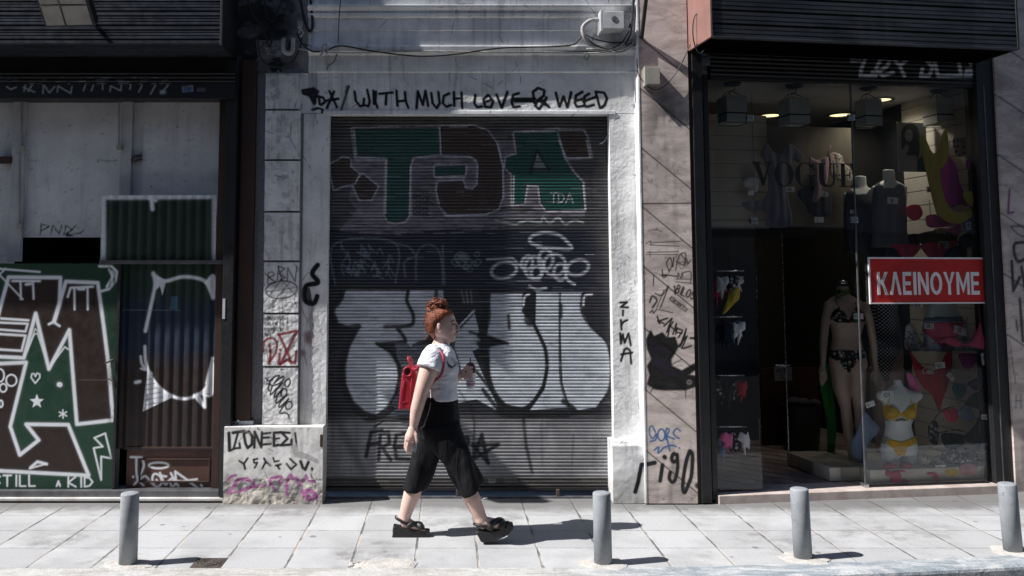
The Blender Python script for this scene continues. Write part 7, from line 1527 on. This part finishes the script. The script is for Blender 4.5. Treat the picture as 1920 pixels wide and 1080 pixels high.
for k in range(150):                                # coils of the bun
    a0 = hr.uniform(0, 6.28); tl = hr.uniform(-1.2, 1.2); rr = hr.uniform(.036, .066); c0 = Wp(820+hr.uniform(-5, 5), 572.5+hr.uniform(-3, 4), hr.uniform(-.035, .02))
    ax1 = Vector((math.cos(tl), 0, math.sin(tl)*.75)); ax2 = Vector((-math.sin(tl)*.5, hr.choice([-1, 1])*.85, math.cos(tl)*.5))
    r = hr.uniform(.0022, .0052); mb.tube([c0+ax1*rr*math.cos(a0+s)*1.05+ax2*rr*.8*math.sin(a0+s) for s in np.linspace(0, hr.uniform(1.6, 3), 9)], [r*.3]+[r]*7+[r*.3], 5)
mb.build('locks', M['hair'], hair, smooth=True)
mb = MB()
for k in range(110):
    a = hr.uniform(0, 6.28); p = Wp(820+15*math.cos(a)*hr.uniform(.8, 1.1), 573-11*math.sin(a)*hr.uniform(.8, 1.1), hr.uniform(-.05, .05)) if k < 60 else Wp(hr.uniform(797, 803), hr.uniform(588, 634), hr.uniform(-.06, .06))
    d = Vector((hr.uniform(-.03, .015) if k >= 60 else hr.uniform(-.03, .03), hr.uniform(-.02, .02), hr.uniform(-.01, .03) if k < 60 else hr.uniform(-.03, .012)))
    mb.tube([p, p+d*.5+Vector((0, 0, .006)), p+d], [.0013, .0011, .0005], 4)
mb.build('stray_hairs', M['hair'], hair, smooth=True)
# ---- t-shirt
mb = MB()
wrings(mb, H_([(643.5, 811, 841, .078), (649, 806, 845, .1), (656, 797, 850, .15), (665, 791, 855, .178), (678, 787.5, 858.5, .18), (692, 787, 860.5, .172), (706, 789, 859.5, .16), (722, 793, 858, .155), (736, 796, 858, .158), (743, 797, 858.5, .16), (748.5, 798, 858, .158)]))
wl(mb, [(814, 658, -.1), (810, 670, -.155), (805, 684, -.188), (803, 691, -.196)], [.068, .082, .084, .083], 20)
wl(mb, [(824, 658, .1), (825, 672, .155), (826, 690, .19)], [.068, .078, .078], 18)
me = fuse(mb, .0065, 4); co, no = mesh_np(me)
wr = .9*(fbm(co[:, 0]*9+co[:, 2]*5, co[:, 2]*22-co[:, 0]*9, 2)-.5)+.5*(fbm(co[:, 0]*30, co[:, 2]*40+co[:, 1]*12, 5)-.5)
hem = sstep(P(820, 724, YW).z, P(820, 748, YW).z, co[:, 2])
set_co(me, co+no*(.014*wr*(1-.85*hem))[:, None])
co, no = mesh_np(me); u, v = proj(co[:, 0], co[:, 1], co[:, 2]); pt = Paint(u, v); pt.ok = (no[:, 1] < .25).astype(float)
ink_ = (.02, .022, .035)
pt.fill([(838, 676), (842, 683), (848, 687), (857, 681), (853, 687), (846, 691), (840, 687)], ink_, .95, edge=.6)
for q in ([(847, 674), (852, 682)], [(852, 675), (855, 683)], [(856, 678), (858, 686)], [(846, 671), (850, 673)]): pt.stroke(q, 1.5, ink_, soft=.6, alpha=.75)
pt.ok = None; pt.stroke([(786, 690.5), (828, 692)], 1, (.5, .5, .56), soft=.6, alpha=.5)
pt.write(me); place(me, 't_shirt', M['tee'], wt)
# ---- culottes
mb = MB()
wrings(mb, H_([(740, 797, 857, .152), (752, 796, 859, .156), (768, 791, 861, .165), (785, 786, 862, .175), (802, 783, 863, .182), (820, 786, 862, .175)]))
wrings(mb, [((785, 800), (862, 792), .092), ((797, 825), (873, 822), .098), ((815, 852), (884, 848), .1), ((836, 880), (895, 874), .104), ((855, 908), (903, 894), .108), ((868.5, 931), (906, 906), .11)], NEAR-.01)
wrings(mb, [((782, 795), (843, 800), .092), ((775.5, 825), (836, 830), .095), ((768.5, 860), (824, 864), .096), ((761.5, 890), (809, 895), .097), ((755.5, 914), (796, 921), .098)], FAR+.01)
me = fuse(mb, .0075, 5); co, no = mesh_np(me)
t_ = sstep(P(820, 790, YW).z, P(820, 900, YW).z, co[:, 2])
fold = np.sin((co[:, 0]*26+co[:, 1]*30)+3*fbm(co[:, 2]*4, co[:, 0]*6, 2))*t_*.012 + .016*(fbm(co[:, 0]*9, co[:, 2]*7, 3)-.5)
set_co(me, co+no*fold[:, None]); cu = place(me, 'culottes', M['culotte'], wt)
mb = MB(); a = Wp(789, 771, -.135); mb.ell(a, .013, .006, .006, 10, 6, Matrix.Rotation(R_(20), 3, 'Y')); mb.build('zip_pull', M['chrome'], cu, smooth=True)
# ---- platform sandals
zs_ = Zm(720, 880, 6.75)
def sandal(sole, dy, straps):
    q = cat(zs_(sole), 4, closed=True); q = [Wp(a, b, dy) for a, b in q]
    mb = MB(); hw_ = .046
    n = len(q); rs = [[p+(Vector((0, y, 0))) + (sum(q, Vector())/n-p)*s for p in q] for y, s in ((-hw_, .06), (-hw_+.008, 0), (hw_-.008, 0), (hw_, .06))]
    mb.rings(rs); s = mb.build('sandal', M['shoe'], wt)
    for p in s.data.polygons: p.use_smooth = len(p.vertices) == 4
    for pts, r in straps:
        m2 = MB(); m2.tube([Wp(*zs_([(a, b)])[0], dy+y) for a, b, y in cat(pts, 5)], r, 8, flat=.45); m2.build('strap', M['strap'], s, smooth=True)
sandal([(118, 712), (113, 800), (122, 852), (300, 862), (480, 872), (560, 850), (577, 800), (572, 768), (500, 764), (400, 752), (280, 735), (160, 712)], FAR,
       [([(330, 720, -.046), (240, 668, -.045), (160, 620, -.03), (146, 596, 0), (160, 620, .03), (240, 668, .045), (330, 720, .046)], .0105), ([(300, 740, -.048), (350, 700, -.046), (420, 690, -.02), (470, 700, .02), (500, 745, .046)], .019), ([(470, 765, -.048), (455, 720, -.045), (405, 692, -.015), (370, 690, .02), (350, 740, .046)], .019)])
sandal([(1165, 772), (1195, 840), (1238, 903), (1340, 890), (1460, 862), (1560, 810), (1625, 740), (1632, 690), (1590, 684), (1500, 735), (1390, 768), (1280, 775)], NEAR,
       [([(1340, 755, -.046), (1250, 720, -.045), (1180, 712, -.03), (1140, 690, 0), (1180, 705, .03), (1250, 715, .045), (1340, 750, .046)], .0105), ([(1330, 770, -.048), (1370, 690, -.046), (1440, 648, -.02), (1500, 650, .02), (1540, 700, .046)], .021), ([(1470, 760, -.048), (1500, 700, -.045), (1480, 650, -.015), (1430, 640, .02), (1400, 690, .046)], .021), ([(1570, 715, -.046), (1570, 672, -.02), (1565, 668, .02), (1570, 710, .046)], .017)])
# ---- things she carries
t = thing('backpack', 'red leather backpack with a top handle on the woman\'s back', 'backpack', Wp(764, 763, -.02))
mb = MB(); y0_, y1_ = -.15, .13
def bag(pts): return [Wp(a, b, 0) for a, b in pts]
side = [(749, 763.5), (776, 762), (783, 740), (786, 715), (783, 696), (777, 688), (762, 689), (756, 697), (752, 730)]
q = bag(side); n = len(q); c0 = sum(q, Vector())/n
mb.rings([[p+Vector((0, y, 0))+(c0-p)*s for p in q] for y, s in ((y0_, .07), (y0_+.012, .0), (-.01, -.02), (y1_-.012, .0), (y1_, .07))])
bg_ = mb.build('bag', M['redbag'], t, bevel=.006)
mb = MB(); g_ = [Wp(a, b, y0_-.002) for a, b in ellp(764.5, 697, 7.5, 8.5, 0, 18)[:-1]]; mb.tube(g_, .007, 8, closed=True); mb.build('gusset_rim', M['redbag'], bg_, smooth=True)
mb = MB(); g_ = [Wp(a, b, y0_+.001) for a, b in ellp(764.5, 697, 6.5, 7.5, 0, 18)[:-1]]; cc = sum(g_, Vector())/18; mb.rings([[p+Vector((0, -.003, 0)) for p in g_], [p+Vector((0, .004, 0)) for p in g_]]); mb.build('dark_gusset', simple('dark_red_lining', (.05, .004, .008), None, 9, .8, bump=0), bg_)
mb = MB(); mb.tube([Wp(a, b, y0_-.004) for a, b in ((757, 712), (753, 740), (752, 758))], .0022, 5); mb.tube([Wp(a, b, y0_-.004) for a, b in ((772, 708), (768, 740), (766, 758))], .0022, 5); mb.tube([Wp(a, b, y0_-.003) for a, b in ((752, 758), (760, 752), (768, 758))], .002, 5); mb.build('seam', M['redbag'], bg_, smooth=True)
mb = MB(); mb.tube([Wp(*p) for p in cat([(772, 692, -.05), (766, 676, -.05), (765.5, 670, -.03), (768, 670, .0), (772, 676, .03), (774, 692, .03)], 6)], .0075, 8); mb.build('handle', M['redbag'], t, smooth=True)
mb = MB(); mb.tube([Wp(*p) for p in cat([(772, 697, -.09), (783, 690, -.13), (790, 676, -.18), (799, 664, -.19), (810, 656.5, -.175), (819, 655.5, -.16), (827, 660, -.18), (831.5, 672, -.205), (831, 688, -.21), (826, 704, -.195), (812, 716, -.185), (797, 728, -.165), (784, 742, -.12)], 6)], .0095, 8, flat=.5); mb.build('shoulder_strap', M['pinkstrap'], t, smooth=True)
mb = MB(); mb.tube([Wp(*p) for p in cat([(774, 697, .07), (786, 680, .15), (800, 662, .18), (815, 653, .16), (828, 660, .18), (832, 690, .2), (815, 715, .19), (786, 742, .11)], 6)], .0095, 8, flat=.5); mb.build('shoulder_strap', M['pinkstrap'], t, smooth=True)
mb = MB(); mb.ell(Wp(771, 698, -.1), .012, .008, .012); mb.build('strap_ring', M['chrome'], t, smooth=True)
t = thing('drink_cup', 'paper drink cup with a dark red domed lid in the woman\'s hand', 'cup', Wp(882.5, 728, .045))
c0 = Wp(882.5, 728, .045); up = (Wp(884, 697, .045)-c0); hh_ = up.length
def cupm():
    b = NB('printed_paper_cup'); s = b.node('ShaderNodeSeparateXYZ'); b.set(s.inputs[0], b.pos); f = b.math('DIVIDE', b.math('SUBTRACT', s.outputs[2], c0.z), hh_)
    def band(a, e, col, base): return b.mix(b.math('MULTIPLY', b.ramp(f, a, a+.03), b.ramp(f, e, e+.03, 1, 0)), base, col)
    col = b.mix(0.0, (.66, .66, .66), (.6, .6, .6)); col = band(.22, .32, (.35, .05, .12), col); col = band(.40, .44, (.08, .08, .12), col)
    w_ = b.ramp(b.noise(70, 2), .55, .6); col = b.mix(b.math('MULTIPLY', w_, b.math('MULTIPLY', b.ramp(f, .48, .5), b.ramp(f, .62, .64, 1, 0))), col, (.1, .1, .12))
    return b.fin(col, .5)
mb = MB(); mb.lathe(c0, [(.002, 0), (.029, 0), (.0295, .004), (.040, hh_-.004), (.0415, hh_), (.003, hh_)], 26); mb.build('cup', cupm(), t, smooth=True)
mb = MB(); e_ = Wp(883.5, 708, 0); mb.tube([(c0.x+.009*math.cos(a), c0.y-.040, e_.z+.009*math.sin(a)) for a in np.linspace(0, 6.28, 19)[:-1]], .0018, 5, closed=True); mb.build('emblem', M['strap'], t)
M['lid'] = simple('dark_red_plastic_lid', (.09, .008, .014), None, 9, .3, bump=0)
mb = MB(); zt_ = c0.z+hh_; mb.lathe((c0.x, c0.y, zt_), [(.042, -.006), (.0445, 0), (.044, .006), (.040, .012), (.036, .035), (.026, .058), (.016, .066), (.002, .068)], 26); mb.build('domed_lid', M['lid'], t, smooth=True)
mb = MB(); mb.tube([(c0.x, c0.y, zt_+.05), (c0.x-.003, c0.y, zt_+.1)], .0045, 8); mb.build('straw', M['strap'], t, smooth=True)
mb = MB(); a, b, c_, d_ = Wp(776, 829, -.19), Wp(782, 833, -.205), Wp(779, 849, -.2), Wp(773, 845, -.185); nn = (b-a).cross(d_-a).normalized()*.004
mb.add([a-nn, b-nn, c_-nn, d_-nn, a+nn, b+nn, c_+nn, d_+nn], [(0, 1, 2, 3), (7, 6, 5, 4), (0, 4, 5, 1), (1, 5, 6, 2), (2, 6, 7, 3), (3, 7, 4, 0)])
tag(mb.build('phone', simple('pale_blue_phone', (.4, .52, .62), None, 9, .25, bump=0), None, base=d_, bevel=.002), 'pale blue phone held in the woman\'s lowered hand', 'phone')
# ================================================================== STREET FURNITURE ON THE PAVEMENT
def bollard_mesh():
    mb = MB(); n = 28; r = .058; h = .455
    prof = [(r+.0, -.05), (r, h-.008), (r-.003, h-.003), (r-.010, h), (r-.03, h+.004), (.002, h+.005)]
    mb.lathe((0, 0, 0), prof, n); return mb
spots = [((240, 1059), 'grey steel bollard by the square drain cover, in front of the green graffiti door', 0), ((1131, 1058), 'grey steel bollard in front of the right edge of the roller shutter', .5), ((1506, 1048), 'grey steel bollard before the dark boutique doorway', 1.5), ((1900, 1035), 'grey steel bollard at the far right end of the row', 2.5)]
r0 = thing('bollard', spots[0][1], 'bollard', G(*spots[0][0]), 'bollards along the kerb')
pm = bollard_mesh(); me = pm.mesh('post'); me.materials.append(M['bollard'])
for p in me.polygons: p.use_smooth = abs(p.normal.z) < .5
post = link_mesh('post', me, r0)
M['mortar'] = simple('pale_mortar', (.52, .5, .47), (.4, .38, .36), 14, .9, bump=.8, bsc=60, bd=.01, grime=.5, dirt=(.2, .19, .18))
mb = MB(); n = 22; rr = random.Random(4); ro = [.11+.05*rr.random() for _ in range(n)]
mb.rings([[Vector((q*ro[k]*math.cos(2*math.pi*k/n)*1.25, q*ro[k]*math.sin(2*math.pi*k/n), z)) for k in range(n)] for q, z in ((1, -.02), (1, .003), (.8, .009), (.5, .013))])
me2 = mb.mesh('mortar_collar'); me2.materials.append(M['mortar']); col_ = link_mesh('mortar_collar', me2, r0)
for i, (p, lb, tl) in enumerate(spots[1:]):
    a = r0.copy(); COL.objects.link(a); a.location = G(*p); a['label'] = lb; a.rotation_euler = (0, R_(-tl), 0)
    for ch, rz in ((post, i), (col_, i*2.1+1)):
        c = ch.copy(); COL.objects.link(c); c.parent = a; c.rotation_euler = (0, 0, rz)
    if i > 0: a.children
t = thing('drain_cover', 'square rusty iron drain cover set in the pavement beside the left bollard', 'drain cover', G(390, 1057))
q = [G(354, 1066.5), G(412, 1066.5), G(427, 1047), G(369, 1047)]
y0, y1 = q[0].y, q[2].y; x0, x1 = q[0].x, q[1].x
mb = MB(); mb.box(x0, x1, y0, y1, -.01, .004); mb.build('frame', M['iron'], t, bevel=.002)
mb = MB(); cx_, cy_ = (x0+x1)/2, (y0+y1)/2; mb.box(x0+.015, x1-.015, y0+.015, y1-.015, .004, .0065); pl = mb.build('plate', M['iron'], t, bevel=.001)
mb = MB()
for rr_ in (.075, .055, .032): mb.tube([(cx_+rr_*math.cos(a), cy_+rr_*math.sin(a), .0075) for a in np.linspace(0, 2*math.pi, 33)[:-1]], .0035, 5, closed=True)
for k in range(12):
    a = k*math.pi/6; mb.tube([(cx_+.034*math.cos(a), cy_+.034*math.sin(a), .0075), (cx_+.072*math.cos(a), cy_+.072*math.sin(a), .0075)], .0028, 5)
mb.build('raised_rings', M['iron'], pl)
# broken slab corner by the kerb, filled with mortar
mb = MB(); poly = [G(u, v) for u, v in ((664, 1066), (660, 1060), (690, 1052), (720, 1050), (772, 1050), (783, 1056), (776, 1066), (700, 1068))]
n = len(poly); c0 = sum(poly, Vector())/n
mb.rings([[p+Vector((0, 0, -.02)) for p in poly], [p+Vector((0, 0, .004)) for p in poly], [c0+(p-c0)*.85+Vector((0, 0, .012)) for p in poly]])
tag(mb.build('mortar_patch', M['mortar'], None, base=c0), 'rough mortar patch filling a broken slab corner at the kerb', 'mortar patch')
rr = random.Random(9)
mb = MB(); cpos = G(668, 1060)
for k in range(16):
    p = G(rr.uniform(655, 690), rr.uniform(1054, 1068)); s = rr.uniform(.006, .02)
    mb.ell((p.x, p.y, s*.4), s, s*.8, s*.6, 6, 4)
tag(mb.build('rubble', M['mortar'], None, base=cpos), 'loose mortar crumbs beside the broken slab', 'rubble', kind='stuff')
# litter specks by the shutter
mb = MB(); p = G(910, 936); mb.add([(p.x-.02, p.y-.012, .004), (p.x+.022, p.y-.006, .007), (p.x+.015, p.y+.014, .014), (p.x-.018, p.y+.012, .006)], [(0, 1, 2, 3)])
o = mb.build('paper_scrap', M['plastic_w'], None, base=p); o.modifiers.new('s', 'SOLIDIFY').thickness = .001
tag(o, 'small white paper scrap on the ground at the foot of the shutter', 'litter')

# ================================================================== THE OTHER SIDE OF THE STREET (mirrored dimly in the boutique glass)
op = thing('apartment_building', 'tall apartment building across the street, mirrored darkly in the boutique glass', 'building', (0, -4.5, -.14))
M['render_far'] = simple('pale_grey_render', (.27, .275, .285), (.22, .225, .235), 1, .85, bump=.2, streak=.3)
M['far_glass'] = simple('dark_window_glass', (.02, .025, .03), None, 3, .1, bump=0)
mb = MB(); mb.box(-26, 26, -12, -4.5, -.14, 10.0); mb.build('wall', M['render_far'], op)
for fl in range(3):
    for k in range(11):
        x = -24+k*4.6; z = .3+fl*3.3
        mb = MB(); mb.box(x, x+2.2, -4.52, -4.47, z, z+2.5); wn_ = mb.build('window', M['far_glass'], op)
    mb = MB(); mb.box(-25, 25, -4.5, -3.7, fl*3.3+2.95, fl*3.3+3.1); mb.build('balcony', M['render_far'], op)
